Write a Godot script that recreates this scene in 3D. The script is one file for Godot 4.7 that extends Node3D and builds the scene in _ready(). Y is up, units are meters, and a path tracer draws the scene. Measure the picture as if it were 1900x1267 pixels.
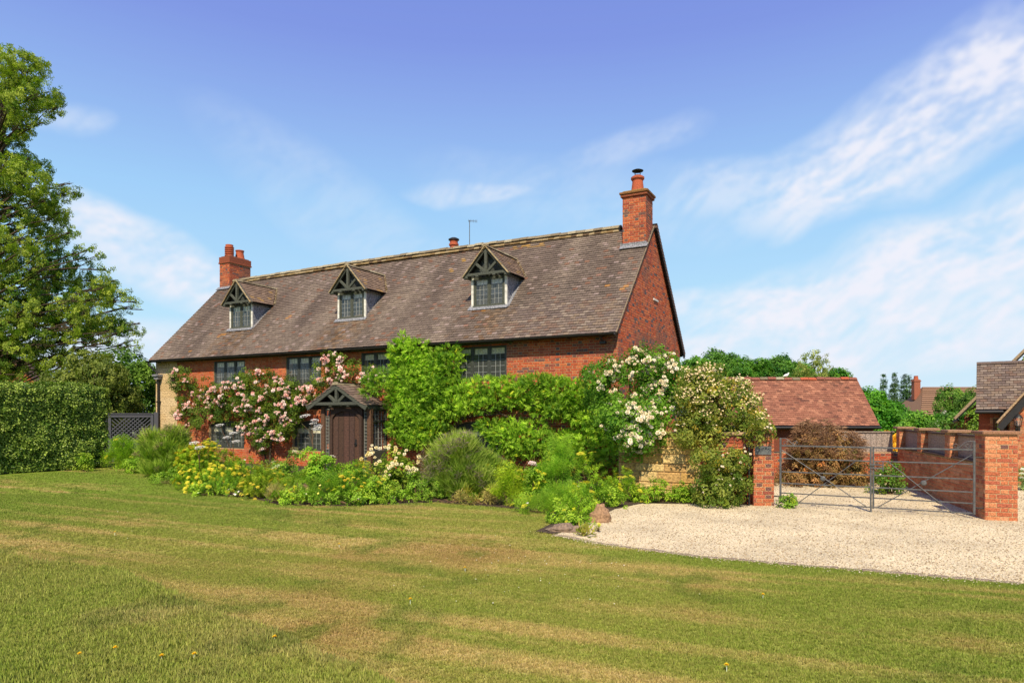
extends Node3D
# A brick farmhouse behind a lawn. Metres, y up; the camera stands at the origin at eye height and looks along -z.

const EYE := 1.75
const PX := 1247.0          # focal length of the photograph in its own pixels
const HOR := 772.0          # row of the horizon
const HL := 19.6            # length of the house
const HW := 6.6             # depth of the house
const SLOPE := 1.042        # rise of the main roof
const EAVE := 3.97
const OVER := 0.28
var rng := RandomNumberGenerator.new()
var noi := FastNoiseLite.new()
var house: Node3D
var M := {}
var SP := {}
var used := {}
var lime := 0.0             # share of fresh lime green in the border's leaves
var gaps := -2.0             # more than -1: foliage is left open where a noise falls below it
var lawn_img: Image
var bed_poly := PackedVector2Array()
var drive_poly := PackedVector2Array()

# ---------------------------------------------------------------- mesh builder
class B:
	var v := PackedVector3Array()
	var n := PackedVector3Array()
	var c := PackedColorArray()
	var col := Color.WHITE
	func t3(a: Vector3, b: Vector3, d: Vector3, na: Vector3, nb: Vector3, nd: Vector3) -> void:
		v.append(a); v.append(d); v.append(b)
		n.append(na); n.append(nd); n.append(nb)
		c.append(col); c.append(col); c.append(col)
	func tri(a: Vector3, b: Vector3, d: Vector3) -> void:
		var nn := (b - a).cross(d - a).normalized()
		t3(a, b, d, nn, nn, nn)
	func quad(a: Vector3, b: Vector3, d: Vector3, e: Vector3) -> void:
		var nn := (d - a).cross(e - b).normalized()
		t3(a, b, d, nn, nn, nn)
		t3(a, d, e, nn, nn, nn)
	func qo(a: Vector3, b: Vector3, d: Vector3, e: Vector3, mid: Vector3) -> void:
		if (d - a).cross(e - b).dot((a + d) * 0.5 - mid) < 0.0:
			quad(a, e, d, b)
		else:
			quad(a, b, d, e)
	func to(a: Vector3, b: Vector3, d: Vector3, mid: Vector3) -> void:
		if (b - a).cross(d - a).dot(a - mid) < 0.0:
			tri(a, d, b)
		else:
			tri(a, b, d)
	func box(t: Transform3D, s: Vector3) -> void:
		var h := s * 0.5
		var p: Array[Vector3] = []
		for i in 8:
			p.append(t * Vector3(h.x if i & 1 else -h.x, h.y if i & 2 else -h.y, h.z if i & 4 else -h.z))
		for f in [[0, 1, 3, 2], [4, 5, 7, 6], [0, 1, 5, 4], [2, 3, 7, 6], [0, 2, 6, 4], [1, 3, 7, 5]]:
			qo(p[f[0]], p[f[1]], p[f[2]], p[f[3]], t.origin)
	func bx(x0: float, x1: float, y0: float, y1: float, z0: float, z1: float) -> void:
		box(Transform3D(Basis(), Vector3(x0 + x1, y0 + y1, z0 + z1) * 0.5), Vector3(x1 - x0, y1 - y0, z1 - z0))
	# a box with every edge chamfered
	func cb(t: Transform3D, s: Vector3, ch: float) -> void:
		var h := s * 0.5
		var k := minf(ch, minf(h.x, minf(h.y, h.z)) * 0.45)
		var px: Array[Vector3] = []; var py: Array[Vector3] = []; var pz: Array[Vector3] = []
		for i in 8:
			var g := Vector3(1.0 if i & 1 else -1.0, 1.0 if i & 2 else -1.0, 1.0 if i & 4 else -1.0)
			px.append(t * (g * Vector3(h.x, h.y - k, h.z - k)))
			py.append(t * (g * Vector3(h.x - k, h.y, h.z - k)))
			pz.append(t * (g * Vector3(h.x - k, h.y - k, h.z)))
			to(px[i], py[i], pz[i], t.origin)
		for f in [[0, 2, 6, 4], [1, 3, 7, 5]]: qo(px[f[0]], px[f[1]], px[f[2]], px[f[3]], t.origin)
		for f in [[0, 1, 5, 4], [2, 3, 7, 6]]: qo(py[f[0]], py[f[1]], py[f[2]], py[f[3]], t.origin)
		for f in [[0, 1, 3, 2], [4, 5, 7, 6]]: qo(pz[f[0]], pz[f[1]], pz[f[2]], pz[f[3]], t.origin)
		for e in [[0, 1], [2, 3], [4, 5], [6, 7]]: qo(py[e[0]], py[e[1]], pz[e[1]], pz[e[0]], t.origin)
		for e in [[0, 2], [1, 3], [4, 6], [5, 7]]: qo(px[e[0]], px[e[1]], pz[e[1]], pz[e[0]], t.origin)
		for e in [[0, 4], [1, 5], [2, 6], [3, 7]]: qo(px[e[0]], px[e[1]], py[e[1]], py[e[0]], t.origin)
	func cx(x0: float, x1: float, y0: float, y1: float, z0: float, z1: float, ch := 0.006) -> void:
		cb(Transform3D(Basis(), Vector3(x0 + x1, y0 + y1, z0 + z1) * 0.5), Vector3(x1 - x0, y1 - y0, z1 - z0), ch)
	# a chamfered bar from p to q: w across, h in the direction of up
	func bar(p: Vector3, q: Vector3, w: float, h: float, up := Vector3.UP, ch := 0.005) -> void:
		var d := (q - p).normalized()
		var u := (up - d * up.dot(d)).normalized()
		cb(Transform3D(Basis(d.cross(u) * -1.0, u, d * -1.0).orthonormalized(), (p + q) * 0.5), Vector3(w, h, p.distance_to(q)), ch)
	func tube(p: Array, r: Array, sides := 6) -> void:
		var rings: Array = []
		var norms: Array = []
		for i in p.size():
			var a: Vector3 = p[maxi(i - 1, 0)]
			var b: Vector3 = p[mini(i + 1, p.size() - 1)]
			var d := (b - a).normalized()
			var u := d.cross(Vector3.RIGHT if absf(d.x) < 0.9 else Vector3.UP).normalized()
			var w := d.cross(u)
			var ring: Array = []; var nr: Array = []
			for k in sides:
				var g := u * cos(TAU * k / sides) + w * sin(TAU * k / sides)
				ring.append(p[i] + g * r[i]); nr.append(g)
			rings.append(ring); norms.append(nr)
		for i in p.size() - 1:
			for k in sides:
				var m := (k + 1) % sides
				t3(rings[i][k], rings[i][m], rings[i + 1][m], norms[i][k], norms[i][m], norms[i + 1][m])
				t3(rings[i][k], rings[i + 1][m], rings[i + 1][k], norms[i][k], norms[i + 1][m], norms[i + 1][k])
		for e in [0, p.size() - 1]:
			for k in sides:
				to(p[e], rings[e][k], rings[e][(k + 1) % sides], p[1] if e == 0 else p[e - 1])
	# profile: Array of Vector2(radius, height)
	func lathe(t: Transform3D, pr: Array, sides := 16) -> void:
		for i in pr.size() - 1:
			var a: Vector2 = pr[i]; var b: Vector2 = pr[i + 1]
			var nn := Vector2(b.y - a.y, a.x - b.x).normalized()
			for k in sides:
				var f := Vector3(cos(TAU * k / sides), 0, sin(TAU * k / sides))
				var g := Vector3(cos(TAU * (k + 1) / sides), 0, sin(TAU * (k + 1) / sides))
				var nf := (t.basis * (f * nn.x + Vector3.UP * nn.y)).normalized()
				var ng := (t.basis * (g * nn.x + Vector3.UP * nn.y)).normalized()
				var y1 := Vector3.UP * a.y; var y2 := Vector3.UP * b.y
				t3(t * (f * a.x + y1), t * (g * b.x + y2), t * (g * a.x + y1), nf, ng, ng)
				t3(t * (f * a.x + y1), t * (f * b.x + y2), t * (g * b.x + y2), nf, nf, ng)
	# poly in the xy plane, from z0 to z1
	func prism(poly: PackedVector2Array, z0: float, z1: float, t := Transform3D()) -> void:
		var ix := Geometry2D.triangulate_polygon(poly)
		for i in range(0, ix.size(), 3):
			var a := poly[ix[i]]; var b := poly[ix[i + 1]]; var d := poly[ix[i + 2]]
			if (b - a).cross(d - a) < 0.0:
				var s := b; b = d; d = s
			tri(t * Vector3(a.x, a.y, z1), t * Vector3(b.x, b.y, z1), t * Vector3(d.x, d.y, z1))
			tri(t * Vector3(a.x, a.y, z0), t * Vector3(d.x, d.y, z0), t * Vector3(b.x, b.y, z0))
		var turn := -1.0 if Geometry2D.is_polygon_clockwise(poly) else 1.0
		for i in poly.size():
			var a := poly[i]; var b := poly[(i + 1) % poly.size()]
			if turn < 0.0:
				var s := a; a = b; b = s
			quad(t * Vector3(a.x, a.y, z0), t * Vector3(b.x, b.y, z0), t * Vector3(b.x, b.y, z1), t * Vector3(a.x, a.y, z1))
	# a leaf folded along its midrib
	func leaf(p: Vector3, d: Vector3, up: Vector3, l: float, w: float, fold := 0.25, droop := 0.15) -> void:
		var dd := d.normalized()
		var s := dd.cross(up).normalized()
		var u := s.cross(dd).normalized()
		var m := p + dd * l * 0.45 + u * l * 0.06
		var tip := p + dd * l - u * l * droop
		var a := m + s * w * 0.5 + u * w * fold * 0.5
		var b := m - s * w * 0.5 + u * w * fold * 0.5
		tri(p, a, tip)
		tri(p, tip, b)
	func mesh(m: Material = null) -> ArrayMesh:
		var am := ArrayMesh.new()
		var ar := []
		ar.resize(Mesh.ARRAY_MAX)
		ar[Mesh.ARRAY_VERTEX] = v
		ar[Mesh.ARRAY_NORMAL] = n
		ar[Mesh.ARRAY_COLOR] = c
		am.add_surface_from_arrays(Mesh.PRIMITIVE_TRIANGLES, ar)
		if m: am.surface_set_material(0, m)
		return am

# ---------------------------------------------------------------- small helpers
func C(r: float, g: float, b: float) -> Color:        # an sRGB colour as linear values, for vertices and copies
	return Color(r / 255.0, g / 255.0, b / 255.0).srgb_to_linear()
func S(r: float, g: float, b: float) -> Color:
	return Color(r / 255.0, g / 255.0, b / 255.0)
func rf(a: float, b: float) -> float:
	return rng.randf_range(a, b)
func V(x: float, y: float, z: float) -> Vector3:
	return Vector3(x, y, z)
func ball() -> Vector3:
	while true:
		var p := Vector3(rf(-1, 1), rf(-1, 1), rf(-1, 1))
		if p.length_squared() < 1.0 and p.length_squared() > 0.01:
			return p.normalized()
	return Vector3.UP
func at(u: float, d: float, h := 0.0) -> Vector3:     # a point d metres ahead in the direction of column u
	return Vector3((u - 950.0) / PX * d, h, -d)
func hgt(v: float, d: float) -> float:
	return EYE - (v - HOR) / PX * d
func wall_s(u: float, off: float) -> float:           # metres along the house front, from its right corner, of column u
	var k := (u - 950.0) / PX
	return (2.858 - 0.4703 * off - k * (18.0 - 0.8825 * off)) / (0.8825 + 0.4703 * k)
func on_wall(u: float, v: float, off := 0.0) -> Vector3:   # in the house's own axes
	var s := wall_s(u, off)
	return Vector3(-s, hgt(v, 18.0 - 0.8825 * off + 0.4703 * s), off)

func numbered(called: String) -> String:
	if not used.has(called):
		used[called] = 0
		return called
	used[called] += 1
	return "%s_%03d" % [called, used[called]]
func thing(called: String, label: String, category: String, where := Vector3.ZERO, turn := 0.0, group := "") -> Node3D:
	var o := Node3D.new()
	o.name = numbered(called)
	add_child(o, true)
	o.position = where
	o.rotation.y = turn
	o.set_meta("label", label)
	o.set_meta("category", category)
	if group: o.set_meta("group", group)
	return o
func put(called: String, m: Mesh, mat: Material, parent: Node, t := Transform3D()) -> MeshInstance3D:
	var o := MeshInstance3D.new()
	o.name = called
	o.mesh = m
	o.transform = t
	if mat: o.material_override = mat
	parent.add_child(o, true)
	return o
func obj(called: String, b: B, mat: Material, parent: Node) -> MeshInstance3D:
	return put(called, b.mesh(), mat, parent)
func struct(called: String, m: Mesh, mat: Material, label: String) -> MeshInstance3D:
	var o := put(called, m, mat, self)
	o.set_meta("kind", "structure")
	o.set_meta("label", label)
	return o
func scatter(called: String, m: Mesh, mat: Material, xf: Array, cols: Array, parent: Node) -> MultiMeshInstance3D:
	var mm := MultiMesh.new()
	mm.transform_format = MultiMesh.TRANSFORM_3D
	mm.use_colors = true
	mm.mesh = m
	mm.instance_count = xf.size()
	for i in xf.size():
		mm.set_instance_transform(i, xf[i])
		mm.set_instance_color(i, cols[i])
	var o := MultiMeshInstance3D.new()
	o.name = called
	o.multimesh = mm
	o.material_override = mat
	o.set_meta("kind", "stuff")
	parent.add_child(o, true)
	return o

# ---------------------------------------------------------------- materials
func grain(sd: int, freq: float, lo: float, hi: float, octaves := 4, size := 256, power := 1.0) -> ImageTexture:
	var f := FastNoiseLite.new()
	f.seed = sd
	f.frequency = freq
	f.fractal_octaves = octaves
	f.noise_type = FastNoiseLite.TYPE_SIMPLEX
	var im := f.get_seamless_image(size, size)
	im.convert(Image.FORMAT_RGB8)
	for y in size:
		for x in size:
			var g := lerpf(lo, hi, pow(im.get_pixel(x, y).r, power))
			im.set_pixel(x, y, Color(g, g, g))
	return ImageTexture.create_from_image(im)
func mat(called: String, col: Color, rough := 0.9, tex: Texture2D = null, scale := 1.0, bump: Texture2D = null, depth := 0.0, metal := 0.0) -> StandardMaterial3D:
	var m := StandardMaterial3D.new()
	m.resource_name = called
	m.albedo_color = col
	m.roughness = rough
	m.metallic = metal
	m.vertex_color_use_as_albedo = true
	if tex or bump:
		m.uv1_triplanar = true
		m.uv1_world_triplanar = true
		m.uv1_scale = Vector3.ONE * scale
	if tex: m.albedo_texture = tex
	if bump:
		m.heightmap_enabled = true
		m.heightmap_texture = bump
		m.heightmap_scale = depth
	M[called] = m
	return m
func leafy(called: String, light: Color, rough := 0.55) -> StandardMaterial3D:
	var m := mat(called, Color.WHITE, rough)
	m.backlight_enabled = true
	m.backlight = light
	m.metallic_specular = 0.35
	return m

func materials() -> void:
	var g_fine := grain(11, 0.06, 0.62, 1.16, 5)
	var g_soft := grain(12, 0.02, 0.72, 1.12, 4)
	var g_rough := grain(13, 0.03, 0.0, 1.0, 5)
	var g_speck := grain(14, 0.12, 0.35, 1.25, 3)
	mat("brick", Color.WHITE, 0.92, g_fine, 2.2, g_rough, 1.2)
	mat("mortar", S(192, 162, 122), 0.95, g_fine, 1.7, g_rough, 1.5)
	mat("mortar_grey", S(192, 158, 126), 0.95, g_fine, 1.7, g_rough, 1.5)
	mat("tile", Color.WHITE, 0.88, g_fine, 1.6, g_rough, 1.0)
	mat("ridge", Color.WHITE, 0.95, g_speck, 1.3, g_rough, 2.0)
	mat("stone", Color.WHITE, 0.95, g_fine, 1.1, g_rough, 2.0)
	mat("timber", S(80, 84, 74), 0.75, g_fine, 1.4, g_rough, 0.6)
	mat("frame", S(66, 70, 66), 0.55, g_soft, 1.4)
	mat("black_iron", S(34, 33, 34), 0.5, g_soft, 2.0)
	mat("oak", Color.WHITE, 0.8, g_fine, 1.2, g_rough, 0.8)
	mat("lead", S(150, 152, 160), 0.62, g_speck, 0.45)
	mat("came", S(158, 160, 158), 0.6)
	mat("blind", S(232, 228, 196), 0.95, g_soft, 2.0)
	mat("curtain", S(120, 132, 158), 0.95, g_soft, 3.0)
	mat("dark", S(30, 27, 25), 0.95)
	mat("plaster", S(120, 112, 100), 0.95)
	mat("floor_boards", S(72, 52, 38), 0.7)
	mat("terracotta", S(186, 92, 58), 0.85, g_fine, 1.5, g_rough, 0.8)
	mat("steel", S(100, 101, 102), 0.45, g_soft, 2.0, null, 0.0, 0.25)
	mat("bark", S(92, 76, 58), 0.95, g_speck, 1.5, g_rough, 3.0)
	mat("twig", S(120, 92, 68), 0.95, g_fine, 2.0)
	mat("soil", S(84, 66, 48), 1.0, g_speck, 0.9, g_rough, 4.0)
	mat("boards", Color.WHITE, 0.85, g_fine, 1.1, g_rough, 0.6)
	mat("slate", S(92, 96, 98), 0.7, g_soft, 2.0)
	mat("paint_white", S(226, 224, 216), 0.7, g_soft, 1.0)
	mat("petal", Color.WHITE, 0.7)
	M.petal.backlight_enabled = true
	M.petal.backlight = Color(0.35, 0.3, 0.3)
	leafy("leaf", Color(0.8, 0.9, 0.3))
	leafy("leaf_dull", Color(0.5, 0.5, 0.25), 0.7)
	leafy("leaf_gloss", Color(0.6, 0.7, 0.25), 0.42)
	leafy("grass", Color(0.55, 0.6, 0.25), 0.65)
	mat("pebble", Color.WHITE, 0.95, g_fine, 6.0)
	var gl := StandardMaterial3D.new()
	gl.resource_name = "glass"
	gl.albedo_color = Color(0.9, 0.95, 0.95, 0.06)
	gl.transparency = BaseMaterial3D.TRANSPARENCY_ALPHA
	gl.roughness = 0.04
	gl.metallic_specular = 0.6
	M["glass"] = gl
	# brick tones that single bricks are made of
	var tones := [[194, 92, 54], [202, 104, 64], [184, 86, 54], [208, 114, 68], [170, 80, 58], [198, 102, 72], [158, 84, 66], [122, 84, 78], [104, 88, 90], [200, 88, 38], [202, 120, 78], [212, 138, 94], [190, 106, 70], [218, 152, 112], [182, 98, 70]]
	for i in tones.size():
		mat("brick_%d" % i, S(tones[i][0], tones[i][1], tones[i][2]), 0.92, g_fine, 2.2, g_rough, 1.2)
	var tt := [[120, 104, 94], [132, 115, 103], [110, 94, 86], [144, 128, 115], [124, 100, 86], [136, 117, 100], [118, 102, 95]]
	for i in tt.size():
		mat("tile_%d" % i, S(tt[i][0], tt[i][1], tt[i][2]), 0.88, g_fine, 1.6, g_rough, 1.0)
	var st := [[214, 172, 100], [220, 186, 118], [200, 158, 92], [222, 190, 128], [206, 164, 104]]
	for i in st.size():
		mat("stone_%d" % i, S(st[i][0], st[i][1], st[i][2]), 0.95, g_fine, 1.1, g_rough, 2.0)
	for i in 3:
		mat("ashlar_%d" % i, [S(222, 192, 144), S(214, 184, 134), S(228, 200, 156)][i], 0.95, g_fine, 1.1, g_rough, 2.0)
	for i in 4:
		mat("ridge_%d" % i, [S(178, 164, 134), S(160, 146, 120), S(190, 178, 150), S(146, 130, 104)][i], 0.95, g_speck, 1.3, g_rough, 2.0)
	for i in 3:
		mat("barn_%d" % i, [S(162, 100, 80), S(148, 90, 74), S(180, 120, 96)][i], 0.9, g_fine, 1.6, g_rough, 1.0)

# ---------------------------------------------------------------- sky
func make_sky() -> PanoramaSkyMaterial:
	var w := 2048
	var h := 1024
	var im := Image.create(w, h, false, Image.FORMAT_RGB8)
	im.fill(S(110, 112, 92))
	var a := FastNoiseLite.new(); a.seed = 5; a.frequency = 0.05; a.fractal_octaves = 5; a.fractal_gain = 0.55
	var b := FastNoiseLite.new(); b.seed = 8; b.frequency = 0.018; b.fractal_octaves = 3
	var wv := FastNoiseLite.new(); wv.seed = 21; wv.frequency = 0.035; wv.fractal_octaves = 2
	# banks of cirrus: azimuth, elevation, half widths, tilt, strength
	var banks := [[33.5, 21.0, 8.0, 3.3, 27.0, 1.0], [27.5, 18.6, 7.5, 3.0, 14.0, 0.95], [20.0, 18.2, 7.0, 1.7, 4.0, 0.55], [24.6, 16.3, 3.4, 1.3, 38.0, 0.75], [35.0, 11.6, 9.0, 2.9, 12.0, 1.0], [27.0, 8.8, 11.0, 2.6, 6.0, 0.95], [33.0, 6.0, 12.0, 2.2, 3.0, 0.9], [20.0, 4.6, 10.0, 2.0, 0.0, 0.8],
		[10.0, 21.5, 5.0, 1.2, 10.0, 0.35], [-3.0, 18.3, 4.6, 0.6, 2.0, 0.6], [-28.5, 11.8, 7.0, 2.0, -22.0, 0.9], [-24.0, 10.2, 4.6, 1.3, -25.0, 0.75], [-34.0, 20.8, 2.6, 0.8, 6.0, 0.5],
		[-26.0, 5.0, 14.0, 2.0, 3.0, 0.7], [15.8, 9.0, 3.6, 0.9, 6.0, 0.7], [8.0, 17.5, 12.0, 2.4, -8.0, 0.22], [-14.0, 16.0, 10.0, 2.6, -30.0, 0.22]]
	for y in 508:
		var el := 90.0 - (y + 0.5) / h * 180.0
		var base: Color
		if el > 40.0: base = S(116, 136, 218).lerp(S(100, 122, 206), clampf((el - 40.0) / 50.0, 0, 1))
		elif el > 29.0: base = S(130, 154, 229).lerp(S(116, 136, 218), (el - 29.0) / 11.0)
		elif el > 17.0: base = S(162, 208, 250).lerp(S(130, 154, 229), (el - 17.0) / 12.0)
		elif el > 8.0: base = S(188, 229, 254).lerp(S(162, 208, 250), (el - 8.0) / 9.0)
		else: base = S(220, 239, 250).lerp(S(188, 229, 254), el / 8.0)
		for x in w:
			var az := (x + 0.5) / w * 360.0
			if az > 180.0: az -= 360.0
			var wx := wv.get_noise_2d(az * 2.0, el * 3.0)
			var m := 0.0
			if absf(az) < 62.0:
				for k in banks:
					var dx: float = az - k[0]
					var dy: float = el - k[1] + wx * 1.2
					if absf(dx) > k[2] * 2.2: continue
					var cs := cos(deg_to_rad(k[4])); var sn := sin(deg_to_rad(k[4]))
					var p: float = (dx * cs + dy * sn) / k[2]
					var q: float = (dy * cs - dx * sn) / k[3]
					var r2 := p * p + q * q
					if r2 < 3.0: m = maxf(m, k[5] * clampf(1.3 - r2 * 0.6, 0.0, 1.0))
			else:
				m = clampf((b.get_noise_2d(az, el * 2.5) + 0.1) * 2.2, 0.0, 0.9) * clampf((absf(az) - 62.0) / 12.0, 0.0, 1.0) * clampf((178.0 - absf(az)) / 12.0, 0.0, 1.0)
			var c := base
			if m > 0.003:
				var al := az * 0.92 + el * 0.39 + wx * 1.6
				var ac := el * 0.92 - az * 0.39 + wx * 1.2
				var s := a.get_noise_2d(al * 2.2, ac * 5.5) * 0.5 + 0.5
				var s2 := a.get_noise_2d(al * 6.0 + 300.0, ac * 17.0) * 0.5 + 0.5
				var s3 := a.get_noise_2d(al * 15.0 + 700.0, ac * 34.0) * 0.5 + 0.5
				var k2 := clampf((s * 0.45 + s2 * 0.33 + s3 * 0.22 - 0.35) * 3.8, 0.0, 1.0)
				c = base.lerp(S(244, 243, 252), clampf(m * (0.3 + 0.7 * k2), 0.0, 0.93))
			im.set_pixel(x, y, c)
	var sk := PanoramaSkyMaterial.new()
	sk.panorama = ImageTexture.create_from_image(im)
	sk.energy_multiplier = 1.0
	return sk
func never(_x: float, _y: float) -> bool:
	return false
func always(_x: float, _y: float) -> bool:
	return true

# ---------------------------------------------------------------- brickwork
func unit_brick(sd: int) -> ArrayMesh:     # 1 x 1 face, chamfered, a little irregular; depth 30 mm behind z = 0
	rng.seed = sd
	var b := B.new()
	var o: Array[Vector3] = []; var i: Array[Vector3] = []; var k: Array[Vector3] = []
	for g in [[-1, -1], [1, -1], [1, 1], [-1, 1]]:
		var p := V(g[0] * 0.5 * rf(0.97, 1.0), g[1] * 0.5 * rf(0.94, 1.0), 0)
		o.append(p + V(0, 0, -0.004))
		i.append(V(p.x - g[0] * 0.022, p.y - g[1] * 0.06, rf(-0.001, 0.001)))
		k.append(p + V(0, 0, -0.03))
	b.quad(i[0], i[1], i[2], i[3])
	for e in 4:
		var f := (e + 1) % 4
		b.quad(o[e], o[f], i[f], i[e])
		b.quad(k[e], k[f], o[f], o[e])
	return b.mesh()

# bricks of a wall l long from v0 to v1 in Flemish bond: [x0, x1, y of the course]
func bond(l: float, v0: float, v1: float, course := 0.075, openings: Array = []) -> Array:
	var out: Array = []
	var row := 0
	var y := v0
	while y + course * 0.6 < v1:
		var x := -0.16875 if row % 2 else 0.0
		var header := false
		while x < l:
			var w := 0.1125 if header else 0.225
			header = not header
			var parts: Array = [[maxf(x, 0.0), minf(x + w, l)]]
			for op in openings:
				var sp := span(op, y + course * 0.5)
				if sp.y <= sp.x: continue
				var nx: Array = []
				for p in parts:
					if sp.x >= p[1] or sp.y <= p[0]: nx.append(p)
					else:
						if sp.x > p[0]: nx.append([p[0], sp.x])
						if sp.y < p[1]: nx.append([sp.y, p[1]])
				parts = nx
			for p in parts:
				if p[1] - p[0] > 0.035: out.append([p[0], p[1], y])
			x += w
		row += 1
		y += course
	return out
# an opening [x0, x1, y0, y1, rise]: how much of height y it takes (an arch takes its ring of bricks too)
func span(op: Array, y: float) -> Vector2:
	var grow: float = 0.0 if op[4] == 0.0 else 0.15
	if y < op[2] or y > op[3] + op[4] + grow: return Vector2.ZERO
	if y < op[3] + grow * 0.2: return Vector2(op[0], op[1])
	var half: float = (op[1] - op[0]) * 0.5
	var k := clampf((y - op[3]) / (op[4] + grow), 0.0, 1.0)
	var r := (half + 0.06) * sqrt(1.0 - k)
	return Vector2((op[0] + op[1]) * 0.5 - r, (op[0] + op[1]) * 0.5 + r)

func brick_tone(mode: int, header: bool) -> int:
	var r := rng.randf()
	if mode == 5: return [10, 12, 14, 7, 5, 10, 12, 6][rng.randi() % 8]
	if mode == 4: return [11, 13, 10, 13, 11, 10, 12, 11][rng.randi() % 8]  # panel wall only: brick colour lightened to stand in for sunlight on its face
	if mode == 2: return 10 + rng.randi() % 5 if r > 0.012 else 7
	if mode == 3: return [3, 1, 3, 9, 5, 1, 3, 9, 0, 6, 8, 3][rng.randi() % 12]
	if mode == 1: return [0, 1, 3, 9, 5, 1, 9, 3][rng.randi() % 8]
	if header and r < 0.17: return [7, 8][rng.randi() % 2]
	if r < 0.04: return 7
	return [0, 1, 2, 2, 4, 5, 6, 0, 3, 4][rng.randi() % 10]

# lays bricks on a plane: t takes (along, up, out) to the parent's axes; the first singles of the list are parts of their own
func lay(list: Array, t: Transform3D, parent: Node, singles: int, mode := 0, course := 0.075, called := "brick") -> void:
	var b := B.new()
	var shape: Array = SP.bricks
	for k in list.size():
		var q: Array = list[k]
		var w: float = q[1] - q[0] - 0.009
		var md: int = q[3] if q.size() > 3 else mode
		var tone := brick_tone(md, w < 0.15)
		var tr := t * Transform3D(Basis.from_euler(V(rf(-0.02, 0.02), rf(-0.015, 0.015), rf(-0.006, 0.006))) * Basis.from_scale(V(w, course - 0.009, 1)), V((q[0] + q[1]) * 0.5, q[2] + course * 0.5, rf(-0.003, 0.002)))
		if k < singles:
			put(called, shape[k % shape.size()], M["brick_%d" % tone], parent, tr)
		else:
			var base: Color = M["brick_%d" % tone].albedo_color.srgb_to_linear()
			var wx := noi.get_noise_2d(tr.origin.x * 55.0 + tr.origin.z * 55.0 + 20.0, tr.origin.y * 40.0)
			append(b, shape[k % shape.size()], tr, base.lerp(C(120, 92, 80), clampf(wx * 1.5 - 0.1, 0.0, 0.6)) * rf(0.85, 1.12))
	if b.v.size():
		obj("brickwork", b, M.brick, parent).set_meta("kind", "stuff")
func append(b: B, m: ArrayMesh, t: Transform3D, col: Color) -> void:
	var ar := m.surface_get_arrays(0)
	var vs: PackedVector3Array = ar[Mesh.ARRAY_VERTEX]
	var ns: PackedVector3Array = ar[Mesh.ARRAY_NORMAL]
	var nb := t.basis.inverse().transposed()
	for i in vs.size():
		b.v.append(t * vs[i])
		b.n.append((nb * ns[i]).normalized())
		b.c.append(col)

# a wall slab 0..l, v0..v1 with openings; its face lies 7 mm behind z = 0 and its back at -thick
func slab(l: float, v0: float, v1: float, openings: Array, thick: float) -> B:
	var b := B.new()
	var cuts: Array = [0.0, l]
	for op in openings:
		var n := 8 if op[4] > 0.0 else 1
		for i in n + 1: cuts.append(lerpf(op[0], op[1], float(i) / n))
	cuts.sort()
	var z := -0.007
	for i in cuts.size() - 1:
		var xa: float = cuts[i]; var xb: float = cuts[i + 1]
		if xb - xa < 0.002: continue
		var mid := (xa + xb) * 0.5
		var here: Array = []
		for op in openings:
			if mid > op[0] and mid < op[1]: here.append(op)
		here.sort_custom(func(p, q): return p[2] < q[2])
		var ya := v0; var yb := v0
		for op in here + [null]:
			var na: float = v1 if op == null else op[2]
			b.quad(V(xa, ya, z), V(xb, yb, z), V(xb, na, z), V(xa, na, z))
			b.quad(V(xb, yb, -thick), V(xa, ya, -thick), V(xa, na, -thick), V(xb, na, -thick))
			if op != null:
				b.quad(V(xa, na, z), V(xb, na, z), V(xb, na, -thick), V(xa, na, -thick))
				ya = arch_y(op, xa); yb = arch_y(op, xb)
				b.quad(V(xb, yb, z), V(xa, ya, z), V(xa, ya, -thick), V(xb, yb, -thick))
	for op in openings:
		b.quad(V(op[0], op[2], z), V(op[0], op[2], -thick), V(op[0], op[3], -thick), V(op[0], op[3], z))
		b.quad(V(op[1], op[2], -thick), V(op[1], op[2], z), V(op[1], op[3], z), V(op[1], op[3], -thick))
	b.quad(V(0, v1, z), V(l, v1, z), V(l, v1, -thick), V(0, v1, -thick))
	b.quad(V(0, v0, -thick), V(0, v0, z), V(0, v1, z), V(0, v1, -thick))
	b.quad(V(l, v0, z), V(l, v0, -thick), V(l, v1, -thick), V(l, v1, z))
	return b
func arch_y(op: Array, x: float) -> float:
	var half: float = (op[1] - op[0]) * 0.5
	var k: float = (x - (op[0] + op[1]) * 0.5) / half
	return op[3] + op[4] * (1.0 - k * k)

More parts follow.
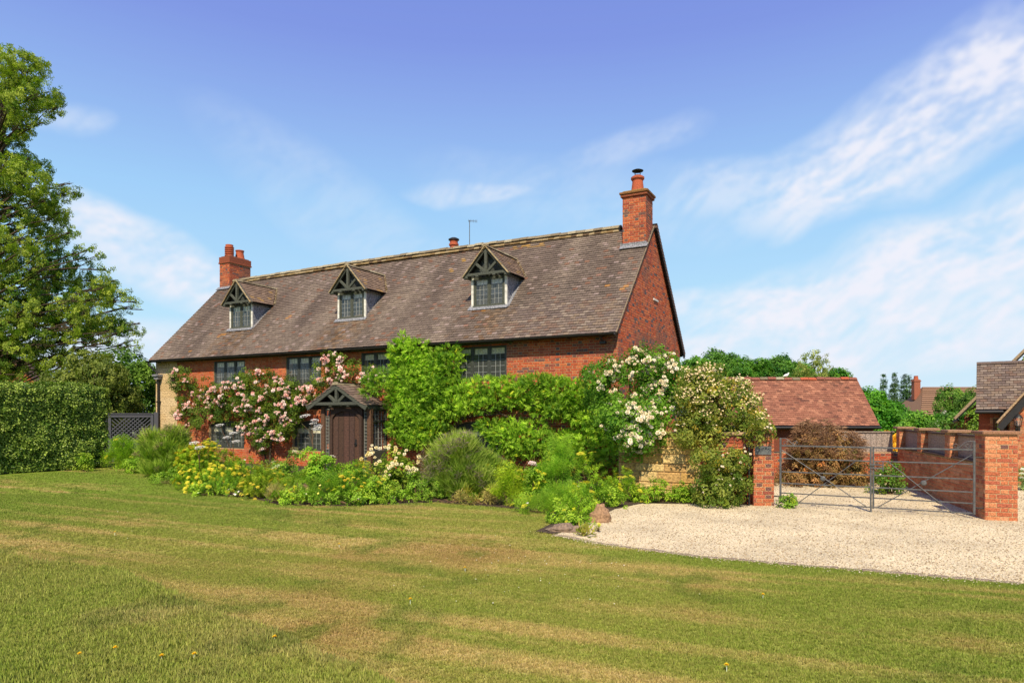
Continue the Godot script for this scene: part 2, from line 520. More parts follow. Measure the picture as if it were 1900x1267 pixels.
# ---------------------------------------------------------------- windows
# a leaded casement window in the plane z, its lights side by side; blind: how far the roller blind hangs down (share)
func window(parent: Node, x0: float, x1: float, y0: float, y1: float, z: float, lights: int, cols: int, rows: int, blind: float, cloth: String, rise := 0.0, fm := "frame") -> void:
	var f := B.new()
	var fw := 0.055
	f.cx(x0, x0 + fw, y0, y1, z - 0.05, z + 0.01)
	f.cx(x1 - fw, x1, y0, y1, z - 0.05, z + 0.01)
	f.cx(x0 + fw, x1 - fw, y1 - fw, y1, z - 0.05, z + 0.008)
	f.cx(x0 - 0.02, x1 + 0.02, y0 - 0.03, y0 + 0.03, z - 0.05, z + 0.045)
	if rise > 0.0:
		var poly := PackedVector2Array([Vector2(x0, y1 - 0.01), Vector2(x1, y1 - 0.01)])
		for i in 9:
			var x := lerpf(x1, x0, i / 8.0)
			poly.append(Vector2(x, y1 + 0.004 + rise * (1.0 - pow((x - (x0 + x1) * 0.5) / ((x1 - x0) * 0.5), 2))))
		f.prism(poly, z - 0.05, z - 0.006)
	var lw := (x1 - x0 - fw * 2.0 + fw) / lights
	for i in range(1, lights):
		var xm := x0 + fw + lw * i - fw
		f.cx(xm, xm + fw, y0 + 0.03, y1 - fw, z - 0.05, z + 0.006)
	var wf := obj("window", f, M[fm], parent)
	var w: Node3D = wf if parent == house else parent     # a dormer's window parts hang on the dormer: no fourth level
	var yb := y0 + 0.03
	var yt := y1 - fw
	for i in lights:
		var a := x0 + fw + lw * i
		var e := a + lw - fw
		var cs := B.new()
		var cw := 0.035
		cs.cx(a + 0.003, a + cw, yb + 0.003, yt - 0.003, z - 0.032, z - 0.004, 0.004)
		cs.cx(e - cw, e - 0.003, yb + 0.003, yt - 0.003, z - 0.032, z - 0.004, 0.004)
		cs.cx(a + cw, e - cw, yt - cw, yt - 0.003, z - 0.032, z - 0.004, 0.004)
		cs.cx(a + cw, e - cw, yb + 0.003, yb + cw, z - 0.032, z - 0.004, 0.004)
		obj("casement", cs, M[fm], w)
		var p := B.new()
		p.quad(V(a + cw, yb + cw, z - 0.02), V(e - cw, yb + cw, z - 0.02), V(e - cw, yt - cw, z - 0.02), V(a + cw, yt - cw, z - 0.02))
		obj("pane", p, M.glass, w)
		var l := B.new()
		for k in range(1, cols):
			var x := lerpf(a + cw, e - cw, float(k) / cols)
			l.bx(x - 0.004, x + 0.004, yb + cw, yt - cw, z - 0.024, z - 0.012)
		for k in range(1, rows):
			var y := lerpf(yb + cw, yt - cw, float(k) / rows)
			l.bx(a + cw, e - cw, y - 0.004, y + 0.004, z - 0.0235, z - 0.0115)
		obj("leading", l, M.came, w)
		if blind > 0.0:
			var c := B.new()
			var yl := lerpf(yt, yb, blind * rf(0.94, 1.03))
			var n := 12
			for k in n:
				var xa := lerpf(a + 0.01, e - 0.01, float(k) / n)
				var xb := lerpf(a + 0.01, e - 0.01, float(k + 1) / n)
				var za := z - 0.09 + (0.012 if k % 2 else 0.0)
				var zb := z - 0.09 + (0.0 if k % 2 else 0.012)
				c.quad(V(xa, yl, za), V(xb, yl, zb), V(xb, yt + 0.02, zb), V(xa, yt + 0.02, za))
			obj("blind", c, M.paint_white if cloth == "curtain" else M[cloth], w)
	if cloth == "curtain":
		var bk := B.new()
		bk.bx(x0, x1, y0, y1, z - 0.5, z - 0.45)
		obj("room_wall", bk, M.curtain, w)

# ---------------------------------------------------------------- tiles
func unit_tile(w := 0.162, l := 0.25, th := 0.018) -> ArrayMesh:     # lies in xy, tail at y = 0, up-slope +y, face +z
	var b := B.new()
	var c := 0.004
	var ys := [0.0, l * 0.4, l]
	var zs := [th, th + c, th]
	for i in 2:
		b.quad(V(-w / 2, ys[i], zs[i]), V(w / 2, ys[i], zs[i]), V(w / 2, ys[i + 1], zs[i + 1]), V(-w / 2, ys[i + 1], zs[i + 1]))
		b.quad(V(w / 2, ys[i], 0), V(w / 2, ys[i + 1], 0), V(w / 2, ys[i + 1], zs[i + 1]), V(w / 2, ys[i], zs[i]))
		b.quad(V(-w / 2, ys[i + 1], 0), V(-w / 2, ys[i], 0), V(-w / 2, ys[i], zs[i]), V(-w / 2, ys[i + 1], zs[i + 1]))
	b.quad(V(-w / 2, 0, 0), V(w / 2, 0, 0), V(w / 2, 0, th), V(-w / 2, 0, th))
	return b.mesh()

# Tiles on a slope. o: left end of the eave, xd along it, up the slope's direction. reach(row) gives [x0, x1]. col(x, y): linear colour. skip(x, y)
func tiled(parent: Node, o: Vector3, xd: Vector3, up: Vector3, rows: int, gauge: float, pitch: float, reach: Callable, col: Callable, skip: Callable, singles: Callable = never, tones := "tile_", ntones := 7, many := "tiling") -> void:
	var nn := xd.cross(up).normalized()
	var xf: Array = []; var cols: Array = []
	var tilt := Basis(xd, up, nn) * Basis(Vector3.RIGHT, -0.21)
	var tile: ArrayMesh = SP.tile
	for r in rows:
		var e: Array = reach.call(r)
		var x: float = e[0] + (pitch * 0.5 if r % 2 else 0.0)
		var start := x
		while x - pitch * 0.5 < e[1] - 0.02:
			var w := pitch
			var cx := x
			if x + pitch * 0.5 > e[1]:
				w = e[1] - (x - pitch * 0.5); cx = x - pitch * 0.5 + w * 0.5
			if r % 2 and x == start and pitch > 0.1:
				# a half tile closes the verge
				_tile(parent, o, xd, up, nn, tilt, e[0] + pitch * 0.25, r * gauge, 0.5, col, skip, singles, tones, ntones, xf, cols, tile)
				x += pitch * 0.5
				cx = x
				if x + pitch * 0.5 > e[1]: w = e[1] - (x - pitch * 0.5); cx = x - pitch * 0.5 + w * 0.5
			elif x == start:
				x += pitch * 0.5; cx = x
			if w > 0.03:
				_tile(parent, o, xd, up, nn, tilt, cx, r * gauge, w / pitch, col, skip, singles, tones, ntones, xf, cols, tile)
			x += pitch
	if xf.size(): scatter(many, tile, M.tile, xf, cols, parent)
func _tile(parent: Node, o: Vector3, xd: Vector3, up: Vector3, nn: Vector3, tilt: Basis, x: float, y: float, w: float, col: Callable, skip: Callable, singles: Callable, tones: String, ntones: int, xf: Array, cols: Array, tile: ArrayMesh) -> void:
	if skip.call(x, y): return
	var sag := noi.get_noise_2d(x * 5.0 + 40.0, y * 9.0) * 0.035
	var p := o + xd * x + up * (y + rf(-0.005, 0.005) + noi.get_noise_2d(x * 9.0, y * 30.0) * 0.012) + nn * (0.012 + sag + rf(0.0, 0.005))
	var t := Transform3D(tilt * Basis.from_euler(V(rf(-0.02, 0.015), rf(-0.02, 0.02), rf(-0.018, 0.018))) * Basis.from_scale(V(w * rf(0.97, 1.0), 1, 1)), p)
	if singles.call(x, y):
		put("roof_tile", tile, M[tones + str(rng.randi() % ntones)], parent, t)
	else:
		xf.append(t); cols.append(col.call(x, y))

func house_tile(x: float, y: float) -> Color:
	# weathered purple-brown plain tiles, paler and browner streaks, ochre lichen high up and to the right
	var n1 := noi.get_noise_2d(x * 75.0, y * 12.0)
	var n2 := noi.get_noise_2d(x * 40.0 + 99.0, y * 16.0)
	var c := C(118, 102, 92).lerp(C(146, 130, 116), clampf(rng.randf() * 0.7 + n2 * 0.8, 0, 1))
	c = c.lerp(C(88, 74, 66), clampf(n1 * 0.9 + rng.randf() * 0.35, 0, 0.75))
	if rng.randf() < 0.05: c = c.lerp(C(168, 148, 142), 0.6)
	if rng.randf() < 0.05: c = c.lerp(C(140, 92, 66), 0.6)
	for xc in [-4.49, -10.03, -15.61]:
		var dx: float = x - HL * 0.0 - xc
		if absf(dx) < 1.0 and y < 1.55 and rng.randf() < 0.55 + n2:
			c = c.lerp([C(116, 84, 48), C(140, 112, 84), C(90, 68, 44)][rng.randi() % 3], clampf(0.75 - absf(dx) * 0.5, 0, 1))
	var li := noi.get_noise_2d(x * 60.0 - 70.0, y * 70.0)
	if li > 0.5 and y > 3.4 and x > -9.0: c = c.lerp(C(190, 146, 60), rf(0.3, 0.8))
	elif li > 0.62: c = c.lerp(C(196, 136, 56), 0.6)
	return c * rf(0.9, 1.1)

# ---------------------------------------------------------------- house
func make_house() -> void:
	house = thing("brick_farmhouse", "long red brick farmhouse with steep brown tiled roof and three dormers", "house", V(2.858, 0, -18.0), -deg_to_rad(28.06))
	var ups: Array = [[14.42, 16.12], [10.66, 12.32], [7.23, 8.89], [3.42, 5.23]]
	var downs: Array = [[14.46, 16.39], [10.5, 12.0], [3.56, 5.38]]
	var ops: Array = []
	for q in ups: ops.append([HL - q[1], HL - q[0], 2.82, 3.86, 0.0])
	for q in downs: ops.append([HL - q[1], HL - q[0], 0.55, 1.42, 0.17])
	ops.append([HL - 9.3, HL - 8.2, 0.02, 1.95, 0.0])
	var shift := Transform3D(Basis(), V(-HL, 0, 0))
	# front wall: mortar, bricks proud of it
	var fw := put("front_wall", slab(HL - 0.012, -0.3, 4.2, ops, 0.32).mesh(), M.mortar, house, shift)
	var list := bond(HL - 1.33, 0.0, 4.13, 0.075, ops.map(func(o): return [o[0] - 1.33, o[1] - 1.33, o[2], o[3], o[4]]))
	var near: Array = []; var rest: Array = []
	for q in list:
		q[0] += 1.33; q[1] += 1.33
		var s: float = HL - (q[0] + q[1]) * 0.5
		q.append(1 if s > 6.0 else 0)
		if s < 3.42 and q[2] > 2.55: near.append(q)
		else: rest.append(q)
	rng.seed = 3
	lay(near + rest, Transform3D(), fw, 225)
	# arches of rubbed brick over the ground floor windows
	for q in downs:
		var xm: float = -(q[0] + q[1]) * 0.5
		var half: float = (q[1] - q[0]) * 0.5
		var ring := B.new()
		var cnt := 24
		for i in cnt:
			var k := (i + 0.5) / cnt * 2.0 - 1.0
			var x := k * (half + 0.03)
			var y := 1.42 + 0.17 * (1.0 - k * k) + 0.006
			var ang := atan(-0.34 * k / half)
			var tr := Transform3D(Basis(Vector3.BACK, ang), V(xm + x, y, 0.006)) * Transform3D(Basis.from_scale(V(half * 2.0 / cnt * 0.86, 0.2, 1)), V(0, 0.1, 0))
			append(ring, SP.bricks[i % 4], tr, C(176, 82, 46) * rf(0.8, 1.15))
		obj("brick_arch", ring, M.brick, house)
	# ashlar at the far left end
	rng.seed = 5
	var row := 0
	var y0 := 0.0
	while y0 < 4.0:
		var hh: float = [0.30, 0.34, 0.28][row % 3]
		var xs: Array = [0.0, 0.62, 1.33] if row % 2 else [0.0, 0.36, 0.9, 1.33]
		for i in xs.size() - 1:
			var b := B.new()
			b.cx(xs[i] + 0.0015, xs[i + 1] - 0.0015, y0 + 0.0015, minf(y0 + hh, 4.12) - 0.0015, -0.03, 0.008 + rf(-0.001, 0.001), 0.003)
			put("stone", b.mesh(), M["ashlar_%d" % (rng.randi() % 3)], fw)
		y0 += hh
		row += 1
	# gable wall on the right, back and far walls
	var ridge_h := EAVE + SLOPE * (HW * 0.5 + OVER)
	var top := PackedVector2Array([Vector2(0.012, -0.3), Vector2(HW, -0.3), Vector2(HW, 4.2), Vector2(HW * 0.5, ridge_h - 0.06), Vector2(0.012, 4.2)])
	var tg := Transform3D(Basis(V(0, 0, -1), V(0, 1, 0), V(1, 0, 0)), V(0, 0, 0))
	var gb := B.new()
	gb.prism(top, -0.3, -0.007, tg)
	var gw := obj("gable_wall", gb, M.mortar_grey, house)
	var gl: Array = []
	for q in bond(HW, 0.0, ridge_h - 0.1):
		var yy: float = q[2] + 0.07
		var inset := maxf(0.0, (yy - 4.2) / (ridge_h - 0.06 - 4.2)) * HW * 0.5
		var a := maxf(q[0], inset); var e := minf(q[1], HW - inset)
		if e - a > 0.03: gl.append([a, e, q[2]])
	rng.seed = 7
	lay(gl, tg, gw, 0, 3)
	var fb := B.new()
	fb.prism(top, 0.0, 0.3, Transform3D(Basis(V(0, 0, -1), V(0, 1, 0), V(1, 0, 0)), V(-HL, 0, 0)))
	obj("far_gable_wall", fb, M.mortar, house)
	var bk := B.new()
	bk.bx(-HL + 0.3, -0.3, -0.3, 4.2, -HW, -HW + 0.3)
	obj("back_wall", bk, M.mortar, house)
	var fl := B.new()
	fl.bx(-HL + 0.3, -0.3, -0.3, 0.0, -HW + 0.3, -0.32)
	fl.bx(-HL + 0.3, -0.3, 2.45, 2.6, -HW + 0.3, -0.33)
	fl.bx(-HL + 0.3, -0.3, 0.0, 4.2, -3.4, -3.3)
	obj("floor", fl, M.floor_boards, house)
	# timber wall plate along the heads of the windows, gutter, pipes
	var wp := B.new()
	wp.bar(V(-18.27, 3.95, 0.03), V(-3.2, 3.95, 0.03), 0.06, 0.15, Vector3.UP)
	obj("wall_plate", wp, M.timber, house)
	var gu := B.new()
	var arc: Array = []
	for i in 7:
		var an := PI + PI * i / 6.0
		arc.append(Vector2(cos(an) * 0.058, sin(an) * 0.058))
	for i in 6:
		var p: Vector2 = arc[i]; var q: Vector2 = arc[i + 1]
		for side in [1.0, 0.9]:
			gu.quad(V(0.0, 3.95 + p.y * side, 0.345 + p.x * side), V(0.0, 3.95 + q.y * side, 0.345 + q.x * side), V(-HL - 0.06, 3.95 + q.y * side, 0.345 + q.x * side), V(-HL - 0.06, 3.95 + p.y * side, 0.345 + p.x * side))
	for i in 20:
		gu.bar(V(-0.4 - i * 0.99, 3.9, 0.04), V(-0.4 - i * 0.99, 3.89, 0.34), 0.03, 0.02)
	obj("gutter", gu, M.black_iron, house)
	var dp := B.new()
	dp.tube([V(-HL + 0.02, 3.92, 0.34), V(-HL + 0.04, 3.8, 0.34), V(-HL + 0.2, 3.55, 0.16), V(-HL + 0.28, 3.42, 0.12)], [0.035, 0.035, 0.035, 0.035], 8)
	dp.tube([V(-HL + 0.28, 3.2, 0.09), V(-HL + 0.28, 0.0, 0.09)], [0.042, 0.042], 10)
	for y in [2.3, 1.1]: dp.cx(-HL + 0.21, -HL + 0.35, y, y + 0.05, 0.0, 0.14)
	var pipe := obj("downpipe", dp, M.black_iron, house)
	var hp := B.new()
	hp.cx(-HL + 0.1, -HL + 0.46, 3.34, 3.42, 0.012, 0.25)
	hp.cx(-HL + 0.15, -HL + 0.41, 3.22, 3.34, 0.012, 0.2)
	obj("hopper", hp, M.lead, pipe)
	var dp2 := B.new()
	dp2.tube([V(-0.42, 3.88, 0.3), V(-0.42, 3.75, 0.06)], [0.03, 0.03], 8)
	dp2.cx(-0.5, -0.34, 3.7, 3.78, 0.01, 0.12)
	obj("gutter_outlet", dp2, M.black_iron, house)
	# windows
	for q in ups: window(house, -q[1], -q[0], 2.82, 3.86, -0.04, 3, 3, 5, 0.22, "blind")
	for q in downs: window(house, -q[1], -q[0], 0.55, 1.42, -0.1, 3 if q[1] - q[0] > 1.6 else 2, 3, 4, 0.26, "blind", 0.165)
	# roof
	var roof := B.new()
	var sl := Transform3D(Basis(V(0, 0, -1), V(0, 1, 0), V(1, 0, 0)), V(0, 0, 0))
	var rp := PackedVector2Array([Vector2(-OVER, EAVE - 0.0), Vector2(HW * 0.5, ridge_h), Vector2(HW + OVER, EAVE), Vector2(HW + OVER, EAVE - 0.1), Vector2(HW * 0.5, ridge_h - 0.14), Vector2(-OVER, EAVE - 0.08)])
	roof.prism(rp, -HL - 0.05, 0.03, sl)
	var rf_ := obj("roof", roof, M.dark, house)
	# rear roof: courses of tiles in one sheet with stepped edges
	var rr := B.new()
	rr.col = C(110, 84, 78)
	var upb := V(0, SLOPE, 1).normalized()
	for i in 44:
		var a := V(0, EAVE, -HW - OVER) + upb * (i * 0.1175)
		var e := a + upb * 0.15
		var nb := V(0, 1, -SLOPE).normalized()
		rr.qo(V(0.12, 0, 0) + a + nb * 0.035, V(-HL - 0.06, 0, 0) + a + nb * 0.035, V(-HL - 0.06, 0, 0) + e + nb * 0.012, V(0.12, 0, 0) + e + nb * 0.012, V(-5, 4, -3))
		rr.qo(V(0.12, 0, 0) + a, V(-HL - 0.06, 0, 0) + a, V(-HL - 0.06, 0, 0) + a + nb * 0.035, V(0.12, 0, 0) + a + nb * 0.035, V(-5, 8, 8))
		rr.bx(0.0, 0.12, a.y - 0.02, a.y + 0.06, a.z - 0.02, a.z + 0.1)
	obj("rear_tiling", rr, M.tile, rf_)
	var bb := B.new()
	bb.bar(V(0.09, EAVE - 0.12, -HW - OVER), V(0.09, ridge_h - 0.1, -HW * 0.5 - 0.05), 0.04, 0.17)
	obj("rear_bargeboard", bb, M.dark, house)
	var upv := V(0, SLOPE, -1).normalized()
	rng.seed = 9
	var in_dormer := func(x: float, y: float) -> bool:
		for xc in [4.49, 10.03, 15.61]:
			if absf(x - HL - 0.05 + xc) < 0.56 and y > 1.66 and y < 2.75: return true
		return false
	var close := func(x: float, y: float) -> bool: return y < 1.55 and x > HL + 0.05 - 3.52 and x < HL + 0.1
	tiled(rf_, V(-HL - 0.05, EAVE, OVER), Vector3.RIGHT, upv, 44, 0.1155, 0.168, func(_r): return [0.0, HL + 0.09], func(x, y): return house_tile(x - HL - 0.05, y), in_dormer, close)
	# pale mortar line along the right verge
	var vg := B.new()
	vg.col = C(160, 140, 114)
	for i in 30:
		var p := V(0.035, EAVE, OVER) + upv * (i * 0.17)
		vg.bar(p + V(rf(-0.006, 0.006), -0.005, 0), p + upv * 0.168, 0.028, 0.045)
	obj("verge_mortar", vg, M.ridge, house)
	# ridge tiles
	rng.seed = 12
	for i in 62:
		var b := B.new()
		var x0 := -HL - 0.04 + i * 0.3
		if x0 > -0.95: break
		var pts: Array = []
		for k in 7:
			var an := PI * k / 6.0
			pts.append(Vector2(cos(an) * 0.15, sin(an) * 0.115))
		for k in 6:
			var p: Vector2 = pts[k]; var q: Vector2 = pts[k + 1]
			b.quad(V(0, p.y, p.x), V(0.292, p.y, p.x), V(0.292, q.y, q.x), V(0, q.y, q.x))
			b.quad(V(0, p.y, p.x), V(0, q.y, q.x), V(0, q.y * 0.8, q.x * 0.8), V(0, p.y * 0.8, p.x * 0.8))
			b.quad(V(0.292, p.y, p.x), V(0.292, p.y * 0.8, p.x * 0.8), V(0.292, q.y * 0.8, q.x * 0.8), V(0.292, q.y, q.x))
		put("ridge_tile", b.mesh(), M["ridge_%d" % (rng.randi() % 4)], rf_, Transform3D(Basis.from_euler(V(rf(-0.05, 0.05), rf(-0.02, 0.02), rf(-0.015, 0.015))), V(x0, ridge_h - 0.005 + 0.09 * sin(PI * clampf(-x0 / HL, 0, 1)) + rf(-0.012, 0.012), -HW * 0.5)))
	# mortar bed and lichen crust under the ridge
	var rb := B.new()
	for i in 90:
		var x0 := -HL + i * 0.207
		if x0 > -0.95: break
		rb.col = [C(176, 150, 104), C(150, 122, 80), C(190, 168, 128), C(120, 96, 70)][rng.randi() % 4]
		var sg := 0.09 * sin(PI * clampf(-x0 / HL, 0, 1))
		rb.cb(Transform3D(Basis.from_euler(V(0.75, 0, rf(-0.05, 0.05))), V(x0, ridge_h - 0.09 + sg, -HW * 0.5 + 0.13)), V(rf(0.19, 0.23), 0.05, rf(0.07, 0.12)), 0.015)
		rb.cb(Transform3D(Basis(), V(x0, ridge_h - 0.04 + sg * 0.6, -HW * 0.5)), V(0.21, 0.12, 0.2), 0.02)
	obj("ridge_mortar", rb, M.ridge, rf_)
	for k in 3: dormer([4.49, 10.03, 15.61][k], k)
	chimney_right(ridge_h)
	chimney_left(ridge_h)
	var fp := B.new()
	fp.lathe(Transform3D(Basis(), V(-7.62, ridge_h - 0.1, -HW * 0.5 - 0.35)), [Vector2(0.15, 0), Vector2(0.145, 0.42), Vector2(0.18, 0.44), Vector2(0.18, 0.5), Vector2(0.15, 0.52), Vector2(0.15, 0.62), Vector2(0.1, 0.62)], 14)
	var fpo := obj("flue_pot", fp, M.terracotta, house)
	var fc := B.new()
	fc.lathe(Transform3D(Basis(), V(-7.62, ridge_h + 0.52, -HW * 0.5 - 0.35)), [Vector2(0.13, 0), Vector2(0.2, 0.02), Vector2(0.2, 0.06), Vector2(0.1, 0.11), Vector2(0.0, 0.12)], 14)
	obj("pot_cap", fc, M.black_iron, fpo)
	porch()

func dormer(xc: float, idx: int) -> void:
	var d := Node3D.new()
	d.name = "dormer"
	house.add_child(d, true)
	d.position = V(-xc, 0, -0.85)
	d.set_meta("label", ["dormer nearest the big chimney, two leaded casements under a braced gable", "middle dormer of the three, leaded casements under a braced gable", "dormer below the twin pot chimney with white leaded lights"][idx])
	var y0 := EAVE + SLOPE * (0.85 + OVER) - 0.02
	window(d, -0.56, 0.56, y0 + 0.04, y0 + 0.96, 0.02, 2, 3, 5 if idx < 2 else 4, 0.24 if idx == 2 else 0.2, "curtain" if idx < 2 else "blind", 0.0, "timber")
	var y1 := y0 + 0.96
	# lead cheeks, apron
	var ch := B.new()
	var back := (y1 + 0.08 - y0) / SLOPE
	for s in [-1, 1]:
		var tri := PackedVector2Array([Vector2(0.01, y0 - 0.02), Vector2(0.01, y1 + 0.1), Vector2(-back - 0.1, y1 + 0.1)])
		ch.prism(tri, s * 0.6 - 0.025, s * 0.6 + 0.025, Transform3D(Basis(V(0, 0, 1), V(0, 1, 0), V(-1, 0, 0)), Vector3.ZERO))
		for k in 3:
			ch.bar(V(s * 0.628, y0 + 0.1 + k * 0.0, -0.25 - k * 0.25), V(s * 0.628, y1 + 0.05, -0.25 - k * 0.25), 0.012, 0.02, Vector3.BACK)
	obj("lead_cheek", ch, M.lead, d)
	var post := B.new()
	for s in [-1, 1]: post.cx(s * 0.6 - 0.04, s * 0.6 + 0.04, y0, y1 + 0.05, -0.02, 0.035)
	obj("lead_edge", post, M.paint_white, d)
	var ap := B.new()
	var dn := V(0, -SLOPE, 1).normalized()
	var nn := V(0, 1, SLOPE).normalized()
	ap.cb(Transform3D(Basis(Vector3.RIGHT, -dn, nn), V(0, y0 - 0.0, 0.02) + dn * 0.07 + nn * 0.045), V(1.42, 0.16, 0.02), 0.008)
	for s in [-1, 1]:
		ap.cb(Transform3D(Basis(Vector3.RIGHT, -dn, nn), V(s * 0.68, y0, 0) - dn * 0.6 + nn * 0.03), V(0.1, 1.35, 0.012), 0.004)
	obj("lead_flashing", ap, M.lead, d)
	# gable truss
	var hw := 0.79
	var ye := y1 + 0.02
	var ya := ye + 0.86
	var zf := 0.2
	var tr := B.new()
	tr.bar(V(-0.72, ye + 0.03, zf), V(0.72, ye + 0.03, zf), 0.09, 0.085, Vector3.UP, 0.01)
	tr.bar(V(0, ye + 0.06, zf), V(0, ya - 0.1, zf), 0.09, 0.1, Vector3.BACK, 0.01)
	for s in [-1, 1]:
		tr.bar(V(s * 0.03, ye + 0.08, zf - 0.005), V(s * 0.4, ye + 0.4, zf - 0.005), 0.07, 0.085, Vector3.UP, 0.01)
		tr.bar(V(s * (hw + 0.02), ye - 0.06, zf + 0.01), V(s * 0.01, ya - 0.05, zf + 0.01), 0.07, 0.11, Vector3.UP, 0.01)
		tr.cx(s * 0.3 - 0.05, s * 0.3 + 0.05, ye - 0.06, ye - 0.01, -0.05, zf + 0.08, 0.012)
		tr.cx(s * 0.7 - 0.05, s * 0.7 + 0.05, ye - 0.08, ye + 0.06, -0.1, zf + 0.05, 0.012)
	obj("gable_truss", tr, M.timber, d)
	var bp := B.new()
	bp.prism(PackedVector2Array([Vector2(-0.7, ye), Vector2(0.7, ye), Vector2(0, ya - 0.08)]), -0.02, 0.02)
	obj("gable_recess", bp, M.frame, d)
	# roof
	var rb := B.new()
	var sl := sqrt(hw * hw + 0.86 * 0.86)
	var zr := -1.75      # where its ridge meets the main roof
	var ze := -0.9
	for s in [-1, 1]:
		var e := V(s * hw, ye - 0.02, 0); var a := V(0, ya - 0.02, 0)
		var nx := V(s * 0.86, hw, 0).normalized() * 0.035
		rb.qo(e + V(0, 0, zf + 0.06), a + V(0, 0, zf + 0.06), a + V(0, 0, zr), e + V(0, 0, ze), V(0, ye - 1, 0))
		rb.qo(e - nx + V(0, 0, zf + 0.06), a - nx + V(0, 0, zf + 0.06), a - nx + V(0, 0, zr), e - nx + V(0, 0, ze), V(0, ye + 5, 0))
	obj("dormer_roof", rb, M.dark, d)
	var vm := B.new()
	for s in [-1, 1]:
		for k in 7:
			vm.col = [C(186, 164, 122), C(168, 144, 104), C(200, 180, 142)][rng.randi() % 3]
			var p := V(s * (hw + 0.03), ye - 0.035, zf + 0.075).lerp(V(0, ya + 0.02, zf + 0.075), k / 7.0)
			var q := V(s * (hw + 0.03), ye - 0.035, zf + 0.075).lerp(V(0, ya + 0.02, zf + 0.075), (k + 0.97) / 7.0)
			vm.bar(p, q, 0.05, 0.035)
	obj("verge_mortar", vm, M.ridge, d)
	rng.seed = 40 + idx
	var g := func(x: float, y: float) -> Color:
		var c: Color = C(122, 100, 84).lerp(C(150, 126, 106), rng.randf())
		if rng.randf() < 0.1: c = C(172, 138, 86)
		return c * rf(0.85, 1.1)
	# right slope runs back along -z
	var up_r := V(-hw, 0.86, 0).normalized()
	tiled(d, V(hw, ye - 0.01, zf + 0.07), V(0, 0, -1), up_r, 10, 0.112, 0.165, func(r): return [0.0, zf + 0.07 - lerpf(ze, zr, r / 10.0) - 0.03], g, never)
	var up_l := V(hw, 0.86, 0).normalized()
	tiled(d, V(-hw, ye - 0.01, ze), V(0, 0, 1), up_l, 10, 0.112, 0.165, func(r): return [lerpf(0.0, zr - ze, r / 10.0), zf + 0.07 - ze], g, never)
	for k in 7:
		var b := B.new()
		for i in 5:
			var a0 := PI * i / 5.0; var a1 := PI * (i + 1) / 5.0
			b.quad(V(cos(a0) * 0.1, sin(a0) * 0.08, 0), V(cos(a0) * 0.1, sin(a0) * 0.08, -0.28), V(cos(a1) * 0.1, sin(a1) * 0.08, -0.28), V(cos(a1) * 0.1, sin(a1) * 0.08, 0))
			b.tri(V(0, 0, 0), V(cos(a0) * 0.1, sin(a0) * 0.08, 0), V(cos(a1) * 0.1, sin(a1) * 0.08, 0))
		put("ridge_tile", b.mesh(), M["ridge_%d" % (rng.randi() % 4)], d, Transform3D(Basis.from_euler(V(rf(-0.03, 0.03), 0, rf(-0.04, 0.04))), V(0, ya - 0.02 + rf(-0.006, 0.006), zf + 0.09 - k * 0.285)))
	# pale mortar along the right valley
	var vy := B.new()
	for k in 12:
		vy.col = [C(190, 168, 130), C(160, 134, 96), C(204, 186, 152)][rng.randi() % 3]
		for s in [-1, 1]:
			var p := V(s * hw, ye + 0.02, ze - 0.02).lerp(V(0, ya + 0.02, zr - 0.03), (k + 0.5) / 12.0)
			vy.cb(Transform3D(Basis.from_euler(V(rf(-0.3, 0.3), rf(-0.5, 0.5), s * 0.8)), p + V(0, 0.01, 0)), V(0.12, 0.03, rf(0.06, 0.1)), 0.01)
	obj("valley_mortar", vy, M.ridge, d)

func stack(called: String, label: String, x0: float, x1: float, z0: float, z1: float, y0: float, y1: float, singles: int) -> Node3D:
	var c := Node3D.new()
	c.name = called
	c.set_meta("label", label)
	house.add_child(c, true)
	var core := B.new()
	core.bx(x0 + 0.007, x1 - 0.007, y0, y1, z0 + 0.007, z1 - 0.007)
	obj("mortar_core", core, M.mortar, c)
	var w := x1 - x0
	var dz := z1 - z0
	var front := bond(w, y0, y1)
	front.reverse()
	lay(front, Transform3D(Basis(), V(x0, 0, z1)), c, singles)
	lay(bond(dz, y0, y1), Transform3D(Basis(V(0, 0, -1), Vector3.UP, V(1, 0, 0)), V(x1, 0, z1)), c, 0)
	lay(bond(dz, y0, y1), Transform3D(Basis(V(0, 0, 1), Vector3.UP, V(-1, 0, 0)), V(x0, 0, z0)), c, 0)
	lay(bond(w, y0, y1), Transform3D(Basis(V(-1, 0, 0), Vector3.UP, V(0, 0, -1)), V(x1, 0, z0)), c, 0)
	return c
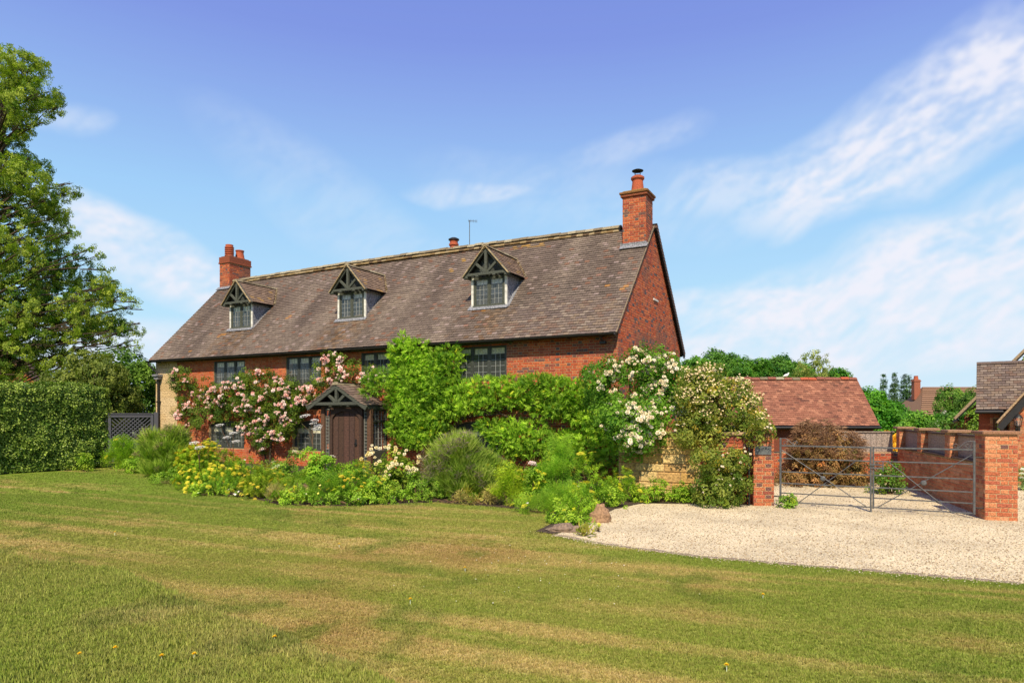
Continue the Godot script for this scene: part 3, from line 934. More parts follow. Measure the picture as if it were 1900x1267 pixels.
func chimney_right(rh: float) -> void:
	rng.seed = 21
	var c := stack("chimney", "tall brick chimney with one terracotta pot at the gable", -0.74, 0.004, -3.2, -2.5, 6.4, 8.42, 62)
	var cap := B.new()
	cap.col = C(150, 82, 50)
	cap.cx(-0.79, 0.05, 8.42, 8.5, -3.25, -2.45, 0.012)
	cap.col = C(140, 96, 52)
	cap.cx(-0.82, 0.08, 8.5, 8.575, -3.28, -2.42, 0.014)
	cap.col = C(160, 132, 66)
	cap.cx(-0.74, 0.0, 8.575, 8.62, -3.2, -2.5, 0.02)
	obj("chimney_cap", cap, M.brick, c)
	var pot := B.new()
	var t := Transform3D(Basis(), V(-0.37, 8.6, -2.85))
	pot.lathe(t, [Vector2(0.22, 0), Vector2(0.2, 0.05), Vector2(0.16, 0.38), Vector2(0.175, 0.4), Vector2(0.205, 0.44), Vector2(0.205, 0.49), Vector2(0.17, 0.52), Vector2(0.13, 0.52)], 20)
	obj("chimney_pot", pot, M.terracotta, c)
	var cow := B.new()
	cow.lathe(t, [Vector2(0.1, 0.5), Vector2(0.1, 0.56)], 14)
	for k in 4: cow.tube([t * V(cos(k * PI / 2 + 0.4) * 0.1, 0.52, sin(k * PI / 2 + 0.4) * 0.1), t * V(cos(k * PI / 2 + 0.4) * 0.12, 0.7, sin(k * PI / 2 + 0.4) * 0.12)], [0.008, 0.008], 5)
	cow.lathe(t, [Vector2(0.17, 0.685), Vector2(0.18, 0.7), Vector2(0.1, 0.735), Vector2(0.0, 0.745)], 16)
	obj("cowl", cow, M.black_iron, c)
	var fl := B.new()
	fl.cb(Transform3D(Basis(Vector3.RIGHT, 0.76), V(-0.37, 6.9, -2.44)), V(0.86, 0.02, 0.2), 0.006)
	fl.bx(-0.8, 0.02, 6.88, 7.02, -2.497, -2.48)
	obj("lead_flashing", fl, M.lead, c)
func chimney_left(rh: float) -> void:
	rng.seed = 22
	var c := stack("chimney", "brick chimney with two ribbed red pots at the far end", -HL + 0.02, -HL + 0.66, -4.15, -3.0, 6.9, 8.5, 0)
	var cap := B.new()
	cap.col = C(160, 84, 54)
	cap.cx(-HL - 0.02, -HL + 0.7, 8.5, 8.56, -4.19, -2.96, 0.01)
	cap.col = C(150, 78, 52)
	cap.cx(-HL + 0.0, -HL + 0.68, 8.56, 8.8, -4.17, -2.98, 0.01)
	cap.col = C(120, 84, 66)
	cap.cx(-HL + 0.06, -HL + 0.62, 8.8, 8.84, -4.1, -3.05, 0.01)
	obj("chimney_cap", cap, M.brick, c)
	var pot := B.new()
	var pr: Array = [Vector2(0.16, 0)]
	for k in 5:
		pr.append(Vector2(0.165, 0.09 * k + 0.04)); pr.append(Vector2(0.2, 0.09 * k + 0.05)); pr.append(Vector2(0.2, 0.09 * k + 0.085)); pr.append(Vector2(0.165, 0.09 * k + 0.1))
	pr.append(Vector2(0.165, 0.55)); pr.append(Vector2(0.14, 0.56)); pr.append(Vector2(0.12, 0.5))
	pot.lathe(Transform3D(Basis(), V(-HL + 0.34, 8.82, -3.26)), pr, 18)
	obj("chimney_pot", pot, M.terracotta, c)
	var p2 := B.new()
	p2.lathe(Transform3D(Basis(), V(-HL + 0.34, 8.82, -3.82)), [Vector2(0.24, 0), Vector2(0.2, 0.1), Vector2(0.165, 0.3), Vector2(0.17, 0.36), Vector2(0.19, 0.38), Vector2(0.19, 0.42), Vector2(0.15, 0.43), Vector2(0.13, 0.38)], 18)
	obj("chimney_pot", p2, M.terracotta, c)
	var fl := B.new()
	fl.cb(Transform3D(Basis(Vector3.RIGHT, 0.76), V(-HL + 0.34, 7.4, -2.93)), V(0.8, 0.02, 0.2), 0.006)
	obj("lead_flashing", fl, M.lead, c)

func porch() -> void:
	# x: along the front; the porch body spans -9.78 .. -7.86, its front 0.85 m ahead of the wall
	var xl := -9.78; var xr := -7.86; var xm := (xl + xr) * 0.5; var zf := 0.85
	var fr := Node3D.new()
	fr.name = "porch"
	house.add_child(fr, true)
	for p in [[xl, zf], [xr, zf]]:
		var b := B.new()
		b.col = C(104, 74, 54)
		b.cx(p[0] - 0.075, p[0] + 0.075, 0.0, 2.06, p[1] - 0.15, p[1], 0.012)
		obj("post", b, M.oak, fr)
	for s in [-1, 1]:
		var x: float = xl if s < 0 else xr
		var b := B.new()
		b.cx(x - 0.05, x + 0.05, 0.0, 0.66, 0.0, zf - 0.15, 0.008)
		b.cx(x - 0.05, x + 0.05, 1.92, 2.06, 0.0, zf - 0.15, 0.008)
		b.cx(x - 0.055, x + 0.055, 1.55, 1.62, 0.0, zf - 0.15, 0.008)
		b.cx(x - 0.055, x + 0.055, 0.66, 1.92, 0.0, 0.06, 0.008)
		obj("side_frame", b, M.timber, fr)
		var p := B.new()
		p.quad(V(x, 0.66, zf - 0.15), V(x, 0.66, 0.06), V(x, 1.92, 0.06), V(x, 1.92, zf - 0.15))
		obj("pane", p, M.glass, fr)
		var l := B.new()
		for k in range(1, 4): l.bx(x - 0.008, x + 0.008, 0.66, 1.92, 0.06 + k * 0.16 - 0.006, 0.06 + k * 0.16 + 0.006)
		for k in range(1, 7): l.bx(x - 0.0075, x + 0.0075, 0.66 + k * 0.19 - 0.006, 0.66 + k * 0.19 + 0.006, 0.06, zf - 0.15)
		obj("leading", l, M.came, fr)
	# glazed strips either side of the door
	for x in [xl + 0.16, xr - 0.16]:
		var l := B.new()
		l.col = C(196, 192, 182)
		l.bx(x - 0.07, x - 0.055, 0.3, 2.0, zf - 0.09, zf - 0.06)
		l.bx(x + 0.055, x + 0.07, 0.3, 2.0, zf - 0.09, zf - 0.06)
		for k in 16: l.bx(x - 0.055, x + 0.055, 0.34 + k * 0.108, 0.362 + k * 0.108, zf - 0.0895, zf - 0.0605)
		obj("glazed_strip", l, M.came, fr)
		var q := B.new()
		q.quad(V(x - 0.055, 0.3, zf - 0.08), V(x + 0.055, 0.3, zf - 0.08), V(x + 0.055, 2.0, zf - 0.08), V(x - 0.055, 2.0, zf - 0.08))
		obj("pane", q, M.glass, fr)
		var bb := B.new()
		bb.bx(x - 0.08, x + 0.08, 0.0, 0.3, zf - 0.12, zf - 0.04)
		obj("plinth", bb, M.timber, fr)
	# door with an arched frame
	var dw := 0.56
	var df := B.new()
	df.col = C(72, 50, 42)
	var outer := PackedVector2Array()
	for i in 13:
		var a := PI * i / 12.0
		outer.append(Vector2(xm + cos(a) * (dw + 0.1), 1.62 + sin(a) * 0.38))
	outer.append(Vector2(xm - dw - 0.1, 0.02)); outer.append(Vector2(xm - dw, 0.02))
	for i in 13:
		var a := PI - PI * i / 12.0
		outer.append(Vector2(xm + cos(a) * dw, 1.62 + sin(a) * 0.29))
	outer.append(Vector2(xm + dw, 0.02)); outer.append(Vector2(xm + dw + 0.1, 0.02))
	df.prism(outer, zf - 0.14, zf - 0.02)
	# board above the arch
	for s in [-1, 1]:
		var sp := PackedVector2Array([Vector2(xm + s * (dw + 0.1), 2.05), Vector2(xm, 2.05)])
		for i in 7:
			var a: float = PI * 0.5 - s * PI * 0.5 * i / 6.0
			sp.append(Vector2(xm + cos(a) * (dw + 0.1), 1.624 + sin(a) * 0.38))
		df.prism(sp, zf - 0.12, zf - 0.05)
	obj("door_frame", df, M.oak, fr)
	var door := Node3D.new()
	door.name = "front_door"
	house.add_child(door, true)
	for k in 5:
		var xa := xm - dw + k * dw * 0.4
		var xb := xa + dw * 0.4
		var pl := PackedVector2Array([Vector2(xa + 0.003, 0.04), Vector2(xb - 0.003, 0.04)])
		for i in 4:
			var x := lerpf(xb - 0.003, xa + 0.003, i / 3.0)
			pl.append(Vector2(x, 1.62 + 0.288 * sqrt(maxf(0.0, 1.0 - pow((x - xm) / dw, 2)))))
		var b := B.new()
		b.col = [C(88, 62, 50), C(80, 56, 46), C(94, 66, 54), C(84, 60, 50), C(90, 62, 48)][k]
		b.prism(pl, zf - 0.115, zf - 0.075 + rf(-0.003, 0.003))
		obj("plank", b, M.oak, door)
		if k < 4:
			var mo := B.new()
			mo.col = C(70, 48, 40)
			mo.cx(xb - 0.012, xb + 0.012, 0.06, 1.62 + 0.26 * sqrt(1.0 - pow((xb - xm) / dw, 2)), zf - 0.08, zf - 0.058, 0.006)
			obj("cover_strip", mo, M.oak, door)
	var hd := B.new()
	hd.cx(xm + 0.36, xm + 0.42, 0.78, 1.02, zf - 0.08, zf - 0.062)
	hd.lathe(Transform3D(Basis(Vector3.RIGHT, PI / 2), V(xm + 0.39, 0.86, zf - 0.065)), [Vector2(0.055, 0), Vector2(0.055, 0.015), Vector2(0.035, 0.02), Vector2(0.035, 0.0)], 14)
	obj("door_handle", hd, M.black_iron, door)
	var sd := B.new()
	for k in 4:
		for y in [0.5, 0.72, 1.3]:
			sd.cb(Transform3D(Basis(), V(xm - dw * 0.8 + k * dw * 0.4 + 0.06, y, zf - 0.072)), V(0.025, 0.025, 0.016), 0.006)
	obj("stud", sd, M.black_iron, door).set_meta("kind", "stuff")
	# roof: ridge at 2.8 m, eaves at 2.1
	var xc := -9.0
	var hw := 1.2; var ye := 2.06; var ya := 2.76; var zo := 1.09
	var rb := B.new()
	for s in [-1, 1]:
		var e := V(xc + s * hw, ye, 0); var a := V(xc, ya, 0)
		var nn := V(s * (ya - ye), hw, 0).normalized() * 0.04
		rb.qo(e + V(0, 0, 0), a, a + V(0, 0, zo), e + V(0, 0, zo), V(xc, 0, 0.5))
		rb.qo(e - nn, a - nn, a - nn + V(0, 0, zo), e - nn + V(0, 0, zo), V(xc, 9, 0.5))
	obj("porch_roof", rb, M.dark, fr)
	var tr := B.new()
	tr.bar(V(xc - 1.05, ye + 0.08, zo - 0.06), V(xc + 1.05, ye + 0.08, zo - 0.06), 0.1, 0.1, Vector3.UP, 0.012)
	tr.bar(V(xc, ye + 0.12, zo - 0.06), V(xc, ya - 0.1, zo - 0.06), 0.09, 0.11, Vector3.BACK, 0.012)
	for s in [-1, 1]:
		tr.bar(V(xc + s * 0.06, ye + 0.14, zo - 0.07), V(xc + s * 0.42, ye + 0.42, zo - 0.07), 0.08, 0.1, Vector3.UP, 0.012)
		tr.bar(V(xc + s * (hw + 0.04), ye - 0.07, zo - 0.03), V(xc + s * 0.01, ya - 0.06, zo - 0.03), 0.06, 0.16, Vector3.UP, 0.012)
		tr.bar(V(xc + s * (hw - 0.22), ye + 0.02, 0.0), V(xc + s * (hw - 0.22), ye + 0.02, zo - 0.1), 0.1, 0.1, Vector3.UP, 0.012)
		tr.bar(V(xc + s * (hw + 0.0), ye - 0.035, 0.02), V(xc + s * (hw + 0.0), ye - 0.035, zo), 0.03, 0.11, Vector3.UP, 0.006)
	obj("porch_truss", tr, M.timber, fr)
	var rc := B.new()
	rc.prism(PackedVector2Array([Vector2(xc - 1.0, ye + 0.05), Vector2(xc + 1.0, ye + 0.05), Vector2(xc, ya - 0.06)]), zf - 0.2, zf - 0.16)
	rc.bx(xl, xr, 2.05, 2.1, 0.0, zf - 0.02)
	obj("gable_recess", rc, M.frame, fr)
	rng.seed = 60
	var g := func(_x: float, _y: float) -> Color: return C(118, 96, 88).lerp(C(156, 136, 122), rng.randf()) * rf(0.85, 1.1)
	tiled(fr, V(xc + hw + 0.02, ye + 0.01, zo + 0.02), V(0, 0, -1), V(-hw, ya - ye, 0).normalized(), 12, 0.118, 0.165, func(_r): return [0.0, zo], g, never)
	tiled(fr, V(xc - hw - 0.02, ye + 0.01, 0.02), V(0, 0, 1), V(hw, ya - ye, 0).normalized(), 12, 0.118, 0.165, func(_r): return [0.0, zo], g, never)
	for k in 4:
		var b := B.new()
		for i in 6:
			var a0 := PI * i / 6.0; var a1 := PI * (i + 1) / 6.0
			b.quad(V(cos(a0) * 0.13, sin(a0) * 0.1, 0), V(cos(a0) * 0.13, sin(a0) * 0.1, -0.27), V(cos(a1) * 0.13, sin(a1) * 0.1, -0.27), V(cos(a1) * 0.13, sin(a1) * 0.1, 0))
			b.tri(V(0, 0, 0), V(cos(a0) * 0.13, sin(a0) * 0.1, 0), V(cos(a1) * 0.13, sin(a1) * 0.1, 0))
		put("ridge_tile", b.mesh(), M["ridge_%d" % k], fr, Transform3D(Basis.from_euler(V(0, 0, rf(-0.04, 0.04))), V(xc, ya - 0.02, zo + 0.03 - k * 0.275)))

# ---------------------------------------------------------------- foliage
func sprig(kind: String, sd: int) -> ArrayMesh:      # grows from the origin along +y, about 1 long
	rng.seed = sd
	var b := B.new()
	match kind:
		"pinnate":        # wisteria, ash: leaflets in pairs on a drooping stalk
			for k in 5:
				var t := 0.18 + k * 0.17
				var p := V(0, t - t * t * 0.18, t * t * 0.3)
				for s in [-1, 1]:
					b.col = Color.WHITE * rf(0.8, 1.15)
					b.leaf(p, V(s * 1.0, 0.55 + rf(-0.2, 0.2), rf(-0.1, 0.35)), V(0, -0.3, 1), rf(0.32, 0.42), 0.17, 0.3, rf(0.05, 0.3))
			b.leaf(V(0, 0.86, 0.28), V(0, 1, 0.4), V(0, -0.4, 1), 0.4, 0.17, 0.3, 0.2)
		"rose":
			for k in 7:
				var a := k * 2.4
				var p := V(cos(a) * 0.08, 0.15 + k * 0.11, sin(a) * 0.08)
				b.col = Color.WHITE * rf(0.75, 1.15)
				for s in 3:
					var g := a + (s - 1) * 0.9
					b.leaf(p + V(cos(a), 0.3, sin(a)) * 0.16, V(cos(g), rf(0.0, 0.7), sin(g)), Vector3.UP, rf(0.26, 0.36), 0.2, 0.25, rf(0.0, 0.3))
		"cluster":        # broad leaves all round a twig
			for k in 12:
				var a := k * 2.4 + rf(-0.3, 0.3)
				var t := 0.1 + k * 0.07
				b.col = Color.WHITE * rf(0.72, 1.18)
				b.leaf(V(cos(a) * 0.1, t, sin(a) * 0.1) * rf(0.8, 1.3), V(cos(a), rf(-0.2, 0.9), sin(a)), Vector3.UP, rf(0.36, 0.52), rf(0.22, 0.3), 0.2, rf(0.0, 0.3))
		"hedge":
			for k in 8:
				var a := k * 2.4
				b.col = Color.WHITE * rf(0.7, 1.2)
				b.leaf(V(cos(a) * 0.14, 0.1 + k * 0.09, sin(a) * 0.14), V(cos(a), rf(-0.3, 0.6), sin(a)), Vector3.UP, rf(0.34, 0.46), rf(0.28, 0.34), 0.2, rf(0.1, 0.35))
		"spiky":          # lavender, rosemary: thin upright shoots
			for k in 16:
				var a := k * 2.4
				var sp := rf(0.1, 0.42)
				b.col = Color.WHITE * rf(0.7, 1.2)
				var p := V(cos(a), 0, sin(a)) * rf(0.0, 0.1)
				var d := V(cos(a) * sp, 1, sin(a) * sp)
				b.leaf(p, d, V(cos(a), 0.3, sin(a)), rf(0.6, 1.05), 0.035, 0.2, -0.05)
				if k % 2 == 0:
					b.leaf(p + d * 0.3, d + V(rf(-0.6, 0.6), 0, rf(-0.6, 0.6)), Vector3.UP, 0.3, 0.04)
		"whorl":          # spurge: narrow leaves up a stem
			for k in 22:
				var a := k * 2.4
				var t := k / 22.0
				b.col = Color.WHITE * rf(0.75, 1.15)
				b.leaf(V(0, t * 0.85, 0), V(cos(a), 0.35 + t * 0.4, sin(a)), Vector3.UP, rf(0.24, 0.34) * (1.1 - t * 0.4), 0.075, 0.2, 0.12)
		"feather":        # fennel: a haze of threads
			for k in 40:
				var a := k * 2.4
				var t := 0.1 + k / 40.0 * 0.8
				b.col = Color.WHITE * rf(0.75, 1.2)
				b.leaf(V(0, t, 0) + V(cos(a), 0, sin(a)) * 0.05, V(cos(a), rf(0.1, 1.2), sin(a)), Vector3.UP, rf(0.22, 0.42), 0.02, 0.1, rf(-0.1, 0.2))
		"umbel":          # a flat head of small florets on stalks
			for k in 30:
				var r := sqrt(k / 30.0) * 0.5
				var a := k * 2.4
				b.col = Color.WHITE * rf(0.8, 1.12)
				var p := V(cos(a) * r, 0.5 - r * r * 0.5 + rf(-0.03, 0.03), sin(a) * r)
				var q := V(rf(-0.3, 0.3), 1, rf(-0.3, 0.3))
				for s in 3:
					b.leaf(p, V(cos(a + s * 2.1), rf(0.0, 0.4), sin(a + s * 2.1)), q, 0.1, 0.085, -0.1, 0.0)
		"bloom":          # an open double rose
			for ring in 3:
				var n := 6 - ring
				for k in n:
					var a := TAU * k / n + ring * 0.5
					b.col = Color.WHITE * rf(0.86, 1.06)
					b.leaf(V(cos(a), 0, sin(a)) * 0.06 + V(0, ring * 0.1, 0), V(cos(a), 0.3 + ring * 0.75, sin(a)), V(-cos(a) * 0.4, 1, -sin(a) * 0.4), 0.5 - ring * 0.07, 0.46 - ring * 0.06, -0.35, -0.1)
		"floret":         # a small simple flower seen as a star
			for k in 5:
				var a := TAU * k / 5
				b.leaf(Vector3.ZERO, V(cos(a), 0.35, sin(a)), Vector3.UP, 0.5, 0.4, -0.1, 0.0)
		"grass":
			for k in 8:
				var a := k * 2.4
				b.col = Color.WHITE * rf(0.7, 1.25)
				b.leaf(V(cos(a), 0, sin(a)) * rf(0.05, 0.45), V(cos(a + rf(-1, 1)) * rf(0.1, 0.8), 1, sin(a + rf(-1, 1)) * rf(0.1, 0.8)), V(cos(a), 0.2, sin(a)), rf(0.7, 1.15), 0.11, 0.2, rf(0.0, 0.3))
		"needle":         # a dead or dry twig spray
			for k in 14:
				var a := k * 2.4
				b.col = Color.WHITE * rf(0.7, 1.2)
				b.leaf(V(0, k * 0.05, 0), V(cos(a), rf(0.0, 1.0), sin(a)), Vector3.UP, rf(0.4, 0.8), 0.035, 0.2, rf(-0.1, 0.2))
	return b.mesh()

func sprigs() -> void:
	for k in ["pinnate", "rose", "cluster", "hedge", "spiky", "whorl", "feather", "umbel", "bloom", "floret", "grass", "needle"]:
		SP[k] = sprig(k, 500 + k.length() * 7)
	var bricks: Array = []
	for i in 5: bricks.append(unit_brick(100 + i))
	SP["bricks"] = bricks
	SP["tile"] = unit_tile()

func pose(p: Vector3, y: Vector3, s: float) -> Transform3D:
	var yy := y.normalized()
	var x := yy.cross(ball())
	if x.length() < 0.05: x = yy.cross(Vector3.RIGHT if absf(yy.x) < 0.8 else Vector3.BACK)
	x = x.normalized()
	return Transform3D(Basis(x * s, yy * s, x.cross(yy) * s), p)

# leaves over the surfaces of blobs [centre, radius (Vector3)]: fills xf and cols. lift: how far leaves turn upwards
func cover(blobs: Array, density: float, size: float, a: Color, b: Color, lift: float, xf: Array, cols: Array, lowest := 0.02, back := Vector3.ZERO, patch := 0.0) -> void:
	for i in blobs.size():
		var c: Vector3 = blobs[i][0]
		var r: Vector3 = blobs[i][1]
		var cnt := int(density * 4.2 * (r.x * r.y + r.y * r.z + r.x * r.z))
		var tone := rf(-0.25, 0.25)
		for k in cnt:
			var d := ball()
			if back != Vector3.ZERO and d.dot(back) > 0.35: continue
			var p := c + d * r * rf(0.72, 1.08)
			if p.y < lowest: continue
			var hid := false
			for j in range(maxi(0, i - 14), mini(blobs.size(), i + 15)):
				if j == i: continue
				var q: Vector3 = (p - blobs[j][0]) / blobs[j][1]
				if q.length_squared() < 0.5:
					hid = true
					break
			if hid: continue
			if gaps > -1.0 and noi.get_noise_3d(p.x * 110.0 + 400.0, p.y * 110.0, p.z * 110.0) < gaps: continue
			var t := clampf(rng.randf() * 0.8 + 0.1 + tone + noi.get_noise_3d(p.x * 80.0, p.y * 80.0, p.z * 80.0) * 0.5, 0, 1)
			xf.append(pose(p, d * (1.0 - lift) + Vector3.UP * lift + ball() * 0.45, size * rf(0.7, 1.25)))
			var cc := a.lerp(b, t) * rf(1.35, 2.0)
			if patch > 0.0 and rng.randf() < patch: cc = Color(cc.r * 1.7, cc.g * 1.2, cc.b * 0.9)
			cols.append(cc)

func dome(rx: float, h: float, rz: float, n: int, rs: float) -> Array:
	var out: Array = []
	for i in n:
		var d := ball()
		d.y = absf(d.y)
		var q := rf(0.55, 1.0)
		var r := rs * rf(0.75, 1.25)
		out.append([V(d.x * maxf(rx - r, 0.03) * q, maxf(d.y * (h - r) * q, r * 0.35), d.z * maxf(rz - r, 0.03) * q), V(r, r * rf(0.75, 1.0), r)])
	return out

func stems(parent: Node, tops: Array, r: float, m: Material, from := Vector3.ZERO, called := "stem") -> void:
	var b := B.new()
	for t in tops:
		var p: Vector3 = from + V(rf(-0.05, 0.05), 0, rf(-0.05, 0.05))
		var mid := p.lerp(t, 0.5) + V(0, 0.1 * p.distance_to(t), 0) + ball() * 0.06 * p.distance_to(t)
		b.tube([p, mid, t], [r, r * 0.7, r * 0.35], 5)
	if b.v.size(): obj(called, b, m, parent).set_meta("kind", "stuff")

# a shrub or border plant: leaf colours a..b, flowers [[sprig, colour, colour, share of leaves, size, called], ...]
func bush(called: String, label: String, category: String, where: Vector3, rx: float, h: float, rz: float, kind: String, a: Color, b: Color, density: float, size: float, flowers: Array = [], lift := 0.45, lm := "leaf", rs := 0.0) -> Node3D:
	var o := thing(called, label, category, where)
	a = a.lerp(C(132, 160, 44), lime); b = b.lerp(C(164, 180, 56), lime)
	var bl := dome(rx, h, rz, int(10 + 10.0 * rx * h), rs if rs > 0.0 else minf(minf(rx, rz), h) * 0.36)
	var xf: Array = []; var cols: Array = []
	cover(bl, density, size, a, b, lift, xf, cols, 0.02, Vector3.ZERO, 0.03)
	scatter("foliage", SP[kind], M[lm], xf, cols, o)
	var tops: Array = []
	for i in mini(10, bl.size()): tops.append(bl[i][0])
	stems(o, tops, 0.008 + 0.006 * h, M.twig)
	for f in flowers:
		var fx: Array = []; var fc: Array = []
		for i in int(xf.size() * f[3]):
			var t: Transform3D = xf[rng.randi() % xf.size()]
			for tries in 3:      # flowers stand at the outside of the plant
				var o2: Transform3D = xf[rng.randi() % xf.size()]
				if (o2.origin / V(rx, h, rz)).length_squared() > (t.origin / V(rx, h, rz)).length_squared(): t = o2
			var d := t.origin - V(0, h * 0.35, 0)
			if t.origin.y < h * 0.3 and rng.randf() < 0.75: continue
			fx.append(pose(t.origin + d.normalized() * size * 0.5, d.normalized() * 0.5 + Vector3.UP * 0.7 + ball() * 0.3, f[4] * rf(0.75, 1.2)))
			fc.append((f[1] as Color).lerp(f[2], rng.randf()))
		if fx.size(): scatter(f[5], SP[f[0]], M.petal, fx, fc, o)
	return o

# a tree: trunk and limbs to each mass of its crown. blobs in the tree's own axes
func tree(called: String, label: String, where: Vector3, trunk: float, blobs: Array, kind: String, a: Color, b: Color, density: float, size: float, lift := 0.2, lm := "leaf", fork := 0.3) -> Node3D:
	var o := thing(called, label, "tree", where)
	var top := 0.0
	var mid := Vector3.ZERO
	for q in blobs:
		top = maxf(top, q[0].y)
		mid += q[0] / blobs.size()
	var tk := B.new()
	tk.tube([V(0, -0.4, 0), V(trunk * 0.2, top * fork * 0.5, 0), V(mid.x * 0.2, top * fork, mid.z * 0.2), V(mid.x * 0.5, top * 0.62, mid.z * 0.5), V(mid.x * 0.7, top * 0.9, mid.z * 0.7)], [trunk * 1.25, trunk, trunk * 0.85, trunk * 0.5, trunk * 0.15], 10)
	obj("trunk", tk, M.bark, o)
	var lb := B.new()
	for q in blobs:
		var e: Vector3 = q[0]
		var f := clampf((e.y - 0.4 * Vector2(e.x - mid.x * 0.5, e.z - mid.z * 0.5).length()) / top, fork * 0.6, 0.86)
		var p := V(mid.x * f * 0.72, top * f, mid.z * f * 0.72)
		var m := p.lerp(e, 0.55) + V(0, 0.06, 0) * p.distance_to(e) + ball() * 0.1 * p.distance_to(e)
		var m2 := p.lerp(m, 0.5) + ball() * 0.05 * p.distance_to(e)
		lb.tube([p, m2, m, m.lerp(e, 0.6) + ball() * 0.04 * p.distance_to(e), e], [trunk * 0.17, trunk * 0.13, trunk * 0.08, trunk * 0.05, trunk * 0.025], 5)
		for k in 5:
			var d := ball()
			lb.tube([m.lerp(e, 0.6 + k * 0.08), e + d * q[1] * 0.35, e + d * q[1] * 0.7], [trunk * 0.04, trunk * 0.025, trunk * 0.01], 4)
	obj("limb", lb, M.bark, o).set_meta("kind", "stuff")
	var xf: Array = []; var cols: Array = []
	cover(blobs, density, size, a, b, lift, xf, cols, 0.3)
	scatter("crown", SP[kind], M[lm], xf, cols, o)
	return o

func crown(n: int, c: Vector3, r: Vector3, rs: float) -> Array:
	var out: Array = []
	for i in n:
		var d := ball()
		var q := rf(0.45, 1.0)
		var k := rs * rf(0.7, 1.3)
		out.append([c + d * (r - Vector3.ONE * k * 0.8) * q, V(k, k * rf(0.65, 0.9), k)])
	return out

# ---------------------------------------------------------------- ground
func inside(p: Vector2, poly: PackedVector2Array) -> bool:
	return Geometry2D.is_point_in_polygon(p, poly)
# the far side of the wall lies lower
func land(x: float, z: float) -> float:
	var a := clampf((-z - 17.9) / 4.0, 0.0, 1.0) * clampf((x - 5.2) / 2.0, 0.0, 1.0)
	return -0.9 * a * a * (3.0 - 2.0 * a)
# positive where the lawn by the camera is left longer
func long_grass(x: float, z: float) -> float:
	var zb := -8.63 + (x + 6.57) * 0.56 + 0.035 * (x + 6.57) * (x + 6.57) + noi.get_noise_2d(x * 22.0, 5.0) * 0.5
	return z - zb
func lawn_color(x: float, z: float) -> Color:
	var n1 := noi.get_noise_2d(x * 7.0, z * 7.0)
	var n2 := noi.get_noise_2d(x * 26.0 + 50.0, z * 26.0)
	var n3 := noi.get_noise_2d(x * 90.0 - 30.0, z * 90.0)
	var green := S(124, 148, 52)
	var olive := S(150, 153, 70)
	var straw := S(194, 170, 110)
	var brown := S(158, 124, 78)
	var lg := long_grass(x, z)
	var c: Color
	if lg > 0.0:
		c = S(140, 160, 62).lerp(S(172, 166, 88), clampf(0.35 + n1 * 0.9 + n2 * 0.6, 0, 1))
		c = c.lerp(S(190, 172, 118), clampf((n2 + n3 * 0.6 - 0.12) * 1.8, 0, 0.6))
	else:
		# wheel lines left by the mower, following a wide arc
		var w := z * 0.93 + x * -0.36 + 0.006 * x * x
		var lines := noi.get_noise_2d(w * 150.0, (x * 0.9 + z * 0.3) * 3.0)
		var band := noi.get_noise_2d(w * 20.0 + 300.0, (x * 0.9 + z * 0.3) * 2.0)
		var dry := 0.57 + n1 * 0.8 + band * 0.8
		var far := clampf((-z - 10.0) / 3.0, 0, 1)
		dry -= 0.5 * far
		dry -= clampf((x - 0.5) * 0.1, 0, 0.3)
		dry += 0.35 * clampf(1.0 + lg / 1.2, 0, 1)
		var wave := pow(0.5 + 0.5 * sin(w * 7.2 + noi.get_noise_2d(w * 30.0, x * 8.0) * 5.0), 5.0) * clampf(0.55 + noi.get_noise_2d(x * 20.0, z * 20.0 + 700.0) * 2.0, 0.0, 1.0)
		c = green.lerp(olive, clampf(dry + 0.2, 0, 1))
		c = c.lerp(straw, wave * 0.55)
		c = c.lerp(straw, clampf((dry - 0.3) * 1.0 + lines * 1.9 + n2 * 1.0 - 0.08, 0, 0.9))
		c = c.lerp(brown, clampf((n2 * 0.8 + n1 * 0.6 - 0.28) * 1.8, 0, 0.55))
	c = c.lerp(S(100, 122, 42), clampf((n3 + n2 * 0.4 - 0.22) * 1.6, 0, 0.6))
	return c

func grid(x0: float, x1: float, z0: float, z1: float, step: float, y: float, m: Material, keep: Callable = always) -> ArrayMesh:
	var st := SurfaceTool.new()
	st.begin(Mesh.PRIMITIVE_TRIANGLES)
	var nx := int(ceil((x1 - x0) / step)); var nz := int(ceil((z1 - z0) / step))
	for i in nx:
		for j in nz:
			var xa := lerpf(x0, x1, float(i) / nx); var xb := lerpf(x0, x1, float(i + 1) / nx)
			var za := lerpf(z0, z1, float(j) / nz); var zb := lerpf(z0, z1, float(j + 1) / nz)
			if not keep.call((xa + xb) * 0.5, (za + zb) * 0.5): continue
			for q in [[xa, za], [xb, za], [xb, zb], [xa, za], [xb, zb], [xa, zb]]:
				st.set_uv(Vector2((q[0] + 24.0) / 48.0, (q[1] + 34.0) / 48.0))
				st.set_color(Color.WHITE)
				st.add_vertex(V(q[0], y + land(q[0], q[1]), q[1]))
	st.generate_normals()
	st.set_material(m)
	return st.commit()
func flat(poly: PackedVector2Array, y: float) -> ArrayMesh:
	var b := B.new()
	var ix := Geometry2D.triangulate_polygon(poly)
	for i in range(0, ix.size(), 3):
		b.to(V(poly[ix[i]].x, y, poly[ix[i]].y), V(poly[ix[i + 1]].x, y, poly[ix[i + 1]].y), V(poly[ix[i + 2]].x, y, poly[ix[i + 2]].y), V(poly[ix[i]].x, y - 5.0, poly[ix[i]].y))
	return b.mesh()

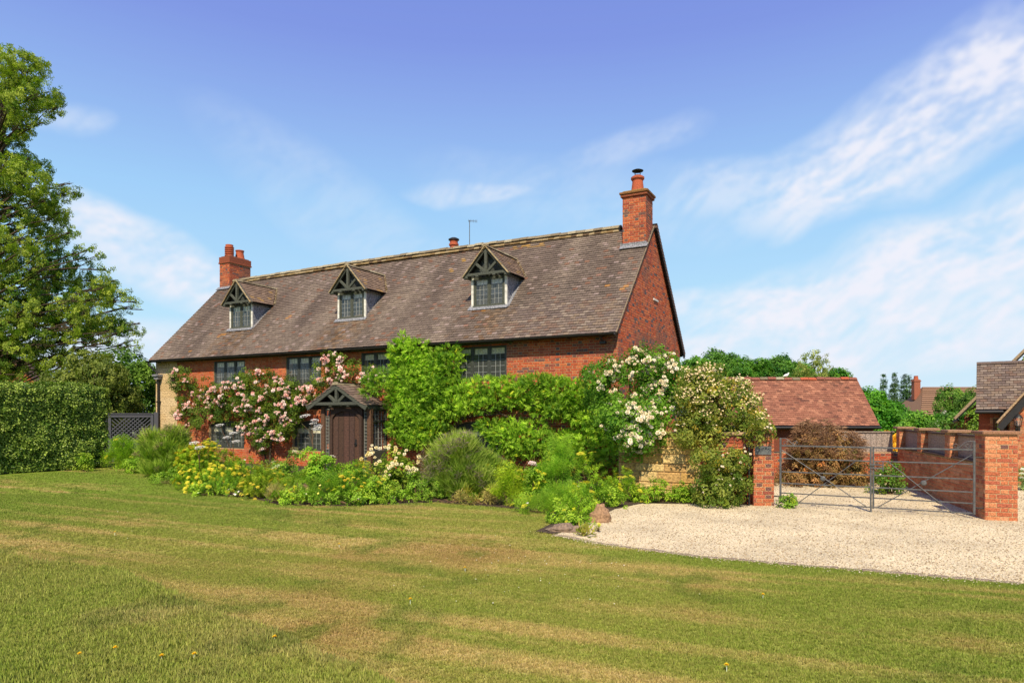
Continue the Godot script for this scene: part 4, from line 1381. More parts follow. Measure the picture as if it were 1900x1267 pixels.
func make_ground() -> void:
	var far := mat("field", S(112, 122, 62), 1.0, grain(31, 0.05, 0.6, 1.2, 4), 0.12)
	var st := B.new()
	var rings: Array = [-300.0, -140.0, -70.0, -44.0, -34.0, -28.0, -25.0, -23.5, -22.5, -21.5, -20.5, -19.5, -18.5, -17.9, -16.0, -8.0, 0.0, 12.0, 60.0]
	var cols: Array = [-260.0, -90.0, -40.0, -16.0, -4.0, 5.2, 5.7, 6.2, 6.7, 7.3, 12.0, 24.0, 60.0, 260.0]
	for i in cols.size() - 1:
		for j in rings.size() - 1:
			var f := func(x: float, z: float) -> Vector3: return V(x, land(x, z) - 0.03, z)
			st.quad(f.call(cols[i], rings[j + 1]), f.call(cols[i + 1], rings[j + 1]), f.call(cols[i + 1], rings[j]), f.call(cols[i], rings[j]))
	struct("ground", st.mesh(), far, "rough green ground reaching to the horizon beyond the garden")
	# the drive and the border
	drive_poly = PackedVector2Array([Vector2(0.62, -9.85), Vector2(1.25, -9.14), Vector2(2.33, -8.3), Vector2(3.95, -7.58), Vector2(5.31, -6.97), Vector2(8.5, -5.3), Vector2(13.0, -2.5), Vector2(24.0, 2.0), Vector2(24.0, -16.4), Vector2(14.0, -16.6), Vector2(10.2, -17.4), Vector2(5.3, -17.5), Vector2(4.9, -13.1), Vector2(2.6, -13.4), Vector2(1.9, -12.5), Vector2(1.3, -11.2), Vector2(0.85, -10.2)])
	bed_poly = PackedVector2Array([Vector2(-13.9, -23.1), Vector2(-11.1, -21.0), Vector2(-8.5, -17.8), Vector2(-7.3, -15.7), Vector2(-6.6, -14.7), Vector2(-5.7, -14.4), Vector2(-4.6, -13.2), Vector2(-3.4, -12.95), Vector2(-2.5, -13.2), Vector2(-1.6, -13.55), Vector2(-0.9, -13.2), Vector2(0.1, -12.55), Vector2(0.65, -12.0), Vector2(0.7, -11.0), Vector2(0.35, -10.1), Vector2(0.62, -9.87), Vector2(0.85, -10.2), Vector2(1.3, -11.2), Vector2(1.9, -12.5), Vector2(2.6, -13.4), Vector2(4.85, -13.1), Vector2(2.95, -17.9), Vector2(-14.3, -27.1)])
	var gm := mat("gravel", Color.WHITE, 0.97, gravel_texture(), 0.55, grain(33, 0.16, 0, 1, 3), 2.5)
	gm.detail_enabled = true
	gm.detail_blend_mode = BaseMaterial3D.BLEND_MODE_MUL
	gm.uv2_triplanar = true
	gm.uv2_world_triplanar = true
	gm.uv2_scale = Vector3.ONE * 0.11
	gm.detail_uv_layer = BaseMaterial3D.DETAIL_UV_2
	gm.detail_albedo = grain(36, 0.02, 0.86, 1.05, 5)
	struct("gravel_drive", flat(drive_poly, 0.012), gm, "pale cream gravel drive in front of and behind the metal gates")
	struct("flower_bed", flat(bed_poly, 0.02), M.soil, "brown soil of the border along the house front")
	# lawn
	lawn_img = Image.create(1024, 1024, false, Image.FORMAT_RGB8)
	for y in 1024:
		for x in 1024:
			lawn_img.set_pixel(x, y, lawn_color(x / 1024.0 * 48.0 - 24.0, y / 1024.0 * 48.0 - 34.0))
	var lm := StandardMaterial3D.new()
	lm.resource_name = "lawn"
	lm.albedo_texture = ImageTexture.create_from_image(lawn_img)
	lm.roughness = 1.0
	lm.metallic_specular = 0.15
	lm.detail_enabled = true
	lm.detail_blend_mode = BaseMaterial3D.BLEND_MODE_MUL
	lm.uv2_triplanar = true
	lm.uv2_world_triplanar = true
	lm.uv2_scale = Vector3.ONE * 1.1
	lm.detail_uv_layer = BaseMaterial3D.DETAIL_UV_2
	lm.detail_albedo = grain(35, 0.14, 0.42, 1.35, 4)
	var keep := func(x: float, z: float) -> bool: return not inside(Vector2(x, z), drive_poly) and not inside(Vector2(x, z), bed_poly) and not (x > 3.0 and z < -8.0)
	struct("lawn", grid(-24.0, 14.0, -30.0, 8.0, 0.25, 0.005, lm, keep), lm, "sun dried mown lawn in front of the house")
	# edging strip between lawn and gravel
	var eb := B.new()
	eb.col = C(150, 132, 112)
	for i in 8:
		var a := V(drive_poly[i].x, 0.0, drive_poly[i].y); var b := V(drive_poly[i + 1].x, 0.0, drive_poly[i + 1].y)
		var n := int(a.distance_to(b) / 0.23) + 1
		for k in n:
			var p := a.lerp(b, float(k) / n); var q := a.lerp(b, (k + 0.96) / n)
			eb.bar(p + V(0, rf(-0.02, -0.008), 0), q + V(0, rf(-0.02, -0.008), 0), 0.1, 0.07, Vector3.UP, 0.01)
	var ed := obj("drive_edging", eb, M.brick, self)
	ed.set_meta("kind", "structure")
	ed.set_meta("label", "low line of brick setts edging the gravel drive along the lawn")
	# loose stones
	rng.seed = 70
	var peb := B.new()
	for k in 5:
		var a0 := TAU * k / 5; var a1 := TAU * (k + 1) / 5
		var r := 0.5
		var y0 := -0.1; var y1 := 0.42
		peb.tri(V(cos(a0) * r, y0, sin(a0) * r), V(0, y1, 0.08), V(cos(a1) * r * 0.85, y0 + 0.1, sin(a1) * r))
	var xf: Array = []; var cc: Array = []
	for i in 60000:
		var d := 6.5 + 11.0 * pow(rng.randf(), 1.5)
		var p := at(rf(1000, 1960), d)
		if not inside(Vector2(p.x, p.z), drive_poly): continue
		xf.append(Transform3D(Basis.from_euler(V(rf(-0.4, 0.4), rf(0, 6.3), rf(-0.4, 0.4))).scaled(Vector3.ONE * rf(0.008, 0.022) * (1.0 + d * 0.03)), p + V(0, 0.012, 0)))
		var tone := [C(228, 215, 186), C(220, 205, 172), C(208, 190, 154), C(234, 224, 200), C(188, 164, 130), C(150, 130, 104)]
		cc.append((tone[mini(rng.randi() % 7, 5)] as Color) * rf(0.8, 1.05))
	for i in 900:
		var k := rng.randi() % 5
		var g := drive_poly[k].lerp(drive_poly[k + 1], rng.randf())
		xf.append(Transform3D(Basis.from_euler(V(rf(-0.4, 0.4), rf(0, 6.3), rf(-0.4, 0.4))).scaled(Vector3.ONE * rf(0.008, 0.02)), V(g.x + rf(-0.12, 0.08), 0.02, g.y + absf(rf(-0.12, 0.3)) * rng.randf())))
		cc.append(C(226, 212, 186) * rf(0.75, 1.05))
	var pb := scatter("gravel_stones", peb.mesh(), M.pebble, xf, cc, self)
	pb.set_meta("label", "loose cream gravel stones lying on the drive")
	# grass blades
	grass()

func gravel_texture() -> ImageTexture:
	var f := FastNoiseLite.new()
	f.noise_type = FastNoiseLite.TYPE_CELLULAR
	f.cellular_return_type = FastNoiseLite.RETURN_CELL_VALUE
	f.frequency = 0.2
	f.seed = 4
	var im := f.get_seamless_image(512, 512)
	f.seed = 9
	f.frequency = 0.05
	f.noise_type = FastNoiseLite.TYPE_SIMPLEX
	var lo := f.get_seamless_image(512, 512)
	var out := Image.create(512, 512, false, Image.FORMAT_RGB8)
	for y in 512:
		for x in 512:
			var k := im.get_pixel(x, y).r
			var c := S(212, 197, 162).lerp(S(234, 222, 192), k)
			if k < 0.2: c = S(168, 140, 104)
			c = c.lerp(S(204, 178, 138), lo.get_pixel(x, y).r * 0.5)
			out.set_pixel(x, y, c)
	return ImageTexture.create_from_image(out)

func grass() -> void:
	rng.seed = 80
	var near: Array = []; var nc: Array = []
	for pass_ in [[95000, 3.6, 8.5, 1.0], [80000, 8.5, 15.0, 1.5], [42000, 15.0, 25.0, 2.2]]:
		for i in pass_[0]:
			var d := sqrt(rf(pass_[1] * pass_[1], pass_[2] * pass_[2]))
			var p := at(rf(-60, 1960), d)
			var q := Vector2(p.x, p.z)
			if inside(q, bed_poly) or (p.x > 0.0 and inside(q, drive_poly)): continue
			if p.x > 3.0 and p.z < -8.0: continue
			if p.x < -13.0 and d > 19.0 + (p.x + 15.1) * 2.1 and d > 19.0: continue
			var lg := long_grass(p.x, p.z)
			var n := noi.get_noise_2d(p.x * 40.0, p.z * 40.0)
			var h: float = (rf(0.03, 0.06) * (1.0 + n * 0.6) if lg > 0.0 else rf(0.014, 0.028)) * (0.8 + 0.2 * pass_[3])
			if lg > -0.15 and lg < 0.25: h *= 1.25
			var w: float = h * rf(0.6, 0.8) + 0.022 * pass_[3]
			var b := Basis(Vector3.UP, rf(0, 6.3)) * Basis.from_euler(V(rf(-0.2, 0.2), 0, rf(-0.2, 0.2)))
			near.append(Transform3D(b * Basis.from_scale(V(w, h, w)), p + V(0, 0.003, 0)))
			var c := lawn_color(p.x, p.z)
			c = c.lerp(S(128, 150, 52), 0.2) if rng.randf() < 0.5 else c.lerp(S(186, 168, 112), 0.25)
			nc.append(c.srgb_to_linear() * rf(0.8, 1.2))
	var g := scatter("lawn_grass", SP.grass, M.grass, near, nc, self)
	g.set_meta("label", "short olive green and straw coloured blades of the lawn")
	# clover heads scattered over the far lawn
	var fx: Array = []; var fc: Array = []
	for i in 260:
		var d := rf(6.0, 14.0)
		var p := at(rf(0, 1300) if i % 2 else rf(780, 1150), d)
		var q := Vector2(p.x, p.z)
		if inside(q, bed_poly) or inside(q, drive_poly) or noi.get_noise_2d(p.x * 20.0, p.z * 20.0) < 0.05: continue
		fx.append(pose(p + V(0, 0.035, 0), Vector3.UP + ball() * 0.3, rf(0.011, 0.02)))
		fc.append(C(226, 222, 200))
	scatter("clover_flowers", SP.floret, M.petal, fx, fc, self).set_meta("label", "tiny white clover heads scattered over the lawn")

# ---------------------------------------------------------------- climbers on the house
func poly_blobs(poly: Array, n: int, r0: float, r1: float, off0: float, off1: float, tier := Vector2(1.0, 0.72)) -> Array:
	# blobs against the front wall inside an outline given by points of the wall, in the house's axes
	var p2 := PackedVector2Array()
	for q in poly: p2.append(Vector2(q[0], q[1]))
	var lo := p2[0]; var hi := p2[0]
	for q in p2:
		lo = lo.min(q); hi = hi.max(q)
	var out: Array = []
	var tries := 0
	while out.size() < n and tries < 4000:
		tries += 1
		var u := rf(lo.x, hi.x); var v := rf(lo.y, hi.y)
		if not inside(Vector2(u, v), p2): continue
		var off := rf(off0, off1)
		var r := rf(r0, r1)
		out.append([on_wall(u, v, off), V(r * tier.x, r * tier.y * rf(0.8, 1.15), r * 0.85)])
	out.sort_custom(func(s, t): return s[0].x < t[0].x)
	return out

func flowers_on(parent: Node, xf: Array, n: int, a: Color, b: Color, size: float, singles: bool, called: String, kind: String, out_dir: Vector3, clump := 3, lo := 0.0) -> void:
	var fx: Array = []; var fc: Array = []
	var pals: Array = []
	for i in 5:
		var m := mat("petal_%s_%d_%d" % [called, i, xf.size()], Color.WHITE, 0.7)
		m.backlight_enabled = true
		m.backlight = Color(0.35, 0.3, 0.3)
		m.albedo_color = a.lerp(b, i / 4.0).linear_to_srgb()
		pals.append(m)
	var made := 0
	while made < n:
		var t: Transform3D = xf[rng.randi() % xf.size()]
		if t.origin.y < lo: continue
		for k in 1 + rng.randi() % clump:
			if made >= n: break
			var p := t.origin + out_dir * rf(0.08, 0.2) + ball() * (0.1 if k else 0.0)
			var tr := pose(p, out_dir + Vector3.UP * 0.5 + ball() * 0.6, size * rf(0.75, 1.2))
			if singles: put(called, SP[kind], pals[rng.randi() % 5], parent, tr)
			else:
				fx.append(tr); fc.append(a.lerp(b, rng.randf()))
			made += 1
	if fx.size(): scatter(called, SP[kind], M.petal, fx, fc, parent)

func climbers() -> void:
	rng.seed = 101
	var ho := house.transform
	# wisteria
	var w := thing("wisteria", "bright green wisteria trained across the middle and right of the house front", "climbing plant", ho.origin, house.rotation.y)
	var bl := poly_blobs([[735, 655], [748, 632], [772, 636], [790, 652], [842, 648], [846, 672], [830, 690], [850, 704], [846, 770], [815, 800], [822, 818], [770, 822], [752, 838], [730, 802], [734, 770], [724, 732], [736, 712], [732, 692]], 200, 0.18, 0.34, 0.1, 0.55, Vector2(1.25, 0.48))
	bl += poly_blobs([[845, 708], [960, 703], [1060, 716], [1145, 745], [1160, 825], [1110, 795], [1060, 775], [960, 757], [900, 760], [845, 768]], 170, 0.17, 0.32, 0.1, 0.6, Vector2(1.35, 0.45))
	bl += poly_blobs([[888, 784], [970, 783], [1060, 810], [1165, 850], [1150, 868], [1060, 856], [1000, 836], [940, 850], [925, 812]], 110, 0.16, 0.3, 0.2, 0.7, Vector2(1.35, 0.45))
	bl += poly_blobs([[664, 708], [690, 690], [718, 690], [722, 745], [700, 742], [676, 722]], 12, 0.14, 0.22, 1.0, 1.15)
	bl += poly_blobs([[733, 632], [752, 624], [772, 634], [760, 645]], 5, 0.1, 0.16, 0.4, 0.55)
	var xf: Array = []; var cols: Array = []
	cover(bl, 130.0, 0.145, C(72, 112, 26), C(154, 184, 54), 0.12, xf, cols, 0.05, V(0, -0.2, -1), 0.03)
	scatter("foliage", SP.pinnate, M.leaf, xf, cols, w)
	var tw := B.new()
	var r0 := on_wall(800, 830, 0.3)
	r0.y = 0.0
	tw.tube([r0, r0 + V(0.05, 0.7, 0.05), on_wall(800, 760, 0.3), on_wall(790, 690, 0.3)], [0.07, 0.06, 0.05, 0.03], 7)
	tw.tube([r0 + V(0.05, 0.7, 0.05), on_wall(860, 775, 0.25), on_wall(905, 766, 0.3), on_wall(980, 750, 0.3), on_wall(1100, 780, 0.35)], [0.05, 0.04, 0.035, 0.03, 0.015], 7)
	tw.tube([on_wall(880, 772, 0.3), on_wall(930, 768, 0.42), on_wall(1000, 800, 0.4), on_wall(1120, 850, 0.4)], [0.03, 0.028, 0.024, 0.012], 6)
	tw.tube([on_wall(870, 776, 0.2), on_wall(910, 758, 0.36), on_wall(940, 772, 0.4)], [0.018, 0.02, 0.012], 6)
	obj("stem", tw, M.bark, w)
	# pink rose
	rng.seed = 102
	var p := thing("pink_climbing_rose", "pink climbing rose spread over the left half of the front wall", "climbing rose", ho.origin, house.rotation.y)
	bl = []
	for q in [[[316, 688], [345, 684], [360, 712], [340, 740], [322, 716]], [[322, 745], [360, 722], [400, 730], [420, 770], [372, 790], [335, 778]], [[378, 700], [400, 722], [470, 690], [480, 750], [440, 790], [390, 770]], [[430, 690], [470, 684], [545, 708], [560, 750], [530, 770], [450, 760]], [[468, 760], [545, 745], [560, 790], [520, 815], [478, 810], [440, 785]], [[500, 705], [580, 716], [600, 735], [550, 770]], [[578, 690], [604, 664], [658, 666], [662, 694], [640, 706], [596, 716]], [[664, 700], [690, 688], [712, 700], [690, 716]], [[455, 800], [510, 808], [535, 790], [530, 812], [490, 835], [470, 830]]]:
		var lo := Vector2(q[0][0], q[0][1]); var hi := lo
		for z in q:
			lo = lo.min(Vector2(z[0], z[1])); hi = hi.max(Vector2(z[0], z[1]))
		bl += poly_blobs(q, int(3 + (hi.x - lo.x) * (hi.y - lo.y) / 200.0), 0.13, 0.25, 0.12, 0.42)
	xf = []; cols = []
	cover(bl, 62.0, 0.15, C(50, 78, 26), C(112, 132, 46), 0.25, xf, cols, 0.05, V(0, -0.2, -1), 0.05)
	scatter("foliage", SP.rose, M.leaf, xf, cols, p)
	flowers_on(p, xf.filter(func(t): return t.basis.y.z > -0.02 and t.origin.z > 0.24), 300, C(240, 186, 176), C(252, 234, 226), 0.13, true, "bloom", "bloom", V(0, 0.1, 1), 6)
	flowers_on(p, xf.filter(func(t): return t.origin.z > 0.2), 420, C(240, 192, 182), C(252, 236, 228), 0.1, false, "small_bloom", "bloom", V(0, 0.1, 1), 6)
	var rs := B.new()
	var b0 := on_wall(500, 850, 0.2)
	b0.y = 0.0
	rs.tube([b0, b0 + V(0.05, 0.8, 0), on_wall(508, 790, 0.15), on_wall(490, 740, 0.2), on_wall(420, 720, 0.2), on_wall(335, 720, 0.2)], [0.045, 0.04, 0.03, 0.022, 0.014, 0.007], 7)
	rs.tube([b0 + V(-0.12, 0, 0), on_wall(482, 810, 0.12), on_wall(455, 760, 0.2), on_wall(380, 755, 0.2)], [0.03, 0.026, 0.018, 0.006], 7)
	rs.tube([on_wall(508, 790, 0.15), on_wall(540, 740, 0.2), on_wall(590, 715, 0.25), on_wall(640, 685, 0.25), on_wall(690, 700, 0.4)], [0.025, 0.02, 0.015, 0.01, 0.006], 7)
	rs.tube([on_wall(360, 720, 0.2), on_wall(338, 700, 0.2), on_wall(318, 688, 0.25)], [0.01, 0.008, 0.005], 6)
	obj("stem", rs, M.bark, p)
	# white rambler over the corner and the low wall
	rng.seed = 103
	var base := V(3.05, 0, -17.2)
	var r := thing("white_rambling_rose", "white rambling rose in full flower at the right corner of the house", "climbing rose", base)
	bl = []
	for q in [[1110, 700, 26], [1130, 730, 34], [1155, 700, 30], [1178, 672, 20], [1190, 655, 11], [1200, 690, 30], [1225, 700, 28], [1240, 672, 16], [1255, 690, 18], [1245, 730, 34], [1215, 740, 36], [1180, 745, 38], [1150, 770, 34], [1190, 790, 32], [1225, 775, 30], [1262, 745, 24], [1200, 820, 20], [1170, 810, 18], [1095, 690, 9], [1278, 725, 16], [1130, 685, 18], [1118, 770, 24], [1222, 655, 10], [1186, 842, 11], [1150, 806, 16], [1135, 790, 18], [1165, 832, 12], [1180, 812, 18], [1215, 805, 16]]:
		for k in 3:
			var d: float = (15.7 if q[1] < 765 else 14.1) + rf(-0.4, 0.35)
			var rr: float = q[2] * d / PX * rf(0.6, 0.85)
			bl.append([at(q[0] + rf(-1, 1) * q[2] * 0.5, d, hgt(q[1] + rf(-1, 1) * q[2] * 0.5, d)) - base, V(rr, rr * 0.8, rr)])
	xf = []; cols = []
	cover(bl, 66.0, 0.15, C(56, 98, 26), C(112, 148, 46), 0.2, xf, cols, 0.05, Vector3.ZERO, 0.03)
	scatter("foliage", SP.rose, M.leaf, xf, cols, r)
	var fr: Array = xf.filter(func(t): return t.origin.z > 1.0 and (t.origin.x > -0.9 or rng.randf() < 0.3))
	flowers_on(r, fr, 290, C(236, 222, 186), C(250, 244, 226), 0.11, true, "bloom", "bloom", V(-0.1, 0.2, 1), 5)
	flowers_on(r, fr, 420, C(232, 216, 176), C(250, 242, 222), 0.085, false, "small_bloom", "bloom", V(-0.1, 0.2, 1), 6)
	stems(r, [bl[6][0], bl[15][0], bl[24][0], bl[33][0], bl[42][0], bl[51][0]], 0.035, M.bark)
	# second rambler, its flowers over, down to the gate pier
	rng.seed = 104
	base = V(4.35, 0, -14.0)
	var s := thing("faded_rambling_rose", "tall rambling rose with faded cream sprays beside the left gate pier", "climbing rose", base)
	bl = []
	for q in [[1300, 715, 26], [1325, 705, 20], [1345, 735, 32], [1310, 750, 36], [1370, 760, 30], [1390, 790, 26], [1350, 785, 36], [1300, 790, 34], [1270, 800, 24], [1320, 820, 32], [1365, 820, 30], [1405, 805, 16], [1285, 735, 22], [1395, 765, 16], [1340, 865, 28], [1310, 850, 22], [1365, 865, 22], [1330, 905, 34], [1360, 915, 26], [1310, 925, 24], [1385, 900, 12], [1345, 885, 30], [1420, 800, 9], [1280, 705, 16], [1300, 690, 16], [1288, 740, 24], [1325, 690, 12], [1370, 730, 22], [1395, 745, 12], [1410, 780, 14], [1400, 806, 14], [1380, 812, 16], [1290, 812, 18], [1310, 808, 16], [1412, 796, 10], [1424, 800, 7], [1284, 768, 22], [1275, 780, 18], [1292, 775, 20]]:
		for k in 4:
			var d: float = 13.9 + rf(-0.4, 0.3) - (0.75 if q[1] > 840 or q[0] > 1398 else 0.0)
			var rr: float = q[2] * d / PX * rf(0.6, 0.85)
			bl.append([at(q[0] + rf(-1, 1) * q[2] * 0.5, d, maxf(hgt(q[1] + rf(-1, 1) * q[2] * 0.5, d), rr * 0.7)) - base, V(rr, rr * 0.85, rr)])
	xf = []; cols = []
	cover(bl, 82.0, 0.13, C(78, 104, 36), C(144, 146, 68), 0.2, xf, cols, 0.03, Vector3.ZERO, 0.08)
	scatter("foliage", SP.rose, M.leaf, xf, cols, s)
	var up: Array = xf.filter(func(t): return t.origin.y > 1.75 + rf(-0.4, 0.3))
	flowers_on(s, up, 1200, C(176, 150, 104), C(226, 208, 164), 0.045, false, "faded_bloom", "floret", V(0, 0.5, 1), 7)
	flowers_on(s, xf, 150, C(240, 226, 196), C(248, 240, 220), 0.05, false, "bloom", "bloom", V(0, 0.3, 1), 4)
	var tops: Array = []
	for i in range(0, bl.size(), 5): tops.append(bl[i][0])
	stems(s, tops, 0.03, M.bark)

# ---------------------------------------------------------------- the border, from the gate on the left to the drive
func border() -> void:
	rng.seed = 120
	lime = 0.3
	var yel := C(204, 194, 24); var yel2 := C(232, 220, 62)
	var cream := C(236, 224, 170); var white := C(244, 240, 226)
	bush("fern", "pale green ferny plant at the foot of the trellis gate", "fern", at(232, 22.4), 0.62, 1.0, 0.5, "feather", C(86, 128, 30), C(146, 172, 54), 60.0, 0.34, [["umbel", yel, yel2, 0.03, 0.16, "flower_head"]], 0.5)
	bush("hedge_shoots", "small bright leafy plant against the foot of the clipped hedge", "border plant", at(155, 21.2), 0.3, 0.7, 0.25, "cluster", C(92, 128, 36), C(150, 164, 56), 60.0, 0.16)
	bush("lavender", "tall grey green lavender under the stone end of the house", "lavender", at(310, 19.6), 1.12, 1.28, 0.7, "spiky", C(92, 122, 44), C(140, 156, 72), 95.0, 0.42, [["needle", C(150, 138, 90), C(170, 160, 110), 0.12, 0.2, "seed_head"]], 0.75)
	bush("yellow_spurge", "largest mound of yellow flowering spurge, left of the pink rose", "spurge", at(388, 15.9), 1.08, 1.14, 0.8, "whorl", C(84, 124, 30), C(134, 160, 40), 66.0, 0.22, [["umbel", yel, yel2, 3.6, 0.085, "flower_head"]], 0.55)
	bush("leafy_perennial", "fresh green leafy plant in front of the largest yellow mound", "border plant", at(405, 14.9), 0.48, 0.62, 0.34, "whorl", C(64, 112, 30), C(110, 152, 46), 80.0, 0.19, [["umbel", yel, yel2, 0.06, 0.11, "flower_head"]], 0.5)
	bush("daisy_plant", "low clump of small white daisies at the lawn edge", "daisies", at(452, 14.5), 0.5, 0.26, 0.26, "cluster", C(70, 104, 38), C(116, 140, 60), 80.0, 0.09, [["floret", white, white, 1.1, 0.055, "daisy"]])
	bush("yellow_spurge", "golden spurge mound at the foot of the rose stems", "spurge", at(485, 14.3), 0.52, 0.86, 0.45, "whorl", C(96, 126, 30), C(146, 150, 40), 66.0, 0.2, [["umbel", C(196, 160, 30), yel2, 3.6, 0.072, "flower_head"]], 0.55)
	bush("tufted_grass", "tuft of dry pinkish grass heads at the lawn edge", "grass", at(512, 13.6), 0.22, 0.42, 0.2, "spiky", C(150, 130, 88), C(196, 170, 140), 90.0, 0.26, [], 0.8)
	bush("hydrangea", "low shrub of flat cream flower heads left of the door", "hydrangea", at(535, 15.8), 0.55, 0.92, 0.4, "cluster", C(66, 104, 36), C(112, 140, 54), 60.0, 0.15, [["umbel", cream, white, 0.16, 0.2, "flower_head"]])
	bush("yellow_spurge", "sparse yellow spurge between cream hydrangea and lawn", "spurge", at(545, 13.9), 0.55, 0.78, 0.4, "whorl", C(88, 124, 34), C(136, 152, 44), 62.0, 0.19, [["umbel", yel, yel2, 1.6, 0.07, "flower_head"]], 0.55)
	bush("leafy_perennial", "tall light green leafy plant left of the door step", "border plant", at(590, 14.9), 0.42, 1.28, 0.4, "cluster", C(74, 122, 30), C(130, 164, 48), 60.0, 0.17, [["umbel", cream, white, 0.025, 0.18, "flower_head"]], 0.4)
	bush("groundcover", "low bright green cushion along the lawn below the hydrangea", "border plant", at(575, 13.2), 0.7, 0.4, 0.28, "cluster", C(66, 112, 28), C(124, 156, 46), 85.0, 0.1, [["floret", yel2, white, 0.06, 0.05, "small_flower"]])
	bush("yellow_achillea", "green bush topped with a gold flower patch before the door", "border plant", at(655, 13.6), 0.52, 0.92, 0.45, "whorl", C(72, 118, 30), C(124, 160, 50), 75.0, 0.2, [["umbel", C(206, 166, 24), yel2, 1.0, 0.075, "flower_head"]], 0.5)
	bush("leafy_perennial", "feathery dark green plant left of the gold flower patch", "border plant", at(610, 13.4), 0.4, 0.72, 0.35, "feather", C(60, 108, 30), C(112, 150, 46), 75.0, 0.2, [["floret", yel2, white, 0.04, 0.07, "small_flower"]])
	var rb := bush("cream_rose_bush", "cream rose bush in bloom right of the front door", "rose bush", at(728, 14.7), 0.72, 1.1, 0.5, "rose", C(72, 98, 32), C(126, 140, 50), 70.0, 0.15, [["needle", C(140, 76, 40), C(160, 96, 50), 0.06, 0.1, "bud_spray"]])
	var pick: Array = []
	for i in 260: 
		var d := ball()
		d.y = absf(d.y)
		d.z = absf(d.z)
		pick.append(Transform3D(Basis(), V(d.x * 0.82 - 0.06, 0.25 + d.y * 0.8, d.z * 0.46)))
	flowers_on(rb, pick, 56, C(226, 210, 140), C(240, 232, 200), 0.085, true, "bloom", "bloom", V(0, 0.4, 1), 3, 0.45)
	bush("leafy_perennial", "yellow green plant with seed heads below the cream roses", "border plant", at(715, 13.5), 0.55, 0.6, 0.34, "cluster", C(84, 122, 34), C(140, 160, 52), 75.0, 0.12, [["umbel", yel, yel2, 0.05, 0.12, "flower_head"], ["floret", white, white, 0.02, 0.09, "small_flower"]])
	bush("lavender", "broad round grey green lavender in the middle of the border", "lavender", at(865, 14.6), 1.02, 1.3, 0.8, "spiky", C(100, 122, 54), C(150, 162, 86), 110.0, 0.4, [["needle", C(120, 104, 92), C(160, 150, 120), 0.1, 0.2, "flower_spike"], ["floret", white, white, 0.004, 0.06, "rose_flower"]], 0.72)
	bush("groundcover", "dark low ivy carpet under the round lavender", "ground cover", at(830, 13.5), 1.0, 0.24, 0.25, "cluster", C(48, 84, 26), C(104, 132, 44), 85.0, 0.1)
	bush("dead_stems", "dry brown leafless undergrowth below the round lavender", "dead plant", at(895, 13.3), 0.55, 0.42, 0.26, "needle", C(96, 70, 52), C(140, 110, 84), 75.0, 0.2, [], 0.4, "leaf_dull")
	bush("fennel", "yellow stemmed fennel right of the round lavender", "fennel", at(945, 13.0), 0.3, 0.86, 0.28, "feather", C(128, 150, 30), C(172, 180, 46), 70.0, 0.28, [], 0.7)
	bush("fennel", "tall hazy green fennel between wisteria and stone wall", "fennel", at(1035, 13.2), 0.42, 1.25, 0.4, "feather", C(82, 132, 36), C(136, 172, 60), 70.0, 0.3, [], 0.7)
	bush("leafy_perennial", "leafy green plant with yellow flowers between the two fennels", "border plant", at(985, 13.2), 0.42, 0.95, 0.4, "cluster", C(70, 112, 28), C(134, 158, 48), 62.0, 0.16, [["umbel", yel, yel2, 0.14, 0.14, "flower_head"]])
	bush("sedum", "flat pinkish white flower heads above the leafy plant", "border plant", at(988, 14.2), 0.22, 1.12, 0.2, "cluster", C(64, 104, 34), C(112, 142, 52), 45.0, 0.13, [["umbel", C(232, 206, 200), C(246, 232, 226), 0.2, 0.16, "flower_head"]])
	bush("groundcover", "green trailing plants along the lawn below the fennels", "ground cover", at(1000, 12.6), 0.75, 0.3, 0.28, "feather", C(78, 122, 36), C(134, 164, 60), 80.0, 0.14, [["floret", C(214, 150, 150), white, 0.02, 0.05, "small_flower"]])
	bush("yellow_spurge", "upright lime spurge beside the brick plinth", "spurge", at(1092, 13.4), 0.4, 1.05, 0.36, "whorl", C(82, 126, 32), C(140, 166, 48), 62.0, 0.26, [["umbel", C(190, 186, 40), yel2, 0.2, 0.17, "flower_head"]], 0.6)
	bush("yellow_spurge", "lime spurge leaning over the boulder by the drive", "spurge", at(1066, 11.3), 0.38, 0.6, 0.34, "whorl", C(96, 140, 34), C(150, 176, 52), 62.0, 0.2, [["umbel", yel, yel2, 0.16, 0.12, "flower_head"]], 0.55)
	bush("yellow_spurge", "tiny yellow flowered spurge between the two rocks", "spurge", at(1106, 10.15), 0.14, 0.2, 0.12, "whorl", C(120, 150, 30), C(170, 176, 40), 90.0, 0.1, [["umbel", yel, yel2, 0.5, 0.07, "flower_head"]], 0.55)
	bush("euphorbia_shrub", "lime green shrub at the start of the stone wall", "shrub", at(1148, 13.7), 0.55, 0.78, 0.4, "whorl", C(88, 130, 26), C(150, 172, 40), 70.0, 0.2, [["umbel", C(186, 186, 36), yel2, 0.28, 0.12, "flower_head"]], 0.5)
	bush("euphorbia_shrub", "rounded green shrub under the middle of the stone wall", "shrub", at(1210, 13.6), 0.5, 0.62, 0.36, "cluster", C(80, 124, 28), C(144, 166, 44), 85.0, 0.12, [["umbel", C(186, 186, 36), yel2, 0.05, 0.09, "flower_head"]], 0.5)
	bush("euphorbia_shrub", "low green shrub between stone wall and faded rose", "shrub", at(1265, 13.6), 0.38, 0.5, 0.34, "cluster", C(74, 116, 28), C(134, 158, 44), 85.0, 0.12)
	bush("hollyhock", "single broad leaved hollyhock standing against the stone wall", "hollyhock", at(1238, 14.6), 0.24, 1.0, 0.2, "cluster", C(64, 110, 50), C(112, 148, 84), 40.0, 0.26, [], 0.3)
